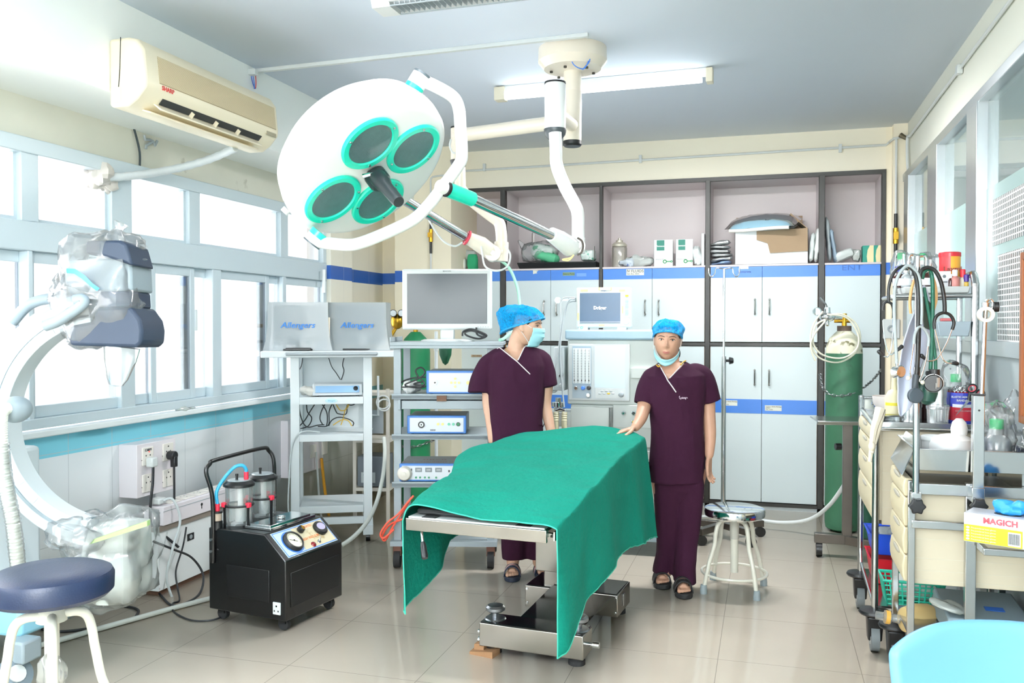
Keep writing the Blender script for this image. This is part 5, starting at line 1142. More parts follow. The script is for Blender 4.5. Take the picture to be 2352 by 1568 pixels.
t.add('wire_coil', MB().torus((.1, -.03, .92), rx(80), .05, .006, 20, 6).torus((.11, -.04, .9), rx(70) @ ry(10), .045, .006, 20, 6), WPL)
t.add('bracket', MB().tube([(.06, -.02, 1.12), (.06, -.02, .82), (-.02, -.02, .82)], .01, 6), W_)
solo('ink_marker', 'white marker pen with red cap upright at the corner of the window', 'pen', MB().cyl(at(744, 672, X=XW + .08), at(744, 628, X=XW + .08), .013, n=10).cyl(at(744, 628, X=XW + .08), at(744, 619, X=XW + .08), .014, n=10), mat('marker_white', 'eceff0', .4))
p0, p1 = at(662, 1098, X=XW + .06), at(742, 1092, X=XW + .06)
t = T('socket_board', 'lilac socket board on the left wall behind the white cart', 'socket panel', (XW + .03, (p0.y + p1.y) / 2, p0.z))
hw = (p1.y - p0.y) / 2
t.add('board', MB().box(-.03, .03, -hw, hw, 0, .42), MATS['lilac_board'])
for y in (-.1, .1, .28): t.add('socket', MB().box(.03, .038, y - .045, y + .045, .1, .2), MATS['socket_cream'], bev=.003)
t.add('yellow_pipe', MB().tube(spl([(.05, .2, .08), (.06, .24, -.2), (.08, .3, -.5)], 5), .012, 8), mat('yellow_pipe', 'd99a2b', .45))
t.add('white_cord', MB().tube(spl([(.05, .12, .14), (.06, .14, -.2), (.08, .17, -.5)], 5), .008, 8), WPL)
# ---------------------------------------------------------------- anaesthesia machine
AW = mat('machine_cream', 'c2c9c5', .4); AB = mat('machine_blue', '9db9c9', .4)
q = at(1300, 990, d=5.85); aw = .64
an = T('anaesthesia_machine', 'cream anaesthesia machine with flow tubes and a blank screen behind the draped table', 'anaesthesia machine', (q.x, q.y, 0), 2)
def anp(px, py, y=0):
    o = an.L((0, 0, CAMZ)); d_ = an.I.to_3x3() @ ray(px, py); t_ = (y - o.y) / d_.y; return o + d_ * t_
xr_ = anp(1500, 900).x
def rect(x0, y0, x1, y1, y=0):
    a, b = anp(x0, y1, y), anp(x1, y0, y); return a.x, b.x, a.z, b.z
zt0 = anp(1400, 780).z; zt1 = anp(1400, 757).z
an.add('top_deck', MB().box(-.005, xr_ + .12, -.02, .42, zt0, zt1), AB, bev=.012)
an.add('upper_body', MB().box(.01, xr_ + .1, 0, .4, anp(1400, 930).z, zt0), AW, bev=.01)
x0, x1, z0, z1 = rect(1307, 790, 1447, 918); an.add('front_bezel', MB().box(x0, x1, -.018, 0, z0, z1), mat('bezel_pale', 'cdd3d4', .35), bev=.004)
x0, x1, z0, z1 = rect(1316, 795, 1359, 881); fb = an.add('flow_panel', MB().box(x0, x1, -.022, -.018, z0, z1), mat('flow_blue_grey', '8fa7b8', .35))
an.add('flow_back', MB().box(x0 + .004, x1 - .004, -.024, -.022, z0 + .004, z1 - .012), mat('flow_white', 'eef4f5', .3), par=fb)
for k in range(5):
    x = x0 + .014 + k * (x1 - x0 - .028) / 4
    tk = MB()
    for j in range(11): tk.box(x - .005, x + .003, -.0262, -.0258, z0 + .05 + j * .017, z0 + .053 + j * .017)
    f_ = an.add('flow_tube', MB().cyl((x, -.026, z0 + .008), (x, -.026, z1 - .016), .0035, n=8), CLEAR, par=fb)
    an.add('tube_scale', tk, mat('scale_grey', '8d979d', .5), par=fb)
    an.add('float', MB().cyl((x, -.027, z0 + .02), (x, -.027, z0 + .03), .003, n=8), BLACK, par=fb)
x0, x1, z0, z1 = rect(1316, 882, 1359, 913); kb = an.add('knob_panel', MB().box(x0, x1, -.022, -.018, z0, z1), mat('knob_panel', 'a7b7c2', .4))
def knob(t, x, z, r, m, y=-.022, par=None, d=.018): return t.add('knob', MB().lathe([(r, 0), (r * .92, d), (r * .7, d + .003), (0, d + .003)], (x, y, z), rx(90), 18), m, par=par)
for px, m_ in ((1325, CHROME), (1341, BLUEP), (1354, BLACK)): p = anp(px, 890); knob(an, p.x, p.z, .014, m_, par=kb)
p = anp(1353, 906); knob(an, p.x, p.z, .016, CHROME, par=kb)
x0, x1, z0, z1 = rect(1362, 790, 1444, 915); an.add('screen_frame', MB().box(x0, x1, -.022, -.018, z0, z1), mat('bezel_pale2', 'ccd4d7', .4))
x0, x1, z0, z1 = rect(1367, 795, 1437, 889); an.add('screen', MB().box(x0, x1, -.024, -.022, z0, z1), mat('pale_screen', 'd0e3ec', .25, emit=.04))
x0, x1, z0, z1 = rect(1369, 892, 1437, 913); kp = an.add('key_panel', MB().box(x0, x1, -.026, -.022, z0, z1), mat('key_panel', 'd3d9d9', .4))
for px, py in ((1384, 897), (1394, 897), (1404, 897), (1379, 903), (1389, 903), (1399, 903), (1409, 903)):
    p = anp(px, py); an.add('key', MB().ell((p.x, -.026, p.z), (.011, .003, .006), 12, 6), mat('key_grey', 'b6bec2', .4) if px != 1399 else mat('key_yellow', 'e3c04a', .4), par=kp)
p = anp(1428, 905); knob(an, p.x, p.z, .018, GPL, -.026, kp)
x0, x1, z0, z1 = rect(1450, 845, 1500, 868); an.add('side_bar', MB().box(x0, x1, -.02, 0, z0, z1), AW, bev=.003)
zb = anp(1400, 930).z; x0, x1, z0, z1 = rect(1312, 935, 1400, 981); an.add('drawer', MB().box(x0, x1, -.02, 0, z0, z1), AW, bev=.004)
p = anp(1404, 955); an.add('hinge', MB().cyl((p.x, -.02, z0 + .01), (p.x, -.02, z1), .009, n=10), STEEL)
x0, x1, z0, z1 = rect(1408, 931, 1500, 981); an.add('control_block', MB().box(x0, x1, -.01, 0, z0, z1), AW, bev=.004)
for px, py, m_ in ((1433, 948, CHROME), (1456, 948, BLACK), (1456, 968, mat('yellow_knob', 'd8c43a', .4))): p = anp(px, py); knob(an, p.x, p.z, .015, CHROME, -.01, None, .01); knob(an, p.x, p.z, .009, m_, -.02, None, .006)
an.add('lower_body', MB().box(.03, xr_ + .12, .01, .4, .2, zb), AW, bev=.01)
for z in (.34, .52, .7): an.add('drawer', MB().box(.2, xr_ + .1, -.005, .01, z, z + .16), AW, bev=.004)
an.add('base', MB().box(.0, xr_ + .14, -.06, .45, .09, .2), AB, bev=.02)
for x in (.05, xr_ + .08):
    for y in (0, .38): an.add('castor', MB().cyl((x - .02, y, .05), (x + .02, y, .05), .05, n=18), BLACK)
an.add('side_module', MB().box(-.085, -.01, -.0, .2, anp(1290, 897, 0).z, anp(1290, 797, 0).z), W_, bev=.006)
p = anp(1289, 862); knob(an, p.x, p.z, .015, CHROME, -.0); p = anp(1289, 885); knob(an, p.x, p.z, .015, WPL, -.0)
p = anp(1279, 925); an.add('absorber_head', MB().lathe([(.03, 0), (.03, .03), (.045, .032), (.045, .06), (.02, .06), (.02, .09)], (p.x, .05, p.z - .06), None, 20), CHROME)
an.add('absorber_block', MB().box(p.x - .04, p.x + .1, .0, .15, p.z - .16, p.z - .06), W_, bev=.006)
TB = mat('ribbed_hose_cream', 'd8d2b2', .45)
for px in (1279, 1298):
    a = anp(px, 945); hs = spl([(a.x, -.02, a.z), (a.x, -.03, a.z - .1), (a.x + .01, -.02, a.z - .25)], 14)
    an.add('breathing_hose', MB().tube(hs, [.017 + .003 * (i % 2) for i in range(len(hs))], 12), TB)
an.add('hose_bridge', MB().tube([anp(1278, 942) + V((0, -.02, 0)), anp(1288, 938) + V((0, -.02, 0)), anp(1299, 942) + V((0, -.02, 0))], .012, 10), CHROME)
for k, pts in enumerate((((1320, 686), (1306, 690), (1297, 720), (1288, 760), (1284, 810), (1290, 880), (1296, 935)), ((1320, 690), (1302, 700), (1292, 745), (1287, 800), (1289, 860), (1293, 900)), ((1320, 683), (1290, 688), (1288, 740), (1284, 790), (1276, 845), (1268, 900)))):
    an.add('monitor_cable', MB().tube(spl([anp(x, y, -.03 - .006 * k) for x, y in pts], 6), .0055 - .0008 * k, 8), mat('silver_cable', 'b9c2c6', .35))
an.add('cable_coil', MB().torus(anp(1270, 880, .02), rx(80) @ ry(20), .05, .006, 20, 6, .6).torus(anp(1272, 884, .01), rx(75) @ ry(28), .05, .006, 20, 6, .6), mat('silver_cable2', 'a9b2b4', .4))
# patient monitor on the deck
pm0 = anp(1385, 757, .08)
pm = T('patient_monitor', 'white patient monitor with blue-grey screen on top of the anaesthesia machine', 'monitor', an.M @ V((pm0.x, .08, zt1)), 3)
def pmp(px, py, y=0):
    o = pm.L((0, 0, CAMZ)); d_ = pm.I.to_3x3() @ ray(px, py); t_ = (y - o.y) / d_.y; return o + d_ * t_
def prect(x0, y0, x1, y1): a, b = pmp(x0, y1), pmp(x1, y0); return a.x, b.x, a.z, b.z
x0, x1, z0, z1 = prect(1323, 659, 1449, 757); z0 = max(z0, .012)
pm.add('housing', MB().box(x0, x1, 0, .12, z0, z1), mat('housing_white', 'c9cdc8', .35), bev=.012, seg=3)
for x in (x0 + .05, x1 - .06): pm.add('foot', MB().box(x - .03, x + .03, .0, .1, 0, z0 + .005), WPL)
a, b, c, d_ = prect(1332, 672, 1425, 742); pm.add('screen', MB().box(a, b, -.002, 0, c, d_), mat('blue_grey_screen', '48607a', .2, spec=.3, emit=.04))
pm.add('screen_line', MB().box(a, b, -.003, -.002, c + .006, c + .009), W_)
p = pmp(1378, 707); pm.text('lettering', 'Dräger', .03, (p.x, -.003, p.z), (90, 0, 0), mat('screen_white', 'f4f8fa', .4, emit=.6), bold=.001)
p = pmp(1387, 667); pm.text('lettering', 'Dräger', .012, (p.x, -.001, p.z), (90, 0, 0), mat('logo_blue', '2a4f8f', .5))
a, b, c, d_ = prect(1433, 672, 1447, 728); kp = pm.add('key_strip', MB().box(a, b, -.002, 0, c, d_), mat('key_strip', 'c6d6dc', .4))
for k, py in enumerate((679, 690, 698, 705, 713, 720)): p = pmp(1440, py); pm.add('key', MB().box(p.x - .011, p.x + .011, -.004, -.002, p.z - .007, p.z + .007), mat('key_yellow2', 'efc02f', .4) if k == 0 else mat('key_cyan', '9fd0e2', .4), par=kp)
p = pmp(1438, 739); pm.add('rotary_knob', MB().lathe([(.02, 0), (.018, .012), (0, .014)], (p.x, -.0, p.z), rx(90), 20), mat('knob_beige', 'cfd0c6', .4))
TP = mat('masking_tape', 'd9c48f', .7)
for px, py, w_, h_ in ((1342, 667, .05, .013), (1429, 667, .04, .013), (1377, 663, .014, .02), (1403, 663, .014, .02), (1328, 727, .01, .05), (1430, 711, .008, .05), (1382, 747, .04, .013)): p = pmp(px, py); pm.add('tape', MB().box(p.x - w_ / 2, p.x + w_ / 2, -.0012, 0, p.z - h_ / 2, p.z + h_ / 2), TP)
p = pmp(1390, 663); pm.add('alarm_lamp', MB().box(p.x - .035, p.x + .035, -.003, 0, p.z - .008, p.z + .008), mat('alarm_white', 'fff8ee', .3, emit=.6))
p = pmp(1336, 752); pm.add('power_led', MB().torus((p.x, -.001, p.z), rx(90), .008, .002, 16, 5), mat('green_led', '59e08a', .4, emit=.8))
p = pmp(1316, 688, .05); pm.add('side_plug', MB().box(p.x - .03, x0, .02, .07, p.z - .015, p.z + .012), GPL, bev=.004)
p = pmp(1280, 689, -.02); pm.add('hanging_tag', MB().lathe([(.022, -.003), (.022, .003)], (p.x, -.0, p.z), rx(90), 20).box(p.x, x0 - .02, -.003, .003, p.z - .005, p.z + .007), WPL)
# ================================================================ operating table and its green drape
TS = mat('table_steel', 'b4b1ab', .22, 1, var=.25, vs=9, stain=('8b857b', .7), ss=5); TB_ = mat('table_black', '15171a', .14, coat=.5)
tb = T('operating_table', 'steel operating table on a heavy boxed base, covered by the green drape', 'operating table', (-1.0067, 3.727, 0), -5)
b1 = tb.add('base_box', MB().box(-.247, .247, 0, .142, .04, .147), TS, bev=.004)
tb.add('top_plate', MB().box(-.243, .243, .004, .138, .147, .151), TB_, par=b1, bev=.002)
b2 = tb.add('base_box', MB().prism([(-.247, .6), (.247, .6), (.247, .86), (-.247, .86)], .04, .152, 'z'), TS, bev=.004)
tb.add('top_plate', MB().box(-.24, .24, .604, .85, .152, .156), TB_, par=b2, bev=.002)
for x in (-.236, .236): tb.add('corner_screw', MB().cyl((x, .599, .06), (x, .595, .06), .006, n=8).cyl((x, .599, .135), (x, .595, .135), .006, n=8), CHROME, par=b2)
tb.add('catch', MB().box(.247, .252, .7, .74, .07, .13), STEEL, par=b2, bev=.002)
tb.add('base_beam', MB().hexa([(-.13, .14, .04), (.13, .14, .04), (.13, .61, .04), (-.13, .61, .04), (-.1, .14, .148), (.1, .14, .148), (.1, .61, .165), (-.1, .61, .165)]), TB_, bev=.004)
for x in (-.2, .2):
    tb.add('levelling_knob', MB().cyl((x + .005, .07, .15), (x + .005, .07, .185), .014, n=14).lathe([(.035, .185), (.045, .192), (.045, .205), (.036, .213), (0, .215)], (x + .005, .07, 0), None, 24).lathe([(.05, .151), (.045, .156), (.02, .157)], (x + .005, .07, 0), None, 24), mat('knob_steel', '8d9196', .3, .9))
    tb.add('rubber_foot', MB().lathe([(.038, 0), (.038, .02), (.028, .03), (.024, .042)], (x, .06, 0), None, 18), RUB)
    tb.add('rubber_foot', MB().lathe([(.038, 0), (.038, .02), (.028, .03), (.024, .042)], (x, .8, 0), None, 18), RUB)
tb.add('side_axle', MB().cyl((.247, .07, .09), (.285, .07, .09), .009, n=10).cyl((.27, .07, .09), (.3, .07, .09), .014, n=10).cyl((-.247, .07, .08), (-.28, .07, .08), .011, n=10).cyl((-.247, .05, .05), (-.27, .05, .05), .016, n=12), CHROME)
tb.add('column_sleeve', MB().box(-.15, .12, .62, .82, .15, .24), TS, bev=.004)
tb.add('column', MB().box(-.19, .15, .6, .84, .235, .64), TS, bev=.004)
px0, px1 = -.352, .252
tb.add('end_plate', MB().box(px0, px1, -.505, -.49, .672, .722), TS, bev=.003)
tb.add('top_frame', MB().box(px0, px1, -.488, 1.4, .69, .72), TS, bev=.003)
tb.add('side_rail', MB().box(px1 + .016, px1 + .022, -.47, 1.3, .675, .71).box(px1, px1 + .016, -.46, -.44, .685, .7).box(px1, px1 + .016, 1.2, 1.22, .685, .7), CHROME)
tb.add('side_rail', MB().box(px0 - .022, px0 - .016, -.47, 1.3, .675, .71).box(px0 - .016, px0, -.46, -.44, .685, .7).box(px0 - .016, px0, 1.2, 1.22, .685, .7), CHROME)
tb.add('end_board', MB().box(px0 + .01, px1 - .01, -.498, -.3, .722, .728), WPL)
for x in (px0 + .1, px1 - .1): tb.add('strap', MB().box(x - .03, x + .03, -.499, -.3, .728, .7305), mat('strap_black', '26282a', .8))
tb.add('mattress', MB().box(px0 + .03, px1 - .01, -.47, 1.3, .731, .758), mat('mattress_black', '1b1d1f', .5), bev=.018, seg=3)
a = tb.L(at(966, 1212, d=3.55)); b = tb.L(at(971, 1245, d=3.5)); c = tb.L(at(976, 1282, d=3.46))
tb.add('lever', MB().tube([a + V((0, 0, .02)), b], .006, 10), CHROME); tb.add('lever_grip', MB().tube([b, b.lerp(c, .2), b.lerp(c, .85), c], [.009, .012, .014, .012], 14), BLACK)
t = T('wood_wedge', 'small folded brown wedge tucked under the front left corner of the table base', 'wedge', at(1112, 1502, Z=0), -12)
t.add('board', MB().hexa([(-.06, -.03, 0), (.06, -.03, 0), (.06, .04, 0), (-.06, .04, 0), (-.06, -.03, .012), (.06, -.03, .03), (.06, .04, .03), (-.06, .04, .02)]).hexa([(-.05, -.005, .012), (.0, -.005, .02), (.0, .04, .03), (-.05, .04, .03), (-.05, -.005, .04), (.0, .0, .05), (.0, .04, .05), (-.05, .04, .045)]), mat('wood_brown', '9a7350', .7, var=.25, vs=15))
# --- the drape: one cloth, rows from the near end to the far end
DR = mat('drape_green', '097b69', .95, var=.14, vs=7, bump=.55, bs=38, spec=.15)
rows = [  # left hem, left edge, middle, right edge, right hem : pixel x, y, depth
    [(931, 1410, 3.52), (925, 1195, 3.56), (958, 1157, 3.52), (1105, 1192, 3.40), (1240, 1206, 3.28), (1279, 1216, 3.24), (1281, 1512, 3.24)],
    [(990, 1330, 3.80), (985, 1140, 3.86), (1000, 1115, 3.84), (1155, 1130, 3.66), (1292, 1150, 3.52), (1330, 1158, 3.47), (1342, 1402, 3.47)],
    [(1040, 1242, 4.12), (1035, 1105, 4.17), (1050, 1082, 4.16), (1208, 1078, 4.00), (1345, 1092, 3.86), (1388, 1092, 3.80), (1402, 1308, 3.82)],
    [(1052, 1220, 4.42), (1050, 1070, 4.50), (1069, 1041, 4.50), (1248, 1040, 4.35), (1390, 1048, 4.20), (1430, 1048, 4.14), (1452, 1258, 4.18)],
    [(1090, 1200, 4.70), (1085, 1040, 4.76), (1135, 1016, 4.74), (1290, 1012, 4.62), (1428, 1018, 4.48), (1462, 1022, 4.42), (1486, 1242, 4.46)],
    [(1140, 1190, 4.92), (1135, 1020, 4.95), (1180, 1002, 4.94), (1330, 984, 4.86), (1440, 992, 4.74), (1482, 1008, 4.66), (1503, 1232, 4.68)],
]
RW_ = [[at(x, y, d=d_) for x, y, d_ in r_] for r_ in rows]
last = [p + RF * -.06 + V((0, 0, -.03)) for p in RW_[-1]]; last2 = [p + RF * -.1 + V((0, 0, -.3 if 1 < i < 5 else 0)) for i, p in enumerate(RW_[-1])]
RW_ += [last, last2]
def csamp(P, k): return spl(P, k)
across = []
for r_ in RW_:
    d_ = []
    L = r_[1]; Rr = r_[5]
    left = [r_[0].lerp(r_[1], i / 12) for i in range(12)]
    top = spl(r_[1:6], 9)
    right = [r_[5].lerp(r_[6], i / 16) for i in range(1, 17)]
    across.append(left + top + right)
cols = [spl([row[j] for row in across], 12) for j in range(len(across[0]))]
P = [[cols[j][i] for j in range(len(cols))] for i in range(len(cols[0]))]
nr, nc = len(P), len(P[0]); Q = []
for i, r_ in enumerate(P):
    q_ = []
    for j, p in enumerate(r_):
        top_ = 13 <= j <= 47
        w_ = noise.noise(p * 4.0) * .006 + noise.noise(V((p.x * 9, p.y * 3, p.z * 3))) * .004
        ridge = -abs(noise.noise(V((p.x * 3 + 4, p.y * 5, 1.3)))) * .016 - abs(noise.noise(V((p.x * 7 + p.y * 3, p.y * 8 - p.x * 2, 5.1)))) * .012 + .009
        if top_: q_.append(p + V((0, 0, w_ + ridge)))
        else:
            k = (j - 47) / 16 if j > 47 else (12 - j) / 12
            fold = .014 * k * math.sin(i * .33 + 1.5 * noise.noise(V((i * .12, 0, 0)))) + .018 * k * noise.noise(V((i * .11, k * 1.2, 4)))
            q_.append(p + RR * (fold * (1 if j > 47 else -1)) + V((0, 0, .0 if k < 1 else .006 * noise.noise(V((i * .6, 0, 0))))))
    Q.append(q_)
dr = T('green_drape', 'wide green cloth drape spread over the operating table, hanging in points at its near corners', 'drape', (tb.o.location.x, tb.o.location.y + .4, .3))
dr.add('cloth', MB().grid(Q), DR, w=1, sol=.0025, sub=1, ang=0)
HEM = mat('drape_hem', '2fa08a', .9)
dr.add('hem', MB().tube([p + V((0, 0, -.001)) for p in Q[0]], .0028, 5).tube([r_[-1] for r_ in Q[:-20]], .0028, 5).tube([r_[0] for r_ in Q[:-20]], .0028, 5), HEM, w=1)
# ================================================================ the two nurses
from mathutils.bvhtree import BVHTree
SKIN1 = mat('skin_light', 'c79e86', .5, var=.08, vs=25); SKIN2 = mat('skin_brown', 'c0947c', .5, var=.1, vs=25)
SCRUB = mat('scrub_maroon', '34142a', .9, spec=.2, var=.12, vs=9, bump=.15, bs=300); PIPING = mat('piping_white', 'd9d3d6', .7)
CAPB = film('bouffant_blue', '1795d6', .66, -.3, .6); nt = CAPB.node_tree; nz_ = nt.nodes.new('ShaderNodeTexNoise'); nz_.inputs['Scale'].default_value = 110; nz_.inputs['Detail'].default_value = 8; tc_ = nt.nodes.new('ShaderNodeTexCoord')
mr = nt.nodes.new('ShaderNodeMapRange'); mr.inputs['From Min'].default_value = .35; mr.inputs['From Max'].default_value = .65; mr.inputs['To Min'].default_value = .5; mr.inputs['To Max'].default_value = .88
nt.links.new(tc_.outputs['Object'], nz_.inputs['Vector']); nt.links.new(nz_.outputs['Fac'], mr.inputs['Value'])
for n_ in nt.nodes:
    if n_.type == 'MIX_SHADER' and not n_.inputs[0].is_linked: nt.links.new(mr.outputs[0], n_.inputs[0])
CAPD = mat('bouffant_band', '1e96d4', .7, var=.2, vs=60); HAIR = mat('hair_black', '15110f', .5)
MASK = mat('mask_blue', '9fd6e2', .75, var=.06, vs=30); EYEW = mat('eye_white', 'e6e2dd', .25); IRIS = mat('iris_dark', '1c1210', .2)
LIP = mat('lip', 'a8665d', .45); BROW = mat('brow', '2a1d18', .8)
def headpt(az, el):
    """unit head, face towards -Y; az from the face round to +X, el up. metres."""
    x, y, z = math.sin(az) * math.cos(el), -math.cos(az) * math.cos(el), math.sin(el)
    rx_, ry_, rz_ = .073, .093, .113
    X, Y, Z = x * rx_, y * ry_, z * rz_
    fr = max(0, -y)
    if z < 0:
        k = min(1, -z); X *= 1 - .28 * k ** 1.7 * (.5 + .5 * fr); Y *= 1 - .08 * k
        if y > 0: Y *= 1 - .45 * k
    if y < 0:
        Y += .010 * fr ** 6 * (abs(z) < .9)                                  # flatten the face
        g = lambda cx, cz, sx, sz: math.exp(-((X - cx) / sx) ** 2 - ((Z - cz) / sz) ** 2)
        Y -= .021 * g(0, -.022, .0095, .014) + .012 * g(0, .0, .007, .022) + .007 * (g(.011, -.027, .007, .007) + g(-.011, -.027, .007, .007))
        Y += .010 * (g(.031, .012, .014, .010) + g(-.031, .012, .014, .010))  # sockets
        Y -= .004 * (g(.03, .034, .02, .008) + g(-.03, .034, .02, .008))       # brow
        Y -= .008 * g(0, -.056, .02, .006) + .009 * g(0, -.066, .017, .006) - .004 * g(0, -.0605, .024, .002)
        Y -= .009 * g(0, -.097, .018, .013) + .004 * (g(.04, -.025, .02, .02) + g(-.04, -.025, .02, .02))
    return V((X, Y, Z))
def headmesh(M, o, n=84, m=64, s=1.0):
    P = [[o + M @ (headpt(2 * PI * j / n, -PI / 2 + PI * i / m) * s) for j in range(n)] for i in range(1, m)]
    return MB().loft(P)
def face_y(x, z):
    """front surface of the head at face coordinates"""
    lo = None; best = 1e9
    az, el = math.asin(max(-.95, min(.95, x / .073))), math.asin(max(-.95, min(.95, z / .113)))
    for _ in range(12):
        p = headpt(az, el); az += (x - p.x) * 10; el += (z - p.z) * 8
        az = max(-1.4, min(1.4, az)); el = max(-1.4, min(1.4, el))
    return headpt(az, el).y
class Person:
    def __init__(s, lab, px, d, rz, skin, grp=None):
        s.d = d; s.px = px; b = at(px, 748, d=d)
        s.t = T('person', lab, 'person', (b.x, b.y, 0), rz); s.skin = skin; s.body = MB()
    def J(s, px, py, dy=0):
        """pixel at the person's depth, pushed dy away from the camera"""
        return s.t.L(at(px, py, d=s.d + dy))
    def limb(s, pts, rs, n=16):
        P = spl(pts, 6); N = len(P); rr = []
        for i in range(N):
            f = i / (N - 1) * (len(rs) - 1); k = min(int(f), len(rs) - 2); rr.append(rs[k] + (rs[k + 1] - rs[k]) * (f - k))
        s.body.tube(P, rr, n); s.body.ell(P[0], rr[0], 14, 8); s.body.ell(P[-1], rr[-1], 14, 8)
    def hand(s, w, d, side, curl=.35, spread=1, thumb=1):
        """w wrist, d direction of the fingers, side = direction from little finger to thumb"""
        d = V(d).normalized(); side = V(side); side = (side - d * side.dot(d)).normalized(); nrm = d.cross(side).normalized()
        w = V(w); B = s.body
        for k in (-.021, -.007, .007, .021): B.cap(w + d * .005 + side * k * .55, w + d * .082 + side * k, .013, .0105)
        for k, L, c in ((.0295, .066, .8), (.0105, .075, 1), (-.0095, .07, 1.1), (-.028, .055, 1.25)):
            p = w + d * .084 + side * k * .95; a = 0
            for q in range(3):
                a += curl * c * (.75 if q == 0 else 1); dd = (d * math.cos(a) - nrm * math.sin(a) + side * k * 2.4 * spread * (q == 0)).normalized()
                p2 = p + dd * L * (.42, .33, .25)[q]; B.cap(p, p2, .0088 - q * .0008, .0082 - q * .0008, 10, 3); p = p2
        p = w + d * .028 + side * .024
        for q, (L, a) in enumerate(((.04, .75), (.03, .4), (.024, .2))):
            dd = (d * math.cos(a) + side * math.sin(a) * thumb - nrm * .22).normalized(); p2 = p + dd * L; B.cap(p, p2, .0115 - q * .001, .0105 - q * .001, 10, 3); p = p2
    def sleeve(s, pts, rs, n=22):
        P = spl(pts, 6); N = len(P); rr = []
        for i in range(N):
            f = i / (N - 1) * (len(rs) - 1); k = min(int(f), len(rs) - 2); rr.append(rs[k] + (rs[k + 1] - rs[k]) * (f - k))
        return P, rr
def cloth(person, name, mb, voxel=.006, amp=.006, freq=11, mat_=None, vcut=None, smooth=3, stretch=(1, 1, .45)):
    """unify overlapping shells into one surface, add cloth folds, open the neck"""
    o = make('cloth_work', mb, mat_, remesh=voxel, smooth=smooth)
    bpy.context.view_layer.update(); dg = bpy.context.evaluated_depsgraph_get()
    me = bpy.data.meshes.new_from_object(o.evaluated_get(dg)); bpy.data.objects.remove(o)
    bm = bmesh.new(); bm.from_mesh(me); bm.normal_update()
    mv = []
    for v in bm.verts:
        q = V((v.co.x * freq * stretch[0], v.co.y * freq * stretch[1], v.co.z * freq * stretch[2]))
        mv.append(v.normal * (amp * (noise.noise(q) - .5 * abs(noise.noise(q * 1.9 + V((3, 1, 7)))))))
    for v, m_ in zip(bm.verts, mv): v.co += m_
    person.bvh = BVHTree.FromBMesh(bm) if vcut else None
    if vcut:
        bmesh.ops.delete(bm, geom=[f for f in bm.faces if vcut(f.calc_center_median())], context='FACES')
        bm.verts.ensure_lookup_table()
        for v in bm.verts:
            if v.is_boundary and v.co.y < .035:
                x = vcut(v.co, 1)
                if abs(x - v.co.x) < .012: v.co.x = x
    bm.to_mesh(me); bm.free(); me.materials.clear(); me.materials.append(mat_)
    me.polygons.foreach_set('use_smooth', [True] * len(me.polygons))
    o = bpy.data.objects.new(name, me); COL.objects.link(o); o.parent = person.t.o; return o
def slipper(t, heel, toe, col, strap, w=.048):
    h, e = V(heel), V(toe); d = (e - h); L = d.length; d.normalize(); sd = V((-d.y, d.x, 0))
    def out(k):
        return [h + d * (L * f) + sd * (g * w * k) for f, g in ((0, .0), (.02, .45), (.12, .68), (.4, .7), (.7, .98), (.88, .85), (.98, .4), (1.0, 0), (.98, -.4), (.88, -.85), (.7, -.98), (.4, -.7), (.12, -.68), (.02, -.45))]
    o = spl(out(1), 4, True); mb = MB().loft([[p + V((0, 0, .002)) for p in o], [p + V((0, 0, .028)) for p in o]])
    s_ = t.add('slipper', mb, col, bev=.004)
    for m_, f0, f1, z in strap:
        P = []
        for i in range(6):
            f = f0 + (f1 - f0) * i / 5; c = h + d * (L * f); r_ = []
            for j in range(13):
                a = PI * j / 12; r_.append(c + sd * (math.cos(a) * w * 1.0) + V((0, 0, .02 + math.sin(a) * z * (1 - .25 * (f - f0)))))
            P.append(r_)
        t.add('strap', MB().grid(P), m_, par=s_, sol=.006)
    return s_
def foot(B, ankle, heel, toe, w=.036):
    a, h, e = V(ankle), V(heel), V(toe); d = (e - h).normalized(); sd = V((-d.y, d.x, 0))
    mid = h.lerp(e, .55) + V((0, 0, .052))
    B.tube(spl([a + V((0, 0, .04)), a.lerp(h, .2) + d * .02 + V((0, 0, .01)), mid, h.lerp(e, .8) + V((0, 0, .045))], 5), [.034, .034, .034, .035, .036, .036, .035, .034, .033, .032, .031, .03, .028, .026, .024, .022], 14)
    B.ell(h + d * .03 + V((0, 0, .055)), (.03, .034, .03), 14, 8)
    for k, (x, r_, f) in enumerate(((.026, .0125, .99), (.008, .0095, .985), (-.007, .009, .96), (-.02, .0085, .93), (-.031, .008, .89))):
        p = h.lerp(e, f) + sd * (-x); B.cap(h.lerp(e, .72) + sd * (-x * .9) + V((0, 0, .042)), p - d * .012 + V((0, 0, .038)), .012, r_, 10, 3)
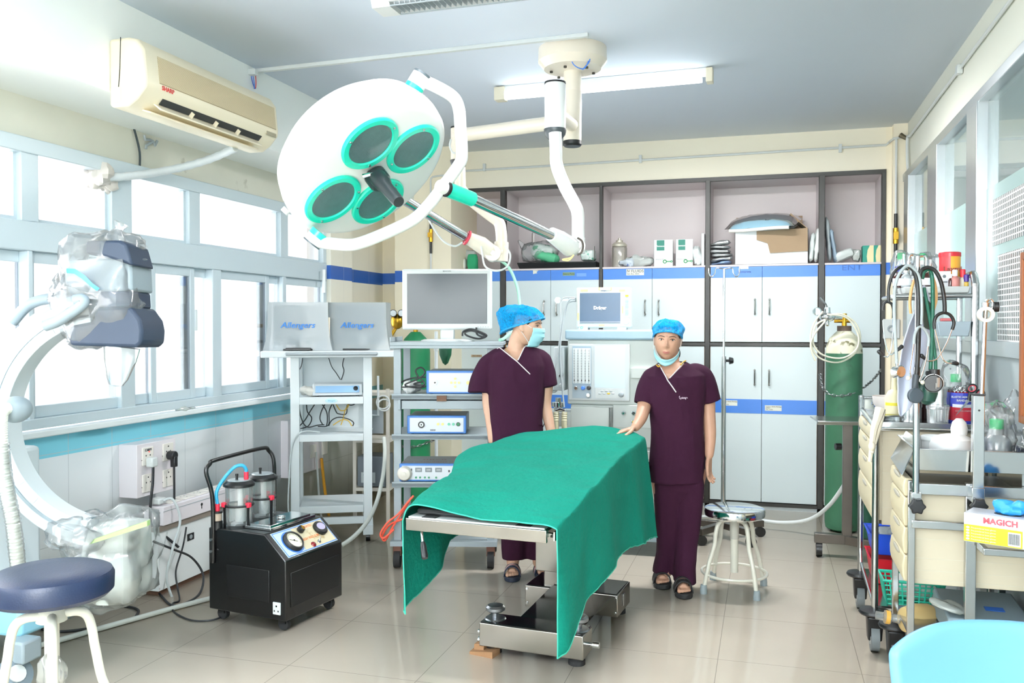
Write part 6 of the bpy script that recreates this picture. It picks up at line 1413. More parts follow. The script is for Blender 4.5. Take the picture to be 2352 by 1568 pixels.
def headset(t, M, o, eyes=(1, 1), look=(0, 0), s=1.0, lips=True, par=None):
    f = lambda x, y, z: o + M @ (V((x, y, z)) * s)
    for k, sx in enumerate((-1, 1)):
        if not eyes[k]: continue
        ex, ez = sx * .031, .010; ey = face_y(ex, ez)
        e = t.add('eye', MB().ell(f(ex, ey + .0068, ez), (.0135 * s, .0095 * s, .0068 * s), 18, 12, M), EYEW)
        ix = ex + look[0] * .004
        t.add('iris', MB().ell(f(ix, ey - .0018, ez + look[1]), (.0056 * s, .003 * s, .0056 * s), 14, 8, M), IRIS, par=e)
        lid = [f(ex + q * .0155, face_y(ex + q * .0155, ez) - .0012 + .002 * q * q, ez + .0066 - .006 * q * q) for q in (-1, -.6, -.2, .2, .6, 1)]
        t.add('eyelid', MB().tube(spl(lid, 4), .0016 * s, 6), BROW, par=e)
        br = [f(ex + sx * q, face_y(ex + sx * q, .03) - .001, .0275 + h) for q, h in ((-.018, -.001), (-.008, .003), (.004, .0045), (.014, .002), (.021, -.003))]
        t.add('eyebrow', MB().tube(spl(br, 4), [.0008 + .0012 * math.sin(PI * min(1, .15 + i / 19)) for i in range(17)], 6), BROW)
    if lips:
        lp = MB()
        for zc, rr, dz in ((-.0575, .0032, .03), (-.0645, .0042, .16)):
            xs = [-.0225 + .045 * j / 16 for j in range(17)]
            lp.tube([f(x, face_y(x, zc) + .0012, zc + dz * abs(x) * (1 if zc > -.06 else abs(x) / .0225 * 1.6) - (.0012 if abs(x) < .003 and zc > -.06 else 0)) for x in xs], [max(.0004, rr * (1 - (x / .0226) ** 2) ** .6) for x in xs], 8)
        t.add('lips', lp, LIP)
        t.add('lip_line', MB().tube([f(x, face_y(x, -.061) - .0006, -.061 + abs(x) * .1) for x in [-.022 + .044 * j / 10 for j in range(11)]], .0011 * s, 5), mat('lip_line', '6b3d38', .6))
def bouffant(t, M, o, pts_band, c, r, seed, s=1.0):
    """puffy cap; its elastic edge is pts_band"""
    mb = MB(); n = 72; m = 34; P = []
    for i in range(m + 1):
        r_ = []
        for j in range(n):
            a = 2 * PI * j / n; e = pts_band(a); k = i / m
            top = V(c) + V((0, 0, r[2]))
            # from the edge up over the crown
            th = PI / 2 * k
            base = V((e.x, e.y, e.z))
            puff = V((c[0] + r[0] * math.sin(a), c[1] - r[1] * math.cos(a), c[2]))
            wgt = min(1, k * 3.2); wgt = wgt * wgt * (3 - 2 * wgt)
            low = base.lerp(puff, wgt)
            p = V((c[0] + (low.x - c[0]) * math.cos(th) ** .8, c[1] + (low.y - c[1]) * math.cos(th) ** .8, low.z + (top.z - low.z) * math.sin(th)))
            rad = (p - V(c)).normalized()
            p += rad * (.0045 * math.sin(a * 17 + 3 * noise.noise(V((a * 2, k * 3, seed)))) * (1 - k) ** .7 + .009 * noise.noise(V((p.x * 28, p.y * 28, p.z * 28 + seed))))
            r_.append(o + M @ (p * s))
        P.append(r_)
    b = t.add('cap', MB().loft(P, False), CAPB)
    bd = [o + M @ (pts_band(2 * PI * j / 96) * s) for j in range(96)]
    t.add('cap_band', MB().tube(bd, [.0055 + .0016 * math.sin(j * 2.1) for j in range(96)], 8, True), CAPD, par=b)
    return b

# ---------------------------------------------------------------- nurse at the left, mask on, looking right
A = Person('nurse in maroon scrubs and blue cap, mask on, head turned right, beside the grey cart', 1186, 5.21, 16.3, SKIN1)
J = A.J
hc1 = J(1211, 750); M1 = rzm(72) @ ry(0) @ rx(6); S1 = .98
A.body = headmesh(M1, hc1, s=S1)
A.limb([J(1186, 822, .02), J(1186, 800, .02), J(1188, 785, .02), J(1196, 765, .01)], [.062, .054, .05, .052], 20)
# torso, hidden under the clothes but for the neck
A.body.loft([[V((c.x + a_ * math.cos(q), c.y + b_ * math.sin(q), c.z)) for q in [2 * PI * i / 24 for i in range(24)]] for c, a_, b_ in
    ((J(1180, 1090), .13, .1), (J(1180, 1000), .125, .095), (J(1180, 920), .115, .085), (J(1184, 860), .135, .09), (J(1184, 822, .01), .145, .075), (J(1186, 806, .02), .09, .055), (J(1187, 796, .02), .055, .045))])
A.limb([J(1125, 828, .02), J(1123, 880, .02), J(1122, 925, .01), J(1127, 965, -.02), J(1131, 1012, -.05)], [.045, .042, .037, .032, .024])
A.hand(J(1131, 1014, -.05), (.06, -.1, -1), (.6, -.8, 0), .3)
A.limb([J(1248, 828, .02), J(1255, 880, .03), J(1252, 925, .03), J(1260, 965, .0), J(1268, 1000, -.03)], [.045, .042, .037, .032, .024])
A.hand(J(1268, 1002, -.03), (.1, -.15, -1), (-.6, -.8, 0), .3)
for px, dx in ((1176, 0), (1236, 0)):
    A.limb([J(px, 1040), J(px, 1150, .0), J(px + 1, 1290, .01)], [.08, .055, .036])
fz = .03
for px, hd, td in ((1180, (.0, .08), (-.012, -.14)), (1238, (0, .12), (.03, -.08))):
    c = J(px, 1300); hl = V((c.x + hd[0], hd[1], .0)); te = V((c.x + td[0], td[1], 0))
    foot(A.body, V((c.x + .002, hd[1] - .02, .1)), hl, te)
    NV = mat('slipper_navy', '1d2638', .6)
    slipper(A.t, hl + V((0, .012, 0)), te + V((0, -.014, 0)), NV, [(mat('strap_navy', '232d42', .6), .5, .62, .066), (mat('strap_white', 'dcdcdc', .6), .615, .655, .0655), (mat('strap_red', 'b8404a', .6), .655, .7, .065), (mat('strap_white', 'dcdcdc', .6), .7, .735, .0645), (MATS['strap_navy'], .735, .82, .064)])
ears = []
for sx in (-1, 1):
    e = hc1 + M1 @ V((sx * .072 * S1, .012, .002)); A.body.ell(e, (.009, .019, .031), 14, 10, M1 @ rzm(sx * -18)); A.body.ell(hc1 + M1 @ V((sx * .072 * S1, .006, -.022)), (.007, .01, .011), 10, 8, M1)
A.t.add('body', A.body, SKIN1, remesh=.0036, smooth=3)
# tunic
tq = MB()
def ringsT(spec): return [[V((c.x + a_ * math.copysign(abs(math.cos(q)) ** .8, math.cos(q)), c.y + b_ * math.copysign(abs(math.sin(q)) ** .85, math.sin(q)), c.z)) for q in [2 * PI * i / 36 for i in range(36)]] for c, a_, b_ in spec]
tq.loft(ringsT([(J(1186, 1080), .168, .125), (J(1186, 1000), .166, .122), (J(1185, 940), .162, .118), (J(1184, 880), .168, .116), (J(1184, 840), .176, .108), (J(1184, 818, .01), .168, .092), (J(1185, 806, .015), .14, .076), (J(1186, 797, .02), .1, .064)]))
for pts, rs in (([J(1140, 822, .015), J(1124, 832, .015), J(1112, 858, .01), J(1105, 885, .005), J(1103, 903, .0)], [.06, .062, .066, .07, .073]), ([J(1230, 820, .015), J(1244, 830, .02), J(1252, 850, .02), J(1256, 868, .02), J(1258, 886, .02)], [.06, .06, .06, .06, .062])):
    P, rr = A.sleeve(pts, rs); tq.tube(P, rr, 24); tq.ell(P[0], rr[0], 16, 10)
nk = [J(1143, 793), J(1188, 829), J(1203, 794)]
def inV(px0, px1, pxb, py0, pyb):
    L_, R_, B_ = J(px0, py0), J(px1, py0), J(pxb, pyb)
    def f(c, edge=0):
        k = (c.z - B_.z) / (L_.z - B_.z); xl, xr = B_.x + (L_.x - B_.x) * k, B_.x + (R_.x - B_.x) * k
        if edge: return xl if abs(c.x - xl) < abs(c.x - xr) else xr
        if c.y > .035 or c.z < B_.z: return False
        return xl < c.x < xr
    return f
tun = cloth(A, 'tunic', tq, .0065, .015, 8, SCRUB, inV(1143, 1205, 1188, 793, 829))
def onfront(o, x, z, off=.003):
    for k in range(12):
        loc = o.bvh.ray_cast(V((x, -1, z - .004 * k)), V((0, 1, 0)))[0]
        if loc: return loc + V((0, -off, 0))
def frontline(o, pts, off=.003, n=10):
    out = []
    for a, b in zip(pts, pts[1:]):
        for i in range(n):
            p = a.lerp(b, i / n); h = onfront(o, p.x, p.z, off)
            out.append(h if h else V((p.x, out[-1].y if out else -.06, p.z)))
    return out
bpy.context.view_layer.update()
def piping(P_, tun, a, b, c, d_):
    L1 = frontline(P_, [a, b, c], .002); P_.t.add('piping', MB().tube(L1, .0032, 6), PIPING, par=tun)
    L2 = frontline(P_, [d_, b], .002); P_.t.add('piping', MB().tube(L2, .0032, 6), PIPING, par=tun)
piping(A, tun, J(1142, 793), J(1188, 829), J(1220, 860), J(1206, 793))
P = frontline(A, [J(1238, 972), J(1256, 972), J(1257, 990)], .003, 6); A.t.add('pocket_edge', MB().tube(P, .003, 5), SCRUB, par=tun)
tr = MB()
for px in (1180, 1238): tr.loft(ringsT([(V((J(px, 1286).x, .01, .1)), .072, .075), (J(px, 1240), .075, .078), (J(px, 1150), .08, .085), (J(px - 4 if px < 1200 else px - 20, 1050), .09, .1)]))
tr.loft(ringsT([(J(1208, 1110), .13, .09), (J(1200, 1040), .15, .11)])); cloth(A, 'trousers', tr, .008, .008, 9, SCRUB)
A.t.add('hair', MB().loft([[hc1 + M1 @ (headpt(2 * PI * j / 40, el) * (S1 * 1.045) + V((0, .008, .003))) for j in range(40)] for el in [R(v) for v in (34, 42, 50, 62, 74, 85)]]).tube([hc1 + M1 @ (V((.066, y, z))) for y, z in ((-.04, .052), (-.033, .038), (-.024, .024), (-.018, .01))], [.008, .009, .007, .003], 8).tube([hc1 + M1 @ (V((-.066, y, z))) for y, z in ((-.04, .052), (-.033, .038), (-.024, .024), (-.018, .01))], [.008, .009, .007, .003], 8), HAIR)
headset(A.t, M1, hc1, (1, 1), (0, -.001), S1, False)
def band1(a):
    # edge of the cap: low at the nape, high on the forehead
    x = math.sin(a) * .08; y = -math.cos(a) * (.1 if math.cos(a) > 0 else .135); f = (1 + math.cos(a)) / 2
    return V((x, y + .03 * (1 - f) ** 2, -.062 + .125 * f ** .7))
bouffant(A.t, M1, hc1, band1, (0, .052, .02), (.1, .165, .108), 2.0, S1)
A.t.add('hair_bun', MB().crumple(hc1 + M1 @ V((0, .105, .03)), (.05, .05, .045), .015, 20, 24, 16, 0, M1, 3), HAIR)
def maskmesh(M, o, azm, zs, off, s, pleat=.0025, sag=0):
    P = []
    for i in range(17):
        z = zs[0] + (zs[1] - zs[0]) * i / 16; r_ = []
        for j in range(25):
            az = azm * (j / 12 - 1); zz = z + sag * (az / azm) ** 2
            el = max(-1.45, min(1.2, math.asin(max(-.98, min(.98, zz / .118)))))
            p = headpt(az * .9, el); 
            ny = max(0, math.cos(az)); bl = V((.078 * math.sin(az), -.098 * math.cos(az) - .014 * ny ** 3, zz))
            q = V((bl.x, min(p.y - off, bl.y * (1 - .35 * max(0, -zz - .06) / .06)), zz)) if abs(az) < 1.2 else V((bl.x, bl.y, zz))
            q.y -= pleat * (i % 4 - 1.5) / 1.5 * ny
            r_.append(o + M @ (q * s))
        P.append(r_)
    return MB().grid(P)
mk = A.t.add('face_mask', maskmesh(M1, hc1, 1.08, (.0, -.118), .006, S1), MASK, sol=.0015)
f = lambda x, y, z: hc1 + M1 @ (V((x, y, z)) * S1)
for sx in (-1, 1):
    A.t.add('ear_loop', MB().tube(spl([f(sx * .068, -.05, -.002), f(sx * .076, -.02, .014), f(sx * .079, .008, .026)], 5), .0016, 5).tube(spl([f(sx * .066, -.048, -.105), f(sx * .074, -.015, -.06), f(sx * .078, .01, -.03)], 5), .0016, 5), WPL, par=mk)
A.t.add('necklace', MB().tube(spl([J(1163, 788, -.01), J(1161, 797, -.05), J(1164, 803, -.06), J(1172, 809, -.075)], 5), .0012, 5), mat('gold', 'c9a24a', .3, 1))
# ---------------------------------------------------------------- nurse at the right, facing us, mask under the chin
B = Person('nurse in maroon scrubs with mask under her chin, facing us, hand on the drape', 1555, 4.98, 16.3, SKIN2)
J = B.J
hc2 = J(1533, 783); M2 = rzm(-13) @ rx(2) @ ry(3); S2 = 1.0
B.body = headmesh(M2, hc2, s=S2)
B.limb([J(1541, 862, .03), J(1540, 845, .03), J(1539, 828, .03), J(1537, 800, .03)], [.064, .056, .052, .054], 20)
B.body.loft([[V((c.x + a_ * math.cos(q), c.y + b_ * math.sin(q), c.z)) for q in [2 * PI * i / 24 for i in range(24)]] for c, a_, b_ in
    ((J(1556, 1120), .135, .1), (J(1556, 1040), .135, .1), (J(1553, 970), .12, .09), (J(1550, 900), .14, .095), (J(1548, 856, .01), .15, .08), (J(1545, 841, .02), .095, .06), (J(1543, 832, .03), .06, .05))])
B.limb([J(1506, 872, .02), J(1484, 905, .0), J(1479, 935, -.03), J(1472, 960, -.12), J(1460, 980, -.2)], [.046, .043, .039, .034, .025])
B.hand(J(1458, 982, -.2), (-.88, -.42, -.2), (-.3, -.9, 0), .08)
B.limb([J(1602, 872, .02), J(1623, 905, .02), J(1627, 948, .02), J(1631, 1000, -.01), J(1629, 1044, -.04)], [.047, .044, .04, .034, .025])
B.hand(J(1629, 1046, -.04), (-.06, -.12, -1), (-.55, -.85, 0), .28, .6)
B.limb([J(1527, 1090), J(1532, 1200, .02), J(1531, 1310, .06)], [.085, .056, .036])
B.limb([J(1588, 1090), J(1580, 1200, .0), J(1572, 1340, -.03)], [.085, .056, .036])
SB = mat('slipper_black', '202123', .65)
for (pxh, yh), (pxt, yt) in (((1529, .16), (1521, -.05)), ((1567, .0), (1556, -.225))):
    h = V((J(pxh, 1340).x, yh, 0)); e = V((J(pxt, 1340).x, yt, 0))
    foot(B.body, h + (e - h) * .12 + V((0, 0, .1)), h, e)
    slipper(B.t, h + V((0, .012, 0)), e + V((0, -.014, 0)), SB, [(SB, .42, .54, .072), (SB, .6, .78, .066)], .05)
for sx in (-1, 1):
    B.body.ell(hc2 + M2 @ V((sx * .073, .012, .0)), (.009, .018, .03), 14, 10, M2 @ rzm(sx * -18))
B.t.add('body', B.body, SKIN2, remesh=.0036, smooth=3)
tq = MB()
tq.loft(ringsT([(J(1555, 1105), .158, .128), (J(1556, 1050), .156, .128), (J(1555, 990), .152, .122), (J(1553, 930), .155, .118), (J(1550, 885), .168, .115), (J(1549, 862), .17, .104), (J(1546, 848, .015), .148, .085), (J(1544, 838, .02), .108, .07), (J(1543, 832, .03), .08, .06)]))
for pts, rs in (([J(1510, 858, .01), J(1496, 866, .01), J(1486, 890, .0), J(1480, 912, -.01), J(1477, 928, -.02)], [.058, .059, .058, .057, .058]), ([J(1596, 858, .01), J(1610, 866, .02), J(1622, 888, .02), J(1628, 908, .02), J(1631, 922, .02)], [.06, .062, .062, .062, .064])):
    P, rr = B.sleeve(pts, rs); tq.tube(P, rr, 24); tq.ell(P[0], rr[0], 16, 10)
tun2 = cloth(B, 'tunic', tq, .0065, .015, 8, SCRUB, inV(1512, 1573, 1526, 832, 870))
bpy.context.view_layer.update()
piping(B, tun2, J(1511, 833), J(1526, 870), J(1546, 900), J(1574, 827))
c = J(1560, 910)
hit = onfront(B, c.x, c.z, .006) or c
bpy.context.view_layer.update()
mb = MB()
sgn = [(-.024, .006), (-.02, .012), (-.022, .0), (-.012, -.006), (-.014, .004), (-.006, -.002), (-.004, .006), (-.002, -.004), (.004, .004), (.006, -.004), (.012, .004), (.014, -.008), (.02, .004), (.026, -.002)]
B.t.add('embroidered_name', mb.tube(spl([(hit.x + x, (onfront(B, hit.x + x, hit.z + z, .003) or hit).y, hit.z + z) for x, z in sgn], 4), .0014, 5), mat('thread_pale', 'd7c3d2', .7), par=tun2)
tr = MB()
tr.loft(ringsT([(V((J(1531, 1310).x, .07, .065)), .062, .075), (J(1532, 1270, .06), .06, .07), (J(1531, 1190, .02), .068, .082), (J(1530, 1110, .0), .078, .1), (J(1532, 1060), .085, .1)]))
tr.loft(ringsT([(V((J(1572, 1340).x, -.03, .035)), .066, .085), (J(1573, 1300, -.02), .066, .08), (J(1578, 1200, .0), .074, .09), (J(1586, 1110, .0), .08, .105), (J(1580, 1060), .088, .1)]))
tr.loft(ringsT([(J(1556, 1150), .1, .07), (J(1556, 1120), .135, .105), (J(1556, 1060), .14, .11)])); cloth(B, 'trousers', tr, .008, .011, 9, SCRUB, None, 3, (1, 1, .35))
f2 = lambda x, y, z: hc2 + M2 @ (V((x, y, z)) * S2)
B.t.add('hair', MB().loft([[hc2 + M2 @ (headpt(2 * PI * j / 40, el) * 1.035 + V((0, .006, .003))) for j in range(40)] for el in [R(v) for v in (36, 48, 60, 74, 85)]]).tube([f2(.066, y, z) for y, z in ((-.042, .05), (-.034, .037), (-.025, .024), (-.018, .01))], [.009, .009, .006, .003], 8).tube([f2(-.066, y, z) for y, z in ((-.042, .05), (-.034, .037), (-.025, .024), (-.018, .01))], [.009, .009, .006, .003], 8).ell(f2(.03, .085, -.075), (.045, .035, .05), 16, 10, M2), HAIR)
headset(B.t, M2, hc2, (1, 1), (.2, 0), S2, True)
B.t.add('forehead_mark', MB().ell(f2(0, face_y(0, .033) - .001, .033), .0022, 8, 6), mat('red_dot', 'a3473f', .6))
def band2(a):
    x = math.sin(a) * .079; y = -math.cos(a) * (.098 if math.cos(a) > 0 else .11); f = (1 + math.cos(a)) / 2
    return V((x, y, -.03 + .09 * f ** .75))
bouffant(B.t, M2, hc2, band2, (0, .03, .04), (.094, .125, .084), 6.0, S2)
P = []
for i in range(9):
    k = i / 8; r_ = []
    for j in range(29):
        az = 1.28 * (j / 14 - 1); u = abs(az) / 1.28
        zz = -.1 - .022 * k + .052 * u ** 2 - .016 * k * (1 - u)
        rad = .9 - .05 * k + .04 * u
        r_.append(f2(.075 * math.sin(az) * (1 - .04 * (1 - u)), -(.108 - .006 * k) * math.cos(az) * rad + .012 * u - .004 * math.sin(k * 9) * (1 - u) , zz))
    P.append(r_)
mk = B.t.add('face_mask', MB().grid(P), MASK, sol=.002)
for sx in (-1, 1): B.t.add('ear_loop', MB().tube(spl([f2(sx * .077, -.02, -.05), f2(sx * .0765, -.016, -.02), f2(sx * .078, -.004, .012), f2(sx * .08, .01, .026)], 5), .0016, 5), WPL, par=mk)
B.t.add('necklace', MB().tube(spl([J(1508, 838, -.01), J(1513, 842, -.04), J(1516, 838, -.05)], 4), .004, 6).tube(spl([J(1575, 828, .0), J(1568, 832, -.035), J(1563, 838, -.05)], 4), .004, 6), mat('yellow_beads', 'c79a2c', .4))
# ================================================================ right side: drawer trolleys and what they carry
BEI = mat('drawer_beige', 'cabf9f', .4, var=.05, vs=6); PANW = mat('panel_ivory', 'c8bfa8', .45, var=.03); SST = mat('stainless', 'c2c5c6', .2, 1, var=.15, vs=25)
XA0, XA1, YA0, YA1 = .485, .965, 4.31, 4.95
XB0, XB1, YB0, YB1 = .55, .985, 3.72, 4.14
def castor(t, x, y, r=.065):
    c = t.add('castor', MB().cyl((x - .018, y, r), (x + .018, y, r), r, n=26), mat('grey_tyre', '6d7476', .6))
    t.add('castor_hub', MB().cyl((x - .02, y, r), (x + .02, y, r), r * .55, n=18), mat('hub_grey', 'a9adae', .4), par=c)
    t.add('castor_fork', MB().hexa([(x - .03, y - .03, r * .8), (x + .03, y - .03, r * .8), (x + .03, y + .03, r * .8), (x - .03, y + .03, r * .8), (x - .035, y - .05, .165), (x + .035, y - .05, .165), (x + .035, y + .05, .165), (x - .035, y + .05, .165)]), BLACK, par=c, bev=.006)
    t.add('bumper', MB().lathe([(.03, .165), (.065, .17), (.07, .178), (.065, .188), (.02, .198)], (x, y, 0), None, 28), BLACK, par=c)
def drawers(t, x, y0, y1, zs):
    for z0, z1 in zip(zs, zs[1:]):
        h = z1 - z0
        d = t.add('drawer', MB().prism([(x, z0 + .002), (x - .03, z0 + .002), (x - .036, z0 + h * .3), (x - .037, z0 + h * .6), (x - .031, z1 - .003), (x, z1 - .003)], y0, y1, 'y'), BEI, bev=.006)
        t.add('finger_grip', MB().ell((x - .034, (y0 + y1) / 2, z1 - h * .14), (.006, .09, .011), 18, 8), mat('grip_grey', 'a39f92', .5), par=d)
# --- rear trolley
ta = T('drawer_trolley', 'rear steel drawer trolley with beige drawers and a tall rack, left of the lattice glass', 'trolley', ((XA0 + XA1) / 2, (YA0 + YA1) / 2, 0))
wa, la = (XA1 - XA0) / 2, (YA1 - YA0) / 2
for x in (-wa, wa):
    for y in (-la, la):
        ta.add('post', MB().cyl((x, y, .19), (x, y, 1.06 if y < 0 else 1.13), .015, n=14), SST); castor(ta, x, y)
drawers(ta, -wa + .02, -la + .03, la - .03, [.6, .745, .86, .96, 1.03])
ta.add('cabinet', MB().box(-wa + .02, wa - .015, -la + .03, la - .03, .6, 1.03), PANW)
ta.add('side_panel', MB().box(-wa + .03, wa - .02, -la + .022, -la + .03, .58, 1.02), PANW, bev=.003)
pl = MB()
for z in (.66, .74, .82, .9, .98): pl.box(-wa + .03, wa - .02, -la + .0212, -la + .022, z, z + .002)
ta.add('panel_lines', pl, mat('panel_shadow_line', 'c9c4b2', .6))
ta.add('top_tray', MB().box(-wa, wa, -la, la, 1.03, 1.04).box(-wa, wa, -la - .004, -la, 1.02, 1.06).box(-wa, wa, la, la + .004, 1.02, 1.06), SST, bev=.002)
for z in (1.03, 1.12): ta.add('guard_rail', MB().cyl((-wa, la if z > 1.1 else -la, z + .0), (wa, la if z > 1.1 else -la, z), .008, n=10), CHROME)
ta.add('guard_rail', MB().cyl((-wa + .05, la, 1.09), (wa, la, 1.09), .008, n=10).tube([(-wa, la, 1.13), (-wa, la - .04, 1.06), (-wa, -la, 1.03)], .011, 8), CHROME)
ta.add('lower_shelf', MB().box(-wa, wa, -la, la, .2, .21), SST)
ta.add('lower_rail', MB().tube([(-wa, la, .33), (-wa, la - .05, .25), (-wa, -la, .2)], .008, 8), SST)
# rack above it
zs_ = at(2160, 682, d=4.3).z
xr1 = at(2240, 680, Y=4.55).x - ta.o.location.x; yr0, yr1 = 4.55 - ta.o.location.y, 4.9 - ta.o.location.y; xr0 = xr1 - .36
rk = ta.add('rack', MB().tube(spl([(xr1, yr0, 1.04), (xr1, yr0, zs_), (xr1, yr0, zs_ + .05), (xr1, yr0 + .04, zs_ + .1), (xr1, yr0 + .1, zs_ + .105), (xr1, yr1, zs_ + .105)], 5), .017, 14).cyl((xr1, yr1, 1.04), (xr1, yr1, zs_ + .1), .014, n=12), SST)
ta.add('rack_post', MB().cyl((xr0 + .16, yr1, 1.04), (xr0 + .16, yr1, zs_), .014, n=12), SST, par=rk)
ta.add('rack_shelf', MB().box(xr0, xr1, yr0, yr1, zs_ - .005, zs_ + .002).cyl((xr0, yr0, zs_), (xr1, yr0, zs_), .011, n=10).cyl((xr0, yr0, zs_), (xr0, yr1, zs_), .009, n=10).cyl((xr0, yr1, zs_), (xr1, yr1, zs_), .011, n=10), SST, par=rk)
ol_ = ta.o.location
def A3(x, y, z): return V((ol_.x + x, ol_.y + y, z))
p = at(2190, 662, d=4.22)
solo('shelf_tray', 'white shallow tray of medicines on the rack shelf above the rear trolley', 'tray', MB().hexa([A3(xr0 + .06, yr0 + .01, zs_ + .012), A3(xr1 - .025, yr0 + .01, zs_ + .012), A3(xr1 - .025, yr1 - .03, zs_ + .012), A3(xr0 + .06, yr1 - .03, zs_ + .012), A3(xr0 + .05, yr0 - .005, zs_ + .045), A3(xr1 - .02, yr0 - .005, zs_ + .045), A3(xr1 - .02, yr1 - .02, zs_ + .045), A3(xr0 + .05, yr1 - .02, zs_ + .045)]), WPL, bev=.005)
TZ = zs_ + .046
def bottle(lab, px, y, r, h, m, capm, caph=.03, capr=None, z=TZ, lbl=None, nm='bottle', neck=.5):
    x = at(px, 680, Y=y).x; t = T(nm, lab, 'bottle', (x, y, z))
    t.add('body', MB().lathe([(r * .95, 0), (r, .006), (r, h * .62), (r * .85, h * .74), (r * neck, h * .84), (r * neck, h)], n=24), m)
    cr = capr or r * neck * 1.2
    t.add('cap', MB().lathe([(cr, h - .005), (cr, h + caph), (cr * .8, h + caph + .003), (0, h + caph + .003)], n=20), capm)
    if lbl: t.add('paper_label', MB().lathe([(r + .0006, h * .12), (r + .0006, h * .55)], n=24, cap=False), lbl)
    return t
BRN = mat('brown_glass', '3b1410', .15, coat=.4); GCAP = mat('green_cap', '12b86a', .35); BCAP = mat('blue_cap', '1e2f8c', .4); LAB = mat('white_label', 'e9ebee', .5, stain=('d0a8b0', .66), ss=60)
PINK = mat('pink_liquid', 'c9857f', .3); WCAP = mat('white_cap', 'eceff0', .35); LQ = film('clear_bottle', 'e2eef2', .4, .1, .08)
y1 = ol_.y + yr0 + .06
def lbottle(lab, px, y, r=.035, h=.13, z=TZ, bag=True):
    t = bottle(lab, px, y, r, h, LQ, GCAP, .03, .02, z)
    if bag: t.add('clear_bag', MB().crumple((0, 0, h * .6), (r * 1.45, r * 1.4, h * .75), .02, 22, 26, 18, .2, None, int(px)), BAG)
    return t
lbottle('green-capped bottle in a clear bag at the left end of the rack shelf', 2070, y1 + .2, .04, .15); lbottle('green-capped bottle in a clear bag behind the stethoscope hook', 2119, y1 + .16, .04, .14)
solo('clear_bag', 'puffed clear bag behind the red-lidded can on the rack', 'bag', MB().crumple(A3(xr0 + .22, yr0 + .26, TZ + .08), (.07, .05, .085), .03, 18, 26, 16, 0, None, 6), BAG)
t = bottle('brown bottle with blue cap and white label behind the left stethoscope tubing', 2064, y1 + .08, .027, .085, BRN, BCAP, .02, .017, TZ, LAB)
t = bottle('small clear vial with silver cap and white label on the rack tray', 2081, y1 + .0, .024, .075, LQ, mat('silver_cap', 'b9bdbd', .3, .7), .018, .014, TZ, LAB)
t = bottle('brown bottle with green cap and white label between the hooks', 2126, y1 + .03, .026, .08, BRN, mat('dark_green_cap', '0f6a4a', .4), .02, .016, TZ, LAB)
t = T('medicine_box', 'small white medicine box beside the red-lidded can', 'box', (at(2163, 660, Y=y1 + .02).x, y1 + .02, TZ), 8); t.add('box', MB().box(-.035, .035, -.02, .02, 0, .075), LAB, bev=.001); t.add('print', MB().ell((.005, -.0205, .05), (.008, .001, .008), 12, 6).box(-.02, .02, -.0208, -.02, .02, .026), mat('grey_ink', '6b7377', .6))
t = T('medicine_box', 'white box with red lines at the left of the rack tray', 'box', (at(2098, 660, Y=y1 + .05).x, y1 + .05, TZ), -6); t.add('box', MB().box(-.035, .035, -.02, .02, 0, .055), LAB, bev=.001); t.add('print', MB().box(-.03, .02, -.0208, -.02, .03, .034).box(-.03, .0, -.0208, -.02, .02, .023), mat('red_print', 'c2415a', .5))
cx_ = at(2182, 640, Y=y1 + .06).x
t = T('powder_can', 'big can with red lid and red and yellow print on the rack', 'can', (cx_, y1 + .07, TZ))
t.add('body', MB().lathe([(.047, 0), (.047, .15)], n=36), mat('can_white', 'e8dcc8', .35)); rd = MB(); ye = MB(); n = 36
def band(mb, a0, a1, z0, z1, r=.0476):
    P = [[(r * math.cos(R(a0 + (a1 - a0) * i / 10)), r * math.sin(R(a0 + (a1 - a0) * i / 10)), z) for i in range(11)] for z in (z0, z1)]
    return mb.grid(P)
t.add('red_print', band(MB(), 180, 265, .06, .15), mat('can_red', 'cf3138', .35)); t.add('yellow_print', band(MB(), 265, 360, .05, .15), mat('can_yellow', 'e9a83a', .35))
t.add('lid', MB().lathe([(.05, .148), (.05, .166), (.046, .17), (0, .17)], n=36), mat('lid_red', 'c4202f', .3))
t.text('lettering', 'Laxmi', .034, (.004, -.0495, .085), (90, 0, 0), mat('can_ink', '7b2a1f', .5), bold=.001)
t = bottle('small pink bottle with white cap on the front edge of the rack tray', 2193, y1 - .01, .021, .055, PINK, WCAP, .022, .012); t = bottle('small dropper bottle with red cap at the right of the rack tray', 2211, y1 + .01, .015, .05, mat('dropper_white', 'e8e3d0', .35), mat('red_cap', 'dd2f3c', .35), .03, .012)
t = bottle('tiny purple-capped vial at the right end of the rack tray', 2219, y1 + .0, .011, .028, mat('yellow_vial', 'd8b24a', .35), mat('purple_cap', '4a2f8c', .35), .026, .012); t = bottle('tiny dark red bottle beside the pink one on the rack tray', 2183, y1 - .015, .01, .045, BRN, WCAP, .012, .007)
bb0, bb1 = at(2150, 772, Y=ol_.y + yr0), at(2232, 738, Y=ol_.y + yr0)
solo('storage_bin', 'grey plastic bin hung on the rack below the tray', 'bin', MB().hexa([(bb0.x + .015, ol_.y + yr0 - .005, bb0.z), (bb1.x - .012, ol_.y + yr0 - .005, bb0.z), (bb1.x - .012, ol_.y + yr0 + .14, bb0.z), (bb0.x + .015, ol_.y + yr0 + .14, bb0.z), (bb0.x, ol_.y + yr0 - .02, bb1.z), (bb1.x - .005, ol_.y + yr0 - .02, bb1.z), (bb1.x - .005, ol_.y + yr0 + .15, bb1.z), (bb0.x, ol_.y + yr0 + .15, bb1.z)]), mat('bin_grey', 'a4b3bd', .45), bev=.004)
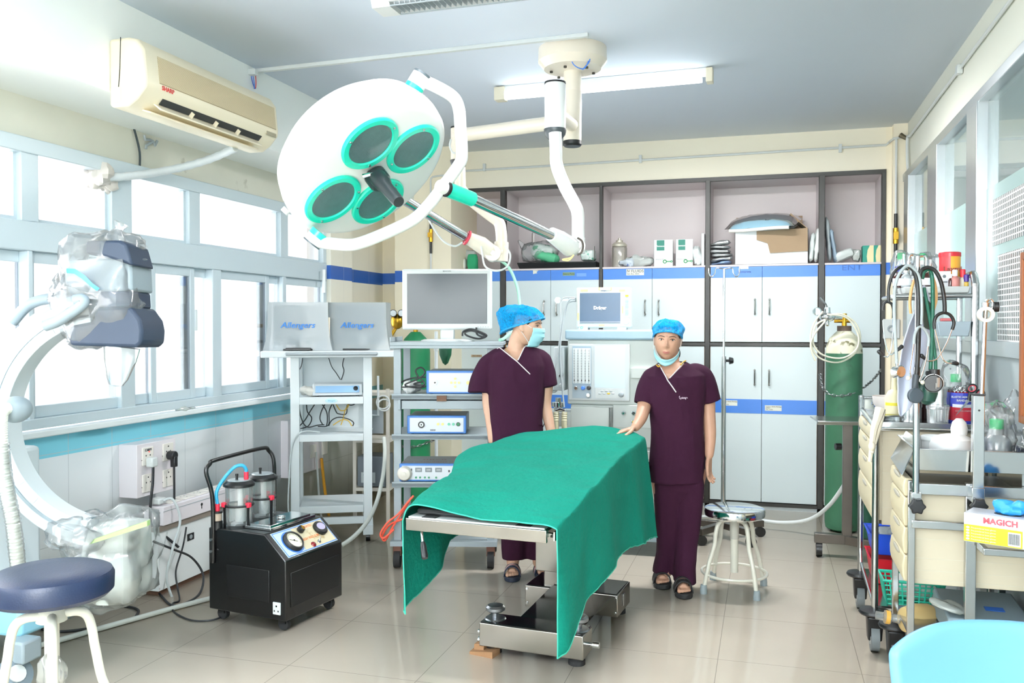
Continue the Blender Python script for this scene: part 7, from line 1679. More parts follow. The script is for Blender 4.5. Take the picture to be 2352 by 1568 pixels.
solo('pink_soap', 'small pink-red block on the grey bin', 'block', MB().box(bb0.x + .02, bb0.x + .07, ol_.y + yr0 + .0, ol_.y + yr0 + .03, bb1.z + .001, bb1.z + .016), mat('pink_red', 'c9686c', .4), bev=.004)
# things on the top of the rear trolley (z 1.04)
ZA = 1.041
def onA(px, y): return at(px, 960, Y=y).x
t = bottle('clear bottle in a bag with a green cap behind the bandage tin', 2197, 4.62, .052, .19, LQ, GCAP, .035, .024, ZA); t.add('clear_bag', MB().crumple((0, 0, .15), (.075, .07, .14), .03, 18, 28, 18, .2, None, 3), BAG)
t = bottle('plain clear squeeze bottle behind the big steel drum', 2168, 4.7, .045, .16, LQ, WCAP, .02, .012, ZA, None, 'bottle', .3)
x = onA(2158, 4.5); t = T('steel_drum', 'tall round stainless dressing drum on the rear trolley top', 'drum', (x, 4.5, ZA)); t.add('body', MB().lathe([(.055, 0), (.055, .13)], n=36), SST); t.add('lid', MB().lathe([(.058, .125), (.058, .165), (.052, .172), (0, .173)], n=36), SST); t.add('clasp', MB().box(-.03, .03, -.062, -.057, .085, .093).box(-.004, .004, -.062, -.057, .05, .09), CHROME)
x = onA(2093, 4.55); t = T('steel_drum', 'pair of stacked small steel drums left of the tall drum', 'drum', (x, 4.55, ZA)); t.add('lower_drum', MB().lathe([(.045, 0), (.045, .07), (.048, .07), (.048, .1), (.043, .105), (0, .105)], n=32), SST); t.add('upper_drum', MB().lathe([(.034, .106), (.034, .15), (.037, .15), (.037, .17), (0, .175)], n=32), SST)
x = onA(2152, 4.4); t = T('plastic_jar', 'clear plastic jar standing before the tall steel drum', 'jar', (x, 4.38, ZA)); t.add('body', MB().lathe([(.044, 0), (.048, .08)], n=30), CLEAR); t.add('lid', MB().lathe([(.05, .078), (.05, .092), (0, .094)], n=30), CLEAR)
x = onA(2208, 4.46); t = T('bandage_tin', 'blue and red tin reading ELASTIC ADHESIVE BANDAGE holding scissors', 'tin', (x, 4.46, ZA))
t.add('body', MB().lathe([(.048, 0), (.048, .15), (.046, .15), (.046, .01)], n=40, cap=False), mat('tin_red', 'b82033', .35)); TBL = mat('tin_blue', '2536a4', .35); t.add('blue_print', band(MB(), 180, 360, .085, .15, .0486), TBL); t.add('blue_foot', band(MB(), 180, 360, .0, .022, .0486), TBL); t.add('pale_strip', band(MB(), 210, 320, .083, .098, .049), mat('tin_pale', 'e2e4ee', .4))
t.text('lettering', 'ELASTIC ADHESIVE', .0115, (-.004, -.0515, .132), (90, 0, 0), WPL, bold=.0004); t.text('lettering', 'BANDAGE', .013, (.0, -.0515, .116), (90, 0, 0), WPL, bold=.0004); t.text('lettering', 'COTTON STRETCH', .008, (.0, -.0515, .068), (90, 0, 0), WPL)
def scissors(lab, o, M, m):
    t = T('scissors', lab, 'scissors', o); mb = MB()
    for s in (-1, 1): mb.torus(M @ V((s * .022, 0, .05)), M @ rx(90) @ rzm(s * 18), .02, .006, 20, 6, .8)
    t.add('handles', mb.tube([M @ V((-.016, 0, .03)), M @ V((0, 0, .0))], .007, 8).tube([M @ V((.016, 0, .03)), M @ V((0, 0, 0))], .007, 8), m); t.add('blades', MB().hexa([M @ V(p) for p in ((-.006, -.002, 0), (.006, -.002, 0), (.006, .002, 0), (-.006, .002, 0), (-.001, -.001, -.09), (.001, -.001, -.09), (.001, .001, -.09), (-.001, .001, -.09))]), CHROME)
    rg = MB()
    for s in (-1, 1): rg.torus(M @ V((s * .022, -.003, .05)), M @ rx(90) @ rzm(s * 18), .0165, .003, 20, 5, .8)
    t.add('red_lining', rg, mat('red_lining', 'd0404e', .45)); return t
scissors('black-handled scissors with red lining leaning in the bandage tin', V((onA(2222, 4.43), 4.405, ZA + .12)), ry(38) @ rx(-8), BLACK)
FCP = MB()
for k in range(4):
    x = onA(2192 + k * 8, 4.47); FCP.torus((x, 4.47, ZA + .165 + .006 * (k % 2)), rx(90) @ rzm(20 * k), .011, .0022, 14, 5).cyl((x, 4.47, ZA + .155), (x + .004, 4.465, ZA + .04), .0025, n=6)
solo('forceps', 'ring-handled steel forceps standing in the bandage tin', 'forceps', FCP, CHROME)
solo('kidney_tray', 'shallow steel instrument dish at the left of the rear trolley top', 'dish', MB().lathe([(.07, 0), (.095, .02), (.098, .022), (.09, .02), (.068, .004), (0, .004)], (onA(2062, 4.6), 4.6, ZA), None, 30, 1, .8), CHROME)
x = onA(2040, 4.8); solo('plastic_bowl', 'translucent pinkish bowl at the far left of the rear trolley', 'bowl', MB().lathe([(.04, 0), (.07, .05), (.075, .09), (.068, .05), (.038, .005), (0, .005)], (x, 4.82, ZA + .01), None, 28), mat('bowl_pinkish', 'd9d2d0', .4))
x = onA(2055, 4.72); t = T('squeeze_bottle', 'cream squeeze bottle with yellow print behind the hanging cuff', 'bottle', (x, 4.74, ZA)); t.add('body', MB().lathe([(.045, 0), (.045, .1), (.03, .13), (.016, .14), (.014, .18), (.01, .2)], n=24), mat('cream_bottle', 'dfd6ae', .4)); t.add('yellow_print', band(MB(), 200, 340, .06, .075, .046), mat('yellow_print', 'e3d23a', .4))
x = onA(2115, 4.62); t = T('amber_bottle', 'dark brown glass bottle between the steel drums', 'bottle', (x, 4.64, ZA)); t.add('body', MB().lathe([(.035, 0), (.035, .12), (.015, .15), (.015, .17)], n=24), BRN); t.add('cap', MB().lathe([(.018, .165), (.018, .19), (0, .192)], n=18), BLACK)
# hanging straps at the left front post
q0 = at(2016, 935, d=3.98)
solo('bandage_straps', 'cream cloth straps knotted to the front left post of the rear trolley', 'straps', MB().tube(spl([at(2022, 938, d=3.97), at(2016, 960, d=3.96), at(2008, 985, d=3.95), at(2003, 1020, d=3.95), at(1998, 1060, d=3.95)], 5), [.024 - .0008 * i for i in range(21)], 8).tube(spl([at(2030, 945, d=3.97), at(2022, 975, d=3.95), at(2012, 1008, d=3.95), at(2002, 1040, d=3.94)], 5), .009, 8).ell(at(2003, 1025, d=3.94), (.016, .016, .022), 12, 8), mat('cream_strap', 'dcd5c2', .9))
# baskets on the lower shelf
def basket(lab, c, sx, sy, h, m, rz=0):
    t = T('basket', lab, 'basket', c, rz); mb = MB(); n = 11
    mb.box(-sx * .85, sx * .85, -sy * .85, sy * .85, 0, .004)
    for k in range(6):
        z = h * k / 5; f = .85 + .15 * z / h; mb.tube([(-sx * f, -sy * f, z), (sx * f, -sy * f, z), (sx * f, sy * f, z), (-sx * f, sy * f, z)], .004 if k < 5 else .008, 5, True)
    for i in range(n):
        u = -1 + 2 * i / (n - 1)
        for (a, b) in (((u * sx * .85, -sy * .85), (u * sx, -sy)), ((u * sx * .85, sy * .85), (u * sx, sy)), ((-sx * .85, u * sy * .85), (-sx, u * sy)), ((sx * .85, u * sy * .85), (sx, u * sy))): mb.tube([(a[0], a[1], 0), (b[0], b[1], h)], .0045, 4)
    t.add('basket', mb, m); return t
def tub(lab, c, sx, sy, h, m):
    t = T('basket', lab, 'basket', c); f = .85
    o = [(-1, -1), (1, -1), (1, 1), (-1, 1)]
    t.add('tub', MB().loft([[(x * sx * f, y * sy * f, 0) for x, y in o], [(x * sx, y * sy, h) for x, y in o], [(x * sx * 1.08, y * sy * 1.06, h) for x, y in o], [(x * sx * .96, y * sy * .97, h - .004) for x, y in o], [(x * sx * .82, y * sy * .82, .004) for x, y in o]]), m, bev=.006); return t
tub('red plastic basket on the lower shelf of the rear trolley, under the blue one', (XA0 + .14, 4.78, .211), .12, .13, .13, mat('basket_red', 'c81f2d', .35))
tub('blue plastic basket stacked on the red one at the bottom of the rear trolley', (XA0 + .16, 4.82, .345), .14, .12, .11, mat('basket_blue', '2450d0', .35))
solo('packet_heap', 'clear greenish packets filling the blue basket', 'packet', MB().crumple((XA0 + .18, 4.8, .44), (.1, .09, .04), .04, 16, 28, 16, .1, None, 5), MILK)
solo('black_pouch', 'black pouch in the red basket under the blue one', 'pouch', MB().crumple((XA0 + .2, 4.56, .29), (.1, .07, .07), .02, 10, 24, 14, .4, None, 6), BLACK)
basket('teal openwork basket at the front of the rear trolley bottom shelf', (XA0 + .17, 4.42, .211), .13, .085, .11, mat('basket_teal', '2fc0a4', .35))
solo('paper_packet', 'white paper packet lying in the teal basket', 'packet', MB().crumple((XA0 + .17, 4.43, .27), (.1, .06, .05), .035, 14, 24, 14, .1, None, 8), mat('white_packet', 'e4e8e6', .45))
# --- front trolley
tb2 = T('drawer_trolley', 'front steel drawer trolley with a deep steel tray on top, nearest the blue chair', 'trolley', ((XB0 + XB1) / 2, (YB0 + YB1) / 2, 0))
ob = tb2.o.location; wb_, lb = (XB1 - XB0) / 2 + .1, (YB1 - YB0) / 2
XC = wb_ * 2 - (XB1 - XB0)
def zB(py, y=YB0): return at(2200, py, Y=y).z
for x in (-(XB1 - XB0) / 2, (XB1 - XB0) / 2 - .015):
    for y in (-lb, lb):
        tb2.add('post', MB().box(x - .013, x + .013, y - .013, y + .013, .17, zB(1108)), SST, bev=.003); castor(tb2, x, y, .06)
x0, x1 = -(XB1 - XB0) / 2, (XB1 - XB0) / 2 - .015
pxm = at(2228, 1250, Y=YB0).x - ob.x
tb2.add('middle_post', MB().box(pxm - .019, pxm + .019, -lb - .015, -lb + .015, zB(1440), zB(1108)), SST, bev=.003)
for z0, z1 in ((zB(1138), zB(1112)), (zB(1217), zB(1198))): tb2.add('cross_rail', MB().box(x0, x1 if z0 > zB(1150) else pxm, -lb - .016, -lb + .01, z0, z1), SST, bev=.003)
tb2.add('side_panel', MB().box(x0 + .015, x1, -lb + .018, -lb + .026, zB(1350), zB(1125)), PANW, bev=.003)
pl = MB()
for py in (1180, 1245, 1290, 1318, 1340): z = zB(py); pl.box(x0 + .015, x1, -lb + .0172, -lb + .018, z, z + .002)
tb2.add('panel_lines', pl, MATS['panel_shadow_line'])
tb2.add('cabinet', MB().box(x0 + .02, x1, -lb + .026, lb - .02, zB(1350), zB(1135)), PANW)
zd = [zB(1350) + .0, zB(1285), zB(1220), zB(1150), zB(1105)]
drawers(tb2, x0 + .01, -lb + .03, lb - .02, zd)
tb2.add('hinged_flap', MB().hexa([(x0 - .03, -lb + .05, zB(1100)), (x0 - .025, -lb + .05, zB(1100)), (x0 - .025, lb - .05, zB(1100) + .02), (x0 - .03, lb - .05, zB(1100) + .02), (x0 + .03, -lb + .05, zB(1018)), (x0 + .035, -lb + .05, zB(1018)), (x0 + .035, lb - .05, zB(1018)), (x0 + .03, lb - .05, zB(1018))]), SST)
zt0_, zt1_ = zB(1084), zB(1032)
tb2.add('deck', MB().box(x0, x1, -lb, lb, zB(1135) + .002, zB(1128)), mat('deck_dark', '3a4246', .35))
tb2.add('lower_shelf', MB().box(x0, x1, -lb, lb, .262, .272), SST)
for x in (x0 + .02, x1 - .02): tb2.add('tray_bracket', MB().box(x - .008, x + .008, -lb + .02, lb - .02, zB(1128), zt0_), SST)
ty = T('steel_tray', 'deep rectangular polished steel tray on top of the front trolley', 'tray', (ob.x + .0, ob.y, zt0_))
o = [(-1, -1), (1, -1), (1, 1), (-1, 1)]; sx, sy, hh_ = (x1 - x0) / 2 + .0, lb + .01, zt1_ - zt0_
ty.add('tray', MB().loft([[(x * sx * .93, y * sy * .93, .001) for x, y in o], [(x * sx * .98, y * sy * .98, hh_ - .003) for x, y in o], [(x * sx * 1.02, y * sy * 1.02, hh_ - .003) for x, y in o], [(x * sx * 1.02, y * sy * 1.02, hh_) for x, y in o], [(x * sx * .97, y * sy * .97, hh_) for x, y in o], [(x * sx * .92, y * sy * .92, .004) for x, y in o]]), mat('tray_polish', 'c5c8c9', .1, 1), bev=.012, seg=3)
ZT = zt0_ + .005
def onB(px, y): return at(px, 1010, Y=y).x
x = onB(2190, 3.86); t = T('wash_jug', 'big white plastic jug lying in the steel tray behind the square post', 'jug', (x, 3.88, ZT)); t.add('body', MB().lathe([(.06, 0), (.075, .02), (.078, .08), (.07, .105), (.045, .12), (.022, .125)], n=34, sx=1.1), mat('jug_white', 'eceff0', .35)); t.add('spout', MB().lathe([(.03, .12), (.032, .145), (.026, .17), (.012, .185)], (.03, .03, 0), None, 20), MATS['jug_white'])
x = onB(2150, 3.95); t = T('cream_tub', 'white tub with a red panel lettered De, back left in the steel tray', 'tub', (x, 3.97, ZT)); t.add('body', MB().lathe([(.045, 0), (.05, .09)], n=30), WPL); t.add('lid', MB().lathe([(.053, .088), (.053, .105), (0, .107)], n=30), WPL); t.add('red_panel', band(MB(), 245, 300, .02, .075, .0505), mat('tub_red', 'e0452f', .4)); t.text('lettering', 'De', .034, (.006, -.0525, .052), (90, 0, 0), WPL, bold=.0008)
x = onB(2258, 3.98); t = T('bandage_tin', 'small blue and red tin beside the bagged bottle at the tray right', 'tin', (x, 3.98, ZT)); t.add('body', MB().lathe([(.04, 0), (.04, .03)], n=30), mat('tin_red', 'b82033', .35)); t.add('blue_print', MB().lathe([(.0402, .03), (.0402, .075)], n=30), TBL); t.add('lid', MB().lathe([(.042, .074), (.042, .09), (0, .092)], n=30), TBL); t.text('lettering', 'Elastic B', .012, (0, -.0425, .055), (90, 0, 0), WPL); t.text('lettering', 'Classic', .011, (0, -.0425, .036), (90, 0, 0), WPL)
t = bottle('bagged clear bottle with green cap standing at the right end of the steel tray', 2292, 3.9, .055, .15, LQ, GCAP, .036, .026, ZT); t.add('liquid', MB().lathe([(.052, .004), (.052, .06)], n=24), film('lilac_liquid', 'c9c4dc', .6, .05, .1)); t.add('clear_bag', MB().crumple((0, 0, .13), (.072, .066, .14), .03, 18, 28, 18, .2, None, 4), BAG)
solo('clear_bag', 'empty clear plastic bag at the right edge of the steel tray', 'bag', MB().crumple((onB(2330, 3.95), 3.98, ZT + .16), (.05, .05, .14), .04, 15, 26, 18, .1, None, 9), BAG)
solo('black_lid', 'round flat black lid at the left of the steel tray', 'pot', MB().lathe([(.028, 0), (.028, .022), (.024, .025), (0, .025)], (onB(2120, 4.02), 4.02, ZT), None, 24), BLACK)  # a loose lid lying in the tray
t = T('hard_case', 'flat grey hard case with a blue sticker on the lower shelf of the front trolley', 'case', (ob.x + .07, ob.y + .03, .273), 0); t.add('case', MB().hexa([(-.15, -.19, 0), (.17, -.19, 0), (.17, .15, 0), (-.15, .15, 0), (-.14, -.18, .07), (.16, -.18, .07), (.16, .14, .1), (-.14, .14, .1)]), mat('case_grey', '7f8f96', .5), bev=.008); t.add('sticker', MB().obox((.05, -.06, .084), (.07, .04, .002), rx(5)), mat('sticker_blue', '2a5cae', .5))
solo('printed_bag', 'clear printed bag lying on the grey hard case', 'bag', MB().crumple((ob.x - .06, ob.y - .1, .375), (.07, .06, .014), .02, 14, 24, 12, .2, ry(14), 4), MILK)
t = T('breathing_bag', 'tan rubber breathing bag with clear connector sticking out of the front trolley', 'breathing bag', at(2075, 1420, d=3.75)); bm_ = t.o.location
a, b, c = [at(*q, d=dd) for q, dd in (((2012, 1412), 3.72), ((2066, 1422), 3.7), ((2140, 1425), 3.72))]
t.add('bag', MB().lathe([(.012, 0), (.05, .02), (.068, .07), (.07, .13), (.05, .18)], b, frame_to(c - b), 24), mat('tan_rubber', 'b9a06c', .45), w=1)
t.add('connector', MB().tube([a, a.lerp(b, .35), a.lerp(b, .36), a.lerp(b, .62), a.lerp(b, .63), b], [.018, .018, .028, .028, .017, .019], 16), CLEAR, w=1); t.add('yellow_ring', MB().cyl(a.lerp(b, .4), a.lerp(b, .58), .0285, n=18), mat('amber_ring', 'd2a24a', .3), w=1)
# square post with thin pole, tape roll
px_ = at(2245, 1000, Y=YB0 - .03)
sqp = T('mast', 'square steel mast clamped to the near face of the front trolley, with a hooked pole', 'mast', (px_.x, YB0 - .035, zB(1160)))
zl = lambda py: zB(py, YB0 - .035) - zB(1160)
sqp.add('tube', MB().box(-.02, .02, -.02, .02, zl(1118), zl(906)), SST, bev=.003); sqp.add('end_cap', MB().box(-.022, .022, -.022, .022, zl(906), zl(903)), BLACK); sqp.add('hole', MB().cyl((.0, -.0203, zl(940)), (.0, -.021, zl(940)), .004, n=10), BLACK)
def star(t, c, nm='star_knob', r=.034):
    pr = [((r if i % 2 == 0 else r * .74) * math.cos(2 * PI * i / 12), (r if i % 2 == 0 else r * .74) * math.sin(2 * PI * i / 12)) for i in range(12)]
    t.add(nm, MB().prism(pr, 0, .022, 'z').xf(lambda p: V(c) + rx(90) @ p), BLACK, bev=.005)
sqp.add('clamp', MB().box(-.022, .022, -.022, .022, zl(1150), zl(1116)), SST, bev=.002); star(sqp, (.0, -.02, zl(1156)))
xp = at(2262, 800, Y=YB0 - .03).x - px_.x
sqp.add('pole', MB().cyl((.012, .0, zl(920)), (xp, .0, zl(702)), .0085, n=12), SST); sqp.add('pole_clamp', MB().cyl((xp, 0, zl(715)), (xp, 0, zl(695)), .014, n=14).tube(spl([(xp, 0, zl(694)), (xp + .012, 0, zl(688)), (xp + .024, 0, zl(695)), (xp + .022, 0, zl(712))], 5), .006, 8), CHROME)
kx = at(2281, 705, Y=YB0 - .035).x - px_.x
sqp.add('pole_knob', MB().cyl((xp + .02, 0, zl(704)), (kx, 0, zl(705)), .006, n=8).cyl((kx, 0, zl(705)), (kx + .018, 0, zl(705)), .02, n=10), BLACK)
tr_ = at(2264, 722, Y=YB0 - .05)
solo('tape_roll', 'roll of white tape hanging on the hook of the thin pole', 'tape', MB().lathe([(.017, -.012), (.029, -.012), (.029, .012), (.017, .012), (.017, -.012)], tr_, rx(90), 32, cap=False), mat('tape_white', 'e9e4d6', .6))
# glove box on its bracket
gb = at(2230, 1178, d=3.24); g1 = at(2308, 1246, d=3.05)
sqp.add('bracket', MB().box(.0, .3, -.11, -.09, zl(1256) - .0, zl(1240)).box(.0, .02, -.0895, .0, zl(1256), zl(1240)), SST, bev=.003)
GBX = T('glove_box', 'torn glove box with red lettering, silver and lime green, on the trolley bracket', 'box', at(2300, 1246, d=3.16), -26)
def gl(px, py, d): return GBX.L(at(px, py, d=d))
h_ = .105; L_ = .11; D_ = .12
GBX.add('box', MB().box(-L_, L_, -D_ / 2, D_ / 2, 0, h_), mat('box_silver', 'c9ccd4', .35), bev=.002)
LIME = mat('box_lime', 'b5bd1e', .4)
def gface(nm, x0, x1, z0, z1, m, f, off=.0012):
    if f == 'f': return GBX.add(nm, MB().box(x0, x1, -D_ / 2 - off, -D_ / 2, z0, z1), m)
    return GBX.add(nm, MB().box(L_, L_ + off, x0, x1, z0, z1), m)
gface('lime_panel', -L_ + .001, L_ - .03, .002, h_ * .6, LIME, 'f'); gface('lime_panel', -L_ - 0, 0, 0, 0, LIME, 'f', .0001) if False else None
REDP = mat('red_print2', 'cc4a55', .5)
GBX.text('lettering', 'MAGICH', .029, (.01, -D_ / 2 - .002, h_ * .8), (90, 0, 0), REDP, bold=.0008); GBX.text('lettering', 'Latex Medical Examination Gloves', .0105, (-.01, -D_ / 2 - .002, h_ * .64), (90, 0, 0), WPL)
for k in range(5): GBX.add('white_tick', MB().ell((-L_ + .014, -D_ / 2 - .0015, .053 - k * .0105), (.006, .001, .004), 10, 6), WPL); GBX.text('lettering', 'Pre-powdered latex gloves', .0075, (-L_ + .025, -D_ / 2 - .002, .053 - k * .0105), (90, 0, 0), WPL, align='LEFT')
gface('bar_code_plate', L_ - .075, L_ - .035, .006, .055, WPL, 'f', .0018); bc = MB()
for k in range(12): bc.box(L_ - .072 + k * .0028, L_ - .0706 + k * .0028, -D_ / 2 - .0024, -D_ / 2 - .0018, .012, .05)
GBX.add('bar_code', bc, INK)
gface('end_lime', -D_ / 2 + .03, D_ / 2, .002, h_ * .6, LIME, 's'); gface('end_pink', -D_ / 2 + .04, D_ / 2, h_ * .6, h_ - .004, mat('box_pink', 'd078a0', .4), 's')
GBX.add('torn_opening', MB().lathe([(.045, h_), (.045, h_ + .001)], (.02, .0, 0), None, 20, 1, .6), mat('dark_slot', '2c2e2e', .7)); GBX.add('blue_glove', MB().crumple((.04, .01, h_ + .018), (.06, .035, .026), .03, 18, 28, 16, 0, None, 4), mat('glove_blue', '2c8fd8', .4))
# IV pole with hooks, stethoscopes and cuff
d0 = 3.36; pt = at(2108, 588, d=d0); pb = at(2098, 1168, d=d0)
ivp = T('drip_pole', 'thin steel drip pole with double hook at the left front of the front trolley', 'pole', (pt.x, pt.y, pb.z))
hz = pt.z - pb.z
ivp.add('pole', MB().cyl((0, 0, .03), (0, 0, hz), .0095, n=12).cyl((0, 0, -.0), (0, 0, hz * .56), .0125, n=12), SST)
hkL = [(2110, 588), (2090, 586), (2087, 612), (2084, 618), (2078, 616), (2076, 605), (2076, 583)]; hkR = [(2110, 588), (2125, 590), (2126, 612), (2128, 622), (2133, 623), (2137, 615), (2137, 596)]
for hk in (hkL, hkR): ivp.add('hook', MB().tube(spl([at(x, y, d=d0) for x, y in hk], 5), .0055, 8), CHROME, w=1)
star(ivp, (0, -.02, .012)); ivp.add('clamp', MB().box(-.018, .018, -.018, .018, .0, .06), SST, bev=.002)
def D_S(pts, d): return spl([at(x, y, d=d) for x, y in pts], 6)
def steth(lab, m, yoke, tube, ears, bell, d, tips=BLACK, r=.006):
    t = T('stethoscope', lab, 'stethoscope', at(*tube[0], d=d))
    t.add('tubing', MB().tube(D_S(tube, d), r, 10), m, w=1); t.add('yoke', MB().tube(D_S(yoke, d), r * .9, 10), m, w=1)
    for e in ears:
        t.add('ear_tube', MB().tube(D_S(e, d), .0028, 8), CHROME, w=1); a_, b_ = at(*e[-2], d=d), at(*e[-1], d=d); u = (b_ - a_).normalized(); t.add('ear_tip', MB().cap(b_, b_ + u * .018, .007, .0085, 12, 4), tips, w=1)
    bell(t, d); return t
def bellA(t, d):
    p = at(2058, 855, d=d - .02); t.add('stem', MB().cyl(at(2060, 832, d=d), at(2061, 848, d=d), .005, n=10), CHROME, w=1); t.add('chest_piece', MB().lathe([(.012, -.012), (.018, -.004), (.022, .008), (.018, .011), (.014, .006), (0, .006)], p, frame_to(-RF * 1 - RR * .6), 28), CHROME, w=1); t.add('diaphragm', MB().lathe([(.022, 0), (.024, .006), (.02, .01)], at(2066, 853, d=d - .005), frame_to(RF + RR * .3), 28), CHROME, w=1)
steth('black and grey tubed stethoscope on the left hook with chrome double chest piece', BLACK, [(2028, 712), (2029, 700), (2036, 693), (2047, 697), (2052, 710), (2052, 730)],
      [(2041, 694), (2041, 665), (2047, 638), (2060, 618), (2080, 611), (2098, 622), (2106, 645), (2110, 690), (2112, 760), (2108, 850)],
      [[(2028, 735), (2031, 775), (2038, 805), (2046, 814), (2056, 808), (2062, 803)], [(2052, 730), (2051, 765), (2046, 800), (2040, 818), (2030, 818), (2027, 815)]], lambda t, d: None, d0 - .025)
t = T('stethoscope', 'grey tubed stethoscope on the left hook, its chest piece hanging lowest left', 'stethoscope', at(2088, 612, d=d0)); GT2 = mat('grey_tubing', '98a3a6', .4)
t.add('tubing', MB().tube(D_S([(2060, 835), (2057, 780), (2054, 710), (2056, 660), (2066, 628), (2085, 610), (2102, 620), (2113, 645), (2117, 700), (2116, 745)], d0 - .035), .0062, 10), GT2, w=1)
t.add('yoke', MB().tube(D_S([(2099, 790), (2102, 765), (2112, 750), (2124, 757), (2133, 775), (2132, 795)], d0 - .035), .0055, 10), GT2, w=1)
for e in ([(2098, 790), (2094, 820), (2090, 850), (2092, 866), (2086, 868)], [(2131, 795), (2127, 825), (2118, 858), (2112, 874), (2119, 878)]):
    t.add('ear_tube', MB().tube(D_S(e, d0 - .035), .0026, 8), CHROME, w=1); t.add('ear_tip', MB().ell(at(*e[-1], d=d0 - .04), .0085, 12, 8), mat('tip_ivory', 'd9d5c2', .5), w=1)
bellA(t, d0 - .03)
t = T('stethoscope', 'black stethoscope on the right hook with wide crossed ear tubes', 'stethoscope', at(2130, 618, d=d0)); d = d0 - .02
t.add('tubing', MB().tube(D_S([(2112, 640), (2116, 622), (2130, 614), (2148, 622), (2162, 650), (2169, 690), (2170, 716)], d), .0075, 10), BLACK, w=1); t.add('yoke', MB().tube(D_S([(2146, 755), (2146, 738), (2153, 724), (2168, 718), (2183, 724), (2191, 740), (2187, 757)], d), .0062, 10), BLACK, w=1)
for e in ([(2147, 757), (2155, 790), (2163, 820), (2175, 833), (2188, 834)], [(2186, 757), (2175, 785), (2160, 812), (2148, 826), (2130, 828), (2124, 823)]):
    t.add('ear_tube', MB().tube(D_S(e, d), .003, 8), CHROME, w=1); a_, b_ = at(*e[-2], d=d), at(*e[-1], d=d); t.add('ear_tip', MB().cap(b_, b_ + (b_ - a_).normalized() * .016, .006, .0085, 12, 4), BLACK, w=1)
t = T('stethoscope', 'heavy black stethoscope trunk along the pole ending in a round dark chest piece', 'stethoscope', at(2105, 900, d=d0)); d = d0 - .03
t.add('tubing', MB().tube(D_S([(2100, 622), (2108, 660), (2109, 740), (2107, 830), (2104, 870)], d), .0085, 10), BLACK, w=1); t.add('stem', MB().tube(D_S([(2104, 860), (2102, 880), (2101, 900)], d), [.012] * 12 + [.013], 10), mat('dark_rubber', '343b42', .5), w=1); p = at(2102, 908, d=d - .02)
t.add('chest_piece', MB().lathe([(.025, -.012), (.029, -.008), (.029, .004), (.027, .007), (0, .008)], p, frame_to(-RF), 36), mat('dark_chest', '3b454d', .4), w=1)
# sphygmomanometer: lilac cuff, green bulb and gauge
t = T('blood_pressure_cuff', 'lilac cloth blood-pressure cuff with dark velcro draped down from the right hook', 'cuff', at(2095, 940, d=d0 + .06))
def sheet(rows_, d, nz=.006):
    P = []
    for r_ in rows_: P.append(spl([at(x, y, d=d + (dd if len(q) > 2 else 0)) for q in r_ for x, y, dd in [(q[0], q[1], q[2] if len(q) > 2 else 0)]], 5))
    cl = [spl([P[i][j] for i in range(len(P))], 6) for j in range(len(P[0]))]
    return MB().grid([[p + RF * nz * noise.noise(p * 22) for p in c_] for c_ in cl])
LC = mat('lilac_cloth', 'bcc3d6', .85)
t.add('cloth', sheet([[(2112, 690, 0), (2122, 655, .02), (2138, 690, .0), (2146, 738, 0)], [(2080, 770, 0), (2100, 760, .03), (2115, 780, .01), (2132, 800, 0)], [(2064, 850, 0), (2080, 850, .02), (2094, 860, .0), (2100, 880, 0)], [(2062, 905, 0), (2075, 910, .01), (2088, 915, .0), (2100, 918, 0)], [(2064, 950, 0), (2070, 956, .01), (2078, 948, 0), (2088, 940, 0)]], d0 + .05), LC, w=1, sol=.004)
t.add('velcro', sheet([[(2120, 680), (2130, 688), (2140, 700)], [(2120, 720), (2132, 724), (2146, 735)], [(2122, 752), (2132, 756), (2145, 760)]], d0 + .03, .002), mat('velcro_green', '454d42', .95, var=.3, vs=60), w=1, sol=.004)
t.add('cuff_tube', MB().tube(D_S([(2092, 720), (2090, 690), (2096, 655), (2106, 632)], d0 + .02), .0055, 8).tube(D_S([(2140, 720), (2150, 690), (2148, 655), (2140, 632)], d0 + .02), .0055, 8), mat('tan_tubing', 'd3a76f', .45), w=1)
t = T('pressure_bulb', 'dark green rubber bulb with a black dial gauge on green tubes from the right hook', 'gauge', at(2140, 880, d=d0)); d = d0 + .0
GRT = mat('green_tubing', '14614c', .45)
t.add('tubing', MB().tube(D_S([(2118, 640), (2124, 622), (2138, 625), (2142, 660), (2142, 720), (2140, 790), (2137, 850)], d), .0075, 10).tube(D_S([(2122, 660), (2130, 700), (2140, 760), (2148, 820), (2149, 852)], d + .01), .0065, 10), GRT, w=1)
t.add('bulb', MB().lathe([(.012, -.06), (.03, -.045), (.036, -.015), (.034, .02), (.02, .045), (.01, .05)], at(2132, 893, d=d), ry(6), 26), mat('bulb_green', '0e3f33', .4, coat=.2), w=1)
gp = at(2144, 880, d=d - .045)
t.add('gauge_body', MB().lathe([(.03, -.015), (.034, -.01), (.034, .008), (.028, .014), (0, .015)], gp, frame_to(-RF + RR * .5), 34), BLACK, w=1); t.add('gauge_top', MB().cyl(at(2146, 862, d=d - .03), at(2146, 848, d=d - .03), .02, n=22).cyl(at(2128, 857, d=d - .03), at(2134, 857, d=d - .03), .009, n=12), BLACK, w=1); t.add('gauge_rim', MB().torus(gp, frame_to(-RF + RR * .5), .034, .0018, 36, 6), CHROME, w=1)
t.add('clip', MB().obox(at(2154, 878, d=d - .065), (.012, .006, .036), rzm(16)).obox(at(2149, 886, d=d - .065), (.004, .006, .022), rzm(16)), CHROME, w=1); t.add('valve', MB().cyl(at(2118, 879, d=d - .02), at(2124, 878, d=d - .02), .009, n=14), mat('tip_ivory', 'd9d5c2', .5), w=1)
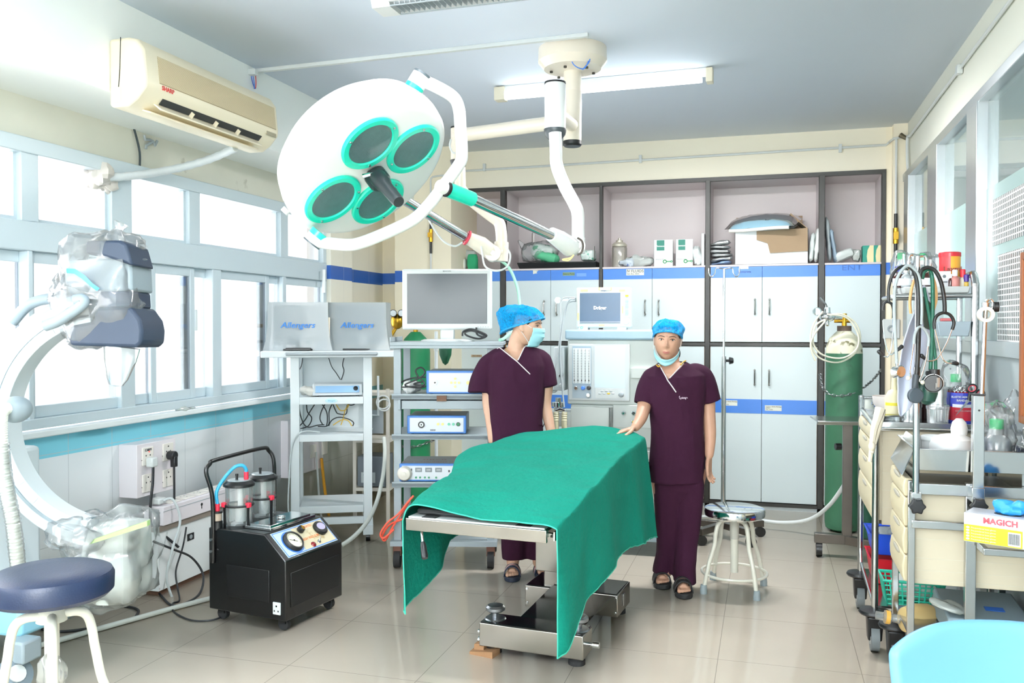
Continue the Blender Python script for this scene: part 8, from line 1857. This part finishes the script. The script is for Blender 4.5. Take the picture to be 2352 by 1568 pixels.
# --- blue plastic chair back in the corner
ch = at(2290, 1500, d=1.86)
cr_ = T('blue_chair', 'pale blue moulded plastic chair at the bottom right corner', 'chair', (ch.x, ch.y, 0), 12); CB = mat('chair_blue', '6398bb', .4)
zt_c = at(2200, 1432, d=1.86).z; P = []
for i in range(15):
    k = i / 14; z = zt_c - .4 * k; r_ = []
    for j in range(33):
        u = -1 + j / 16; e = (abs(u) ** 3.2)
        zz = z - .06 * e * (1 - k) ** 2 - .003; w_ = .23 * (1 - .16 * k) * (1 - .03 * (1 - k) ** 4)
        r_.append((u * w_, -.045 * u * u - .09 * k * k + .04 * (1 - k) + .03 * k, zz))
    P.append(r_)
cr_.add('backrest', MB().grid(P), CB, sol=.03, sub=1, ang=0)
S_ = [[(.22 * (-1 + j / 8), -.42 + .42 * i / 12, .44 + .01 * math.cos(j * PI / 8) ** 2 + .015 * (i < 1)) for j in range(17)] for i in range(13)]
cr_.add('seat', MB().grid(S_), CB, sol=.025, sub=1, ang=0)
for x in (-.19, .19):
    for y in (-.38, -.02): cr_.add('leg', MB().cyl((x * 1.1, y * 1.05, 0), (x, y, .43), .014, n=12), CHROME)
# wooden board on the right wall
wq = at(2354, 780, X=XR - .06); z0, z1 = at(2341, 966, X=XR - .06).z, at(2341, 584, X=XR - .06).z
t = T('wooden_cabinet', 'orange-brown wooden frame edge on the right wall at the picture border', 'frame', (XR - .05, wq.y - .3, z0)); WO = mat('orange_wood', 'c07a3a', .4, var=.25, vs=3, coat=.2)
t.add('board', MB().box(-.02, .042, -.3, .3, 0, z1 - z0), WO); t.add('edge_frame', MB().box(-.03, .042, .27, .3, 0, z1 - z0).box(-.03, .042, -.3, .27, z1 - z0 - .03, z1 - z0).box(-.03, .042, -.3, .27, 0, .03), mat('dark_wood', '8a4f2a', .45), bev=.003)
# --- stands near the cupboards
DS = mat('dull_dark_steel', '6f6a64', .35, .8, var=.3)
q = at(1945, 1245, Z=.1); ms = T('instrument_stand', 'dark steel instrument stand with a flat tray beside the large gas cylinder', 'stand', (q.x, q.y, 0))
zt2 = at(1930, 962, d=5.65).z
ms.add('post', MB().box(-.03, .03, -.025, .025, .12, zt2 - .03), DS, bev=.003); ms.add('base', MB().box(-.2, .02, -.03, .03, .09, .15).obox((.12, -.1, .12), (.3, .05, .055), rzm(-35)), DS, bev=.003)
for x, y in ((-.17, -.01), (.22, -.17)): ms.add('castor', MB().cyl((x - .018, y, .045), (x + .018, y, .045), .045, n=18).box(x - .02, x + .02, y - .015, y + .015, .06, .095), BLACK)
ms.add('tray', MB().obox((-.01, -.02, zt2), (.4, .32, .012), rzm(6)).obox((-.01, -.02, zt2 - .02), (.36, .02, .03), rzm(6)), SST, bev=.004); ms.add('lock_knob', MB().cyl((-.04, -.01, .72), (-.075, -.02, .72), .022, n=10), BLACK)
q = at(1662, 1245, Z=.05, ); iv2 = T('drip_stand', 'tall steel drip stand on a wheeled base behind the steel-topped stool', 'stand', (at(1661, 1150, d=6.15).x, at(1661, 1150, d=6.15).y, 0), 16)
zt3 = at(1662, 618, d=6.15).z; zm = at(1662, 818, d=6.15).z
iv2.add('pole', MB().cyl((0, 0, .1), (0, 0, zm), .0165, n=14), CHROME); iv2.add('inner_pole', MB().cyl((0, 0, zm - .02), (0, 0, zt3), .0085, n=12), CHROME); iv2.add('lock_knob', MB().cyl((.015, 0, zm - .03), (.05, 0, zm - .03), .009, n=8).cyl((.04, 0, zm - .03), (.065, 0, zm - .03), .026, .02, 8), BLACK)
for s in (-1, 1): iv2.add('hook', MB().tube(spl([(0, 0, zt3), (s * .055, 0, zt3 + .005), (s * .065, 0, zt3 - .03), (s * .085, 0, zt3 - .055), (s * .105, 0, zt3 - .035), (s * .107, 0, zt3 + .005)], 5), .0045, 8), CHROME)
for k in range(5):
    a = R(72 * k + 10); c, s = math.cos(a), math.sin(a)
    lg = iv2.add('base_leg', MB().obox((.15 * c, .15 * s, .095), (.3, .045, .045), rzm(72 * k + 10)), DS, bev=.003); iv2.add('castor', MB().cyl((.28 * c, .28 * s - .015, .035), (.28 * c, .28 * s + .015, .035), .036, n=18).cyl((.28 * c, .28 * s, .05), (.28 * c, .28 * s, .08), .012, n=8), BLACK, par=lg)
solo('gas_hose', 'white hose looping along the floor from cupboards to the instrument stand', 'hose', MB().tube(spl([at(1570, 1186, d=6.55), at(1640, 1187, d=6.5), at(1720, 1192, d=6.45), at(1800, 1200, d=6.35), at(1860, 1192, d=6.2), at(1905, 1160, d=6.0), at(1940, 1112, d=5.85)], 8), .014, 10), WPL)
t = T('wall_socket', 'white wall plate with round outlet on the right corner pier', 'socket', at(2047, 755, Y=YB - .1)); p = V((0, 0, 0))
t.add('plate', MB().box(-.06, .06, -.012, 0, -.075, .075), WPL, bev=.004); t.add('outlet', MB().lathe([(.03, .012), (.03, .02), (.018, .02), (.018, .012)], (0, 0, 0), rx(90), 20, cap=False), GPL)
# repeats carry a group
GR = {'stethoscope': 'stethoscopes hanging from the drip pole', 'gas cylinder': 'gas cylinders', 'chain': 'chains round the gas cylinders', 'stool': 'round stools', 'medical unit': 'blue-edged units on the grey cart',
      'trolley': 'drawer trolleys', 'basket': 'plastic baskets on the lower shelf', 'person': 'nurses in maroon scrubs', 'bottle': 'bottles on the trolleys', 'drum': 'steel dressing drums', 'plug': 'plugs and cords on the left wall', 'tin': 'blue and red tins', 'cable': 'loose cables'}
for o in list(COL.objects):
    if o.parent is None and o.get('category') in GR and not o.get('group'): o['group'] = GR[o['category']]
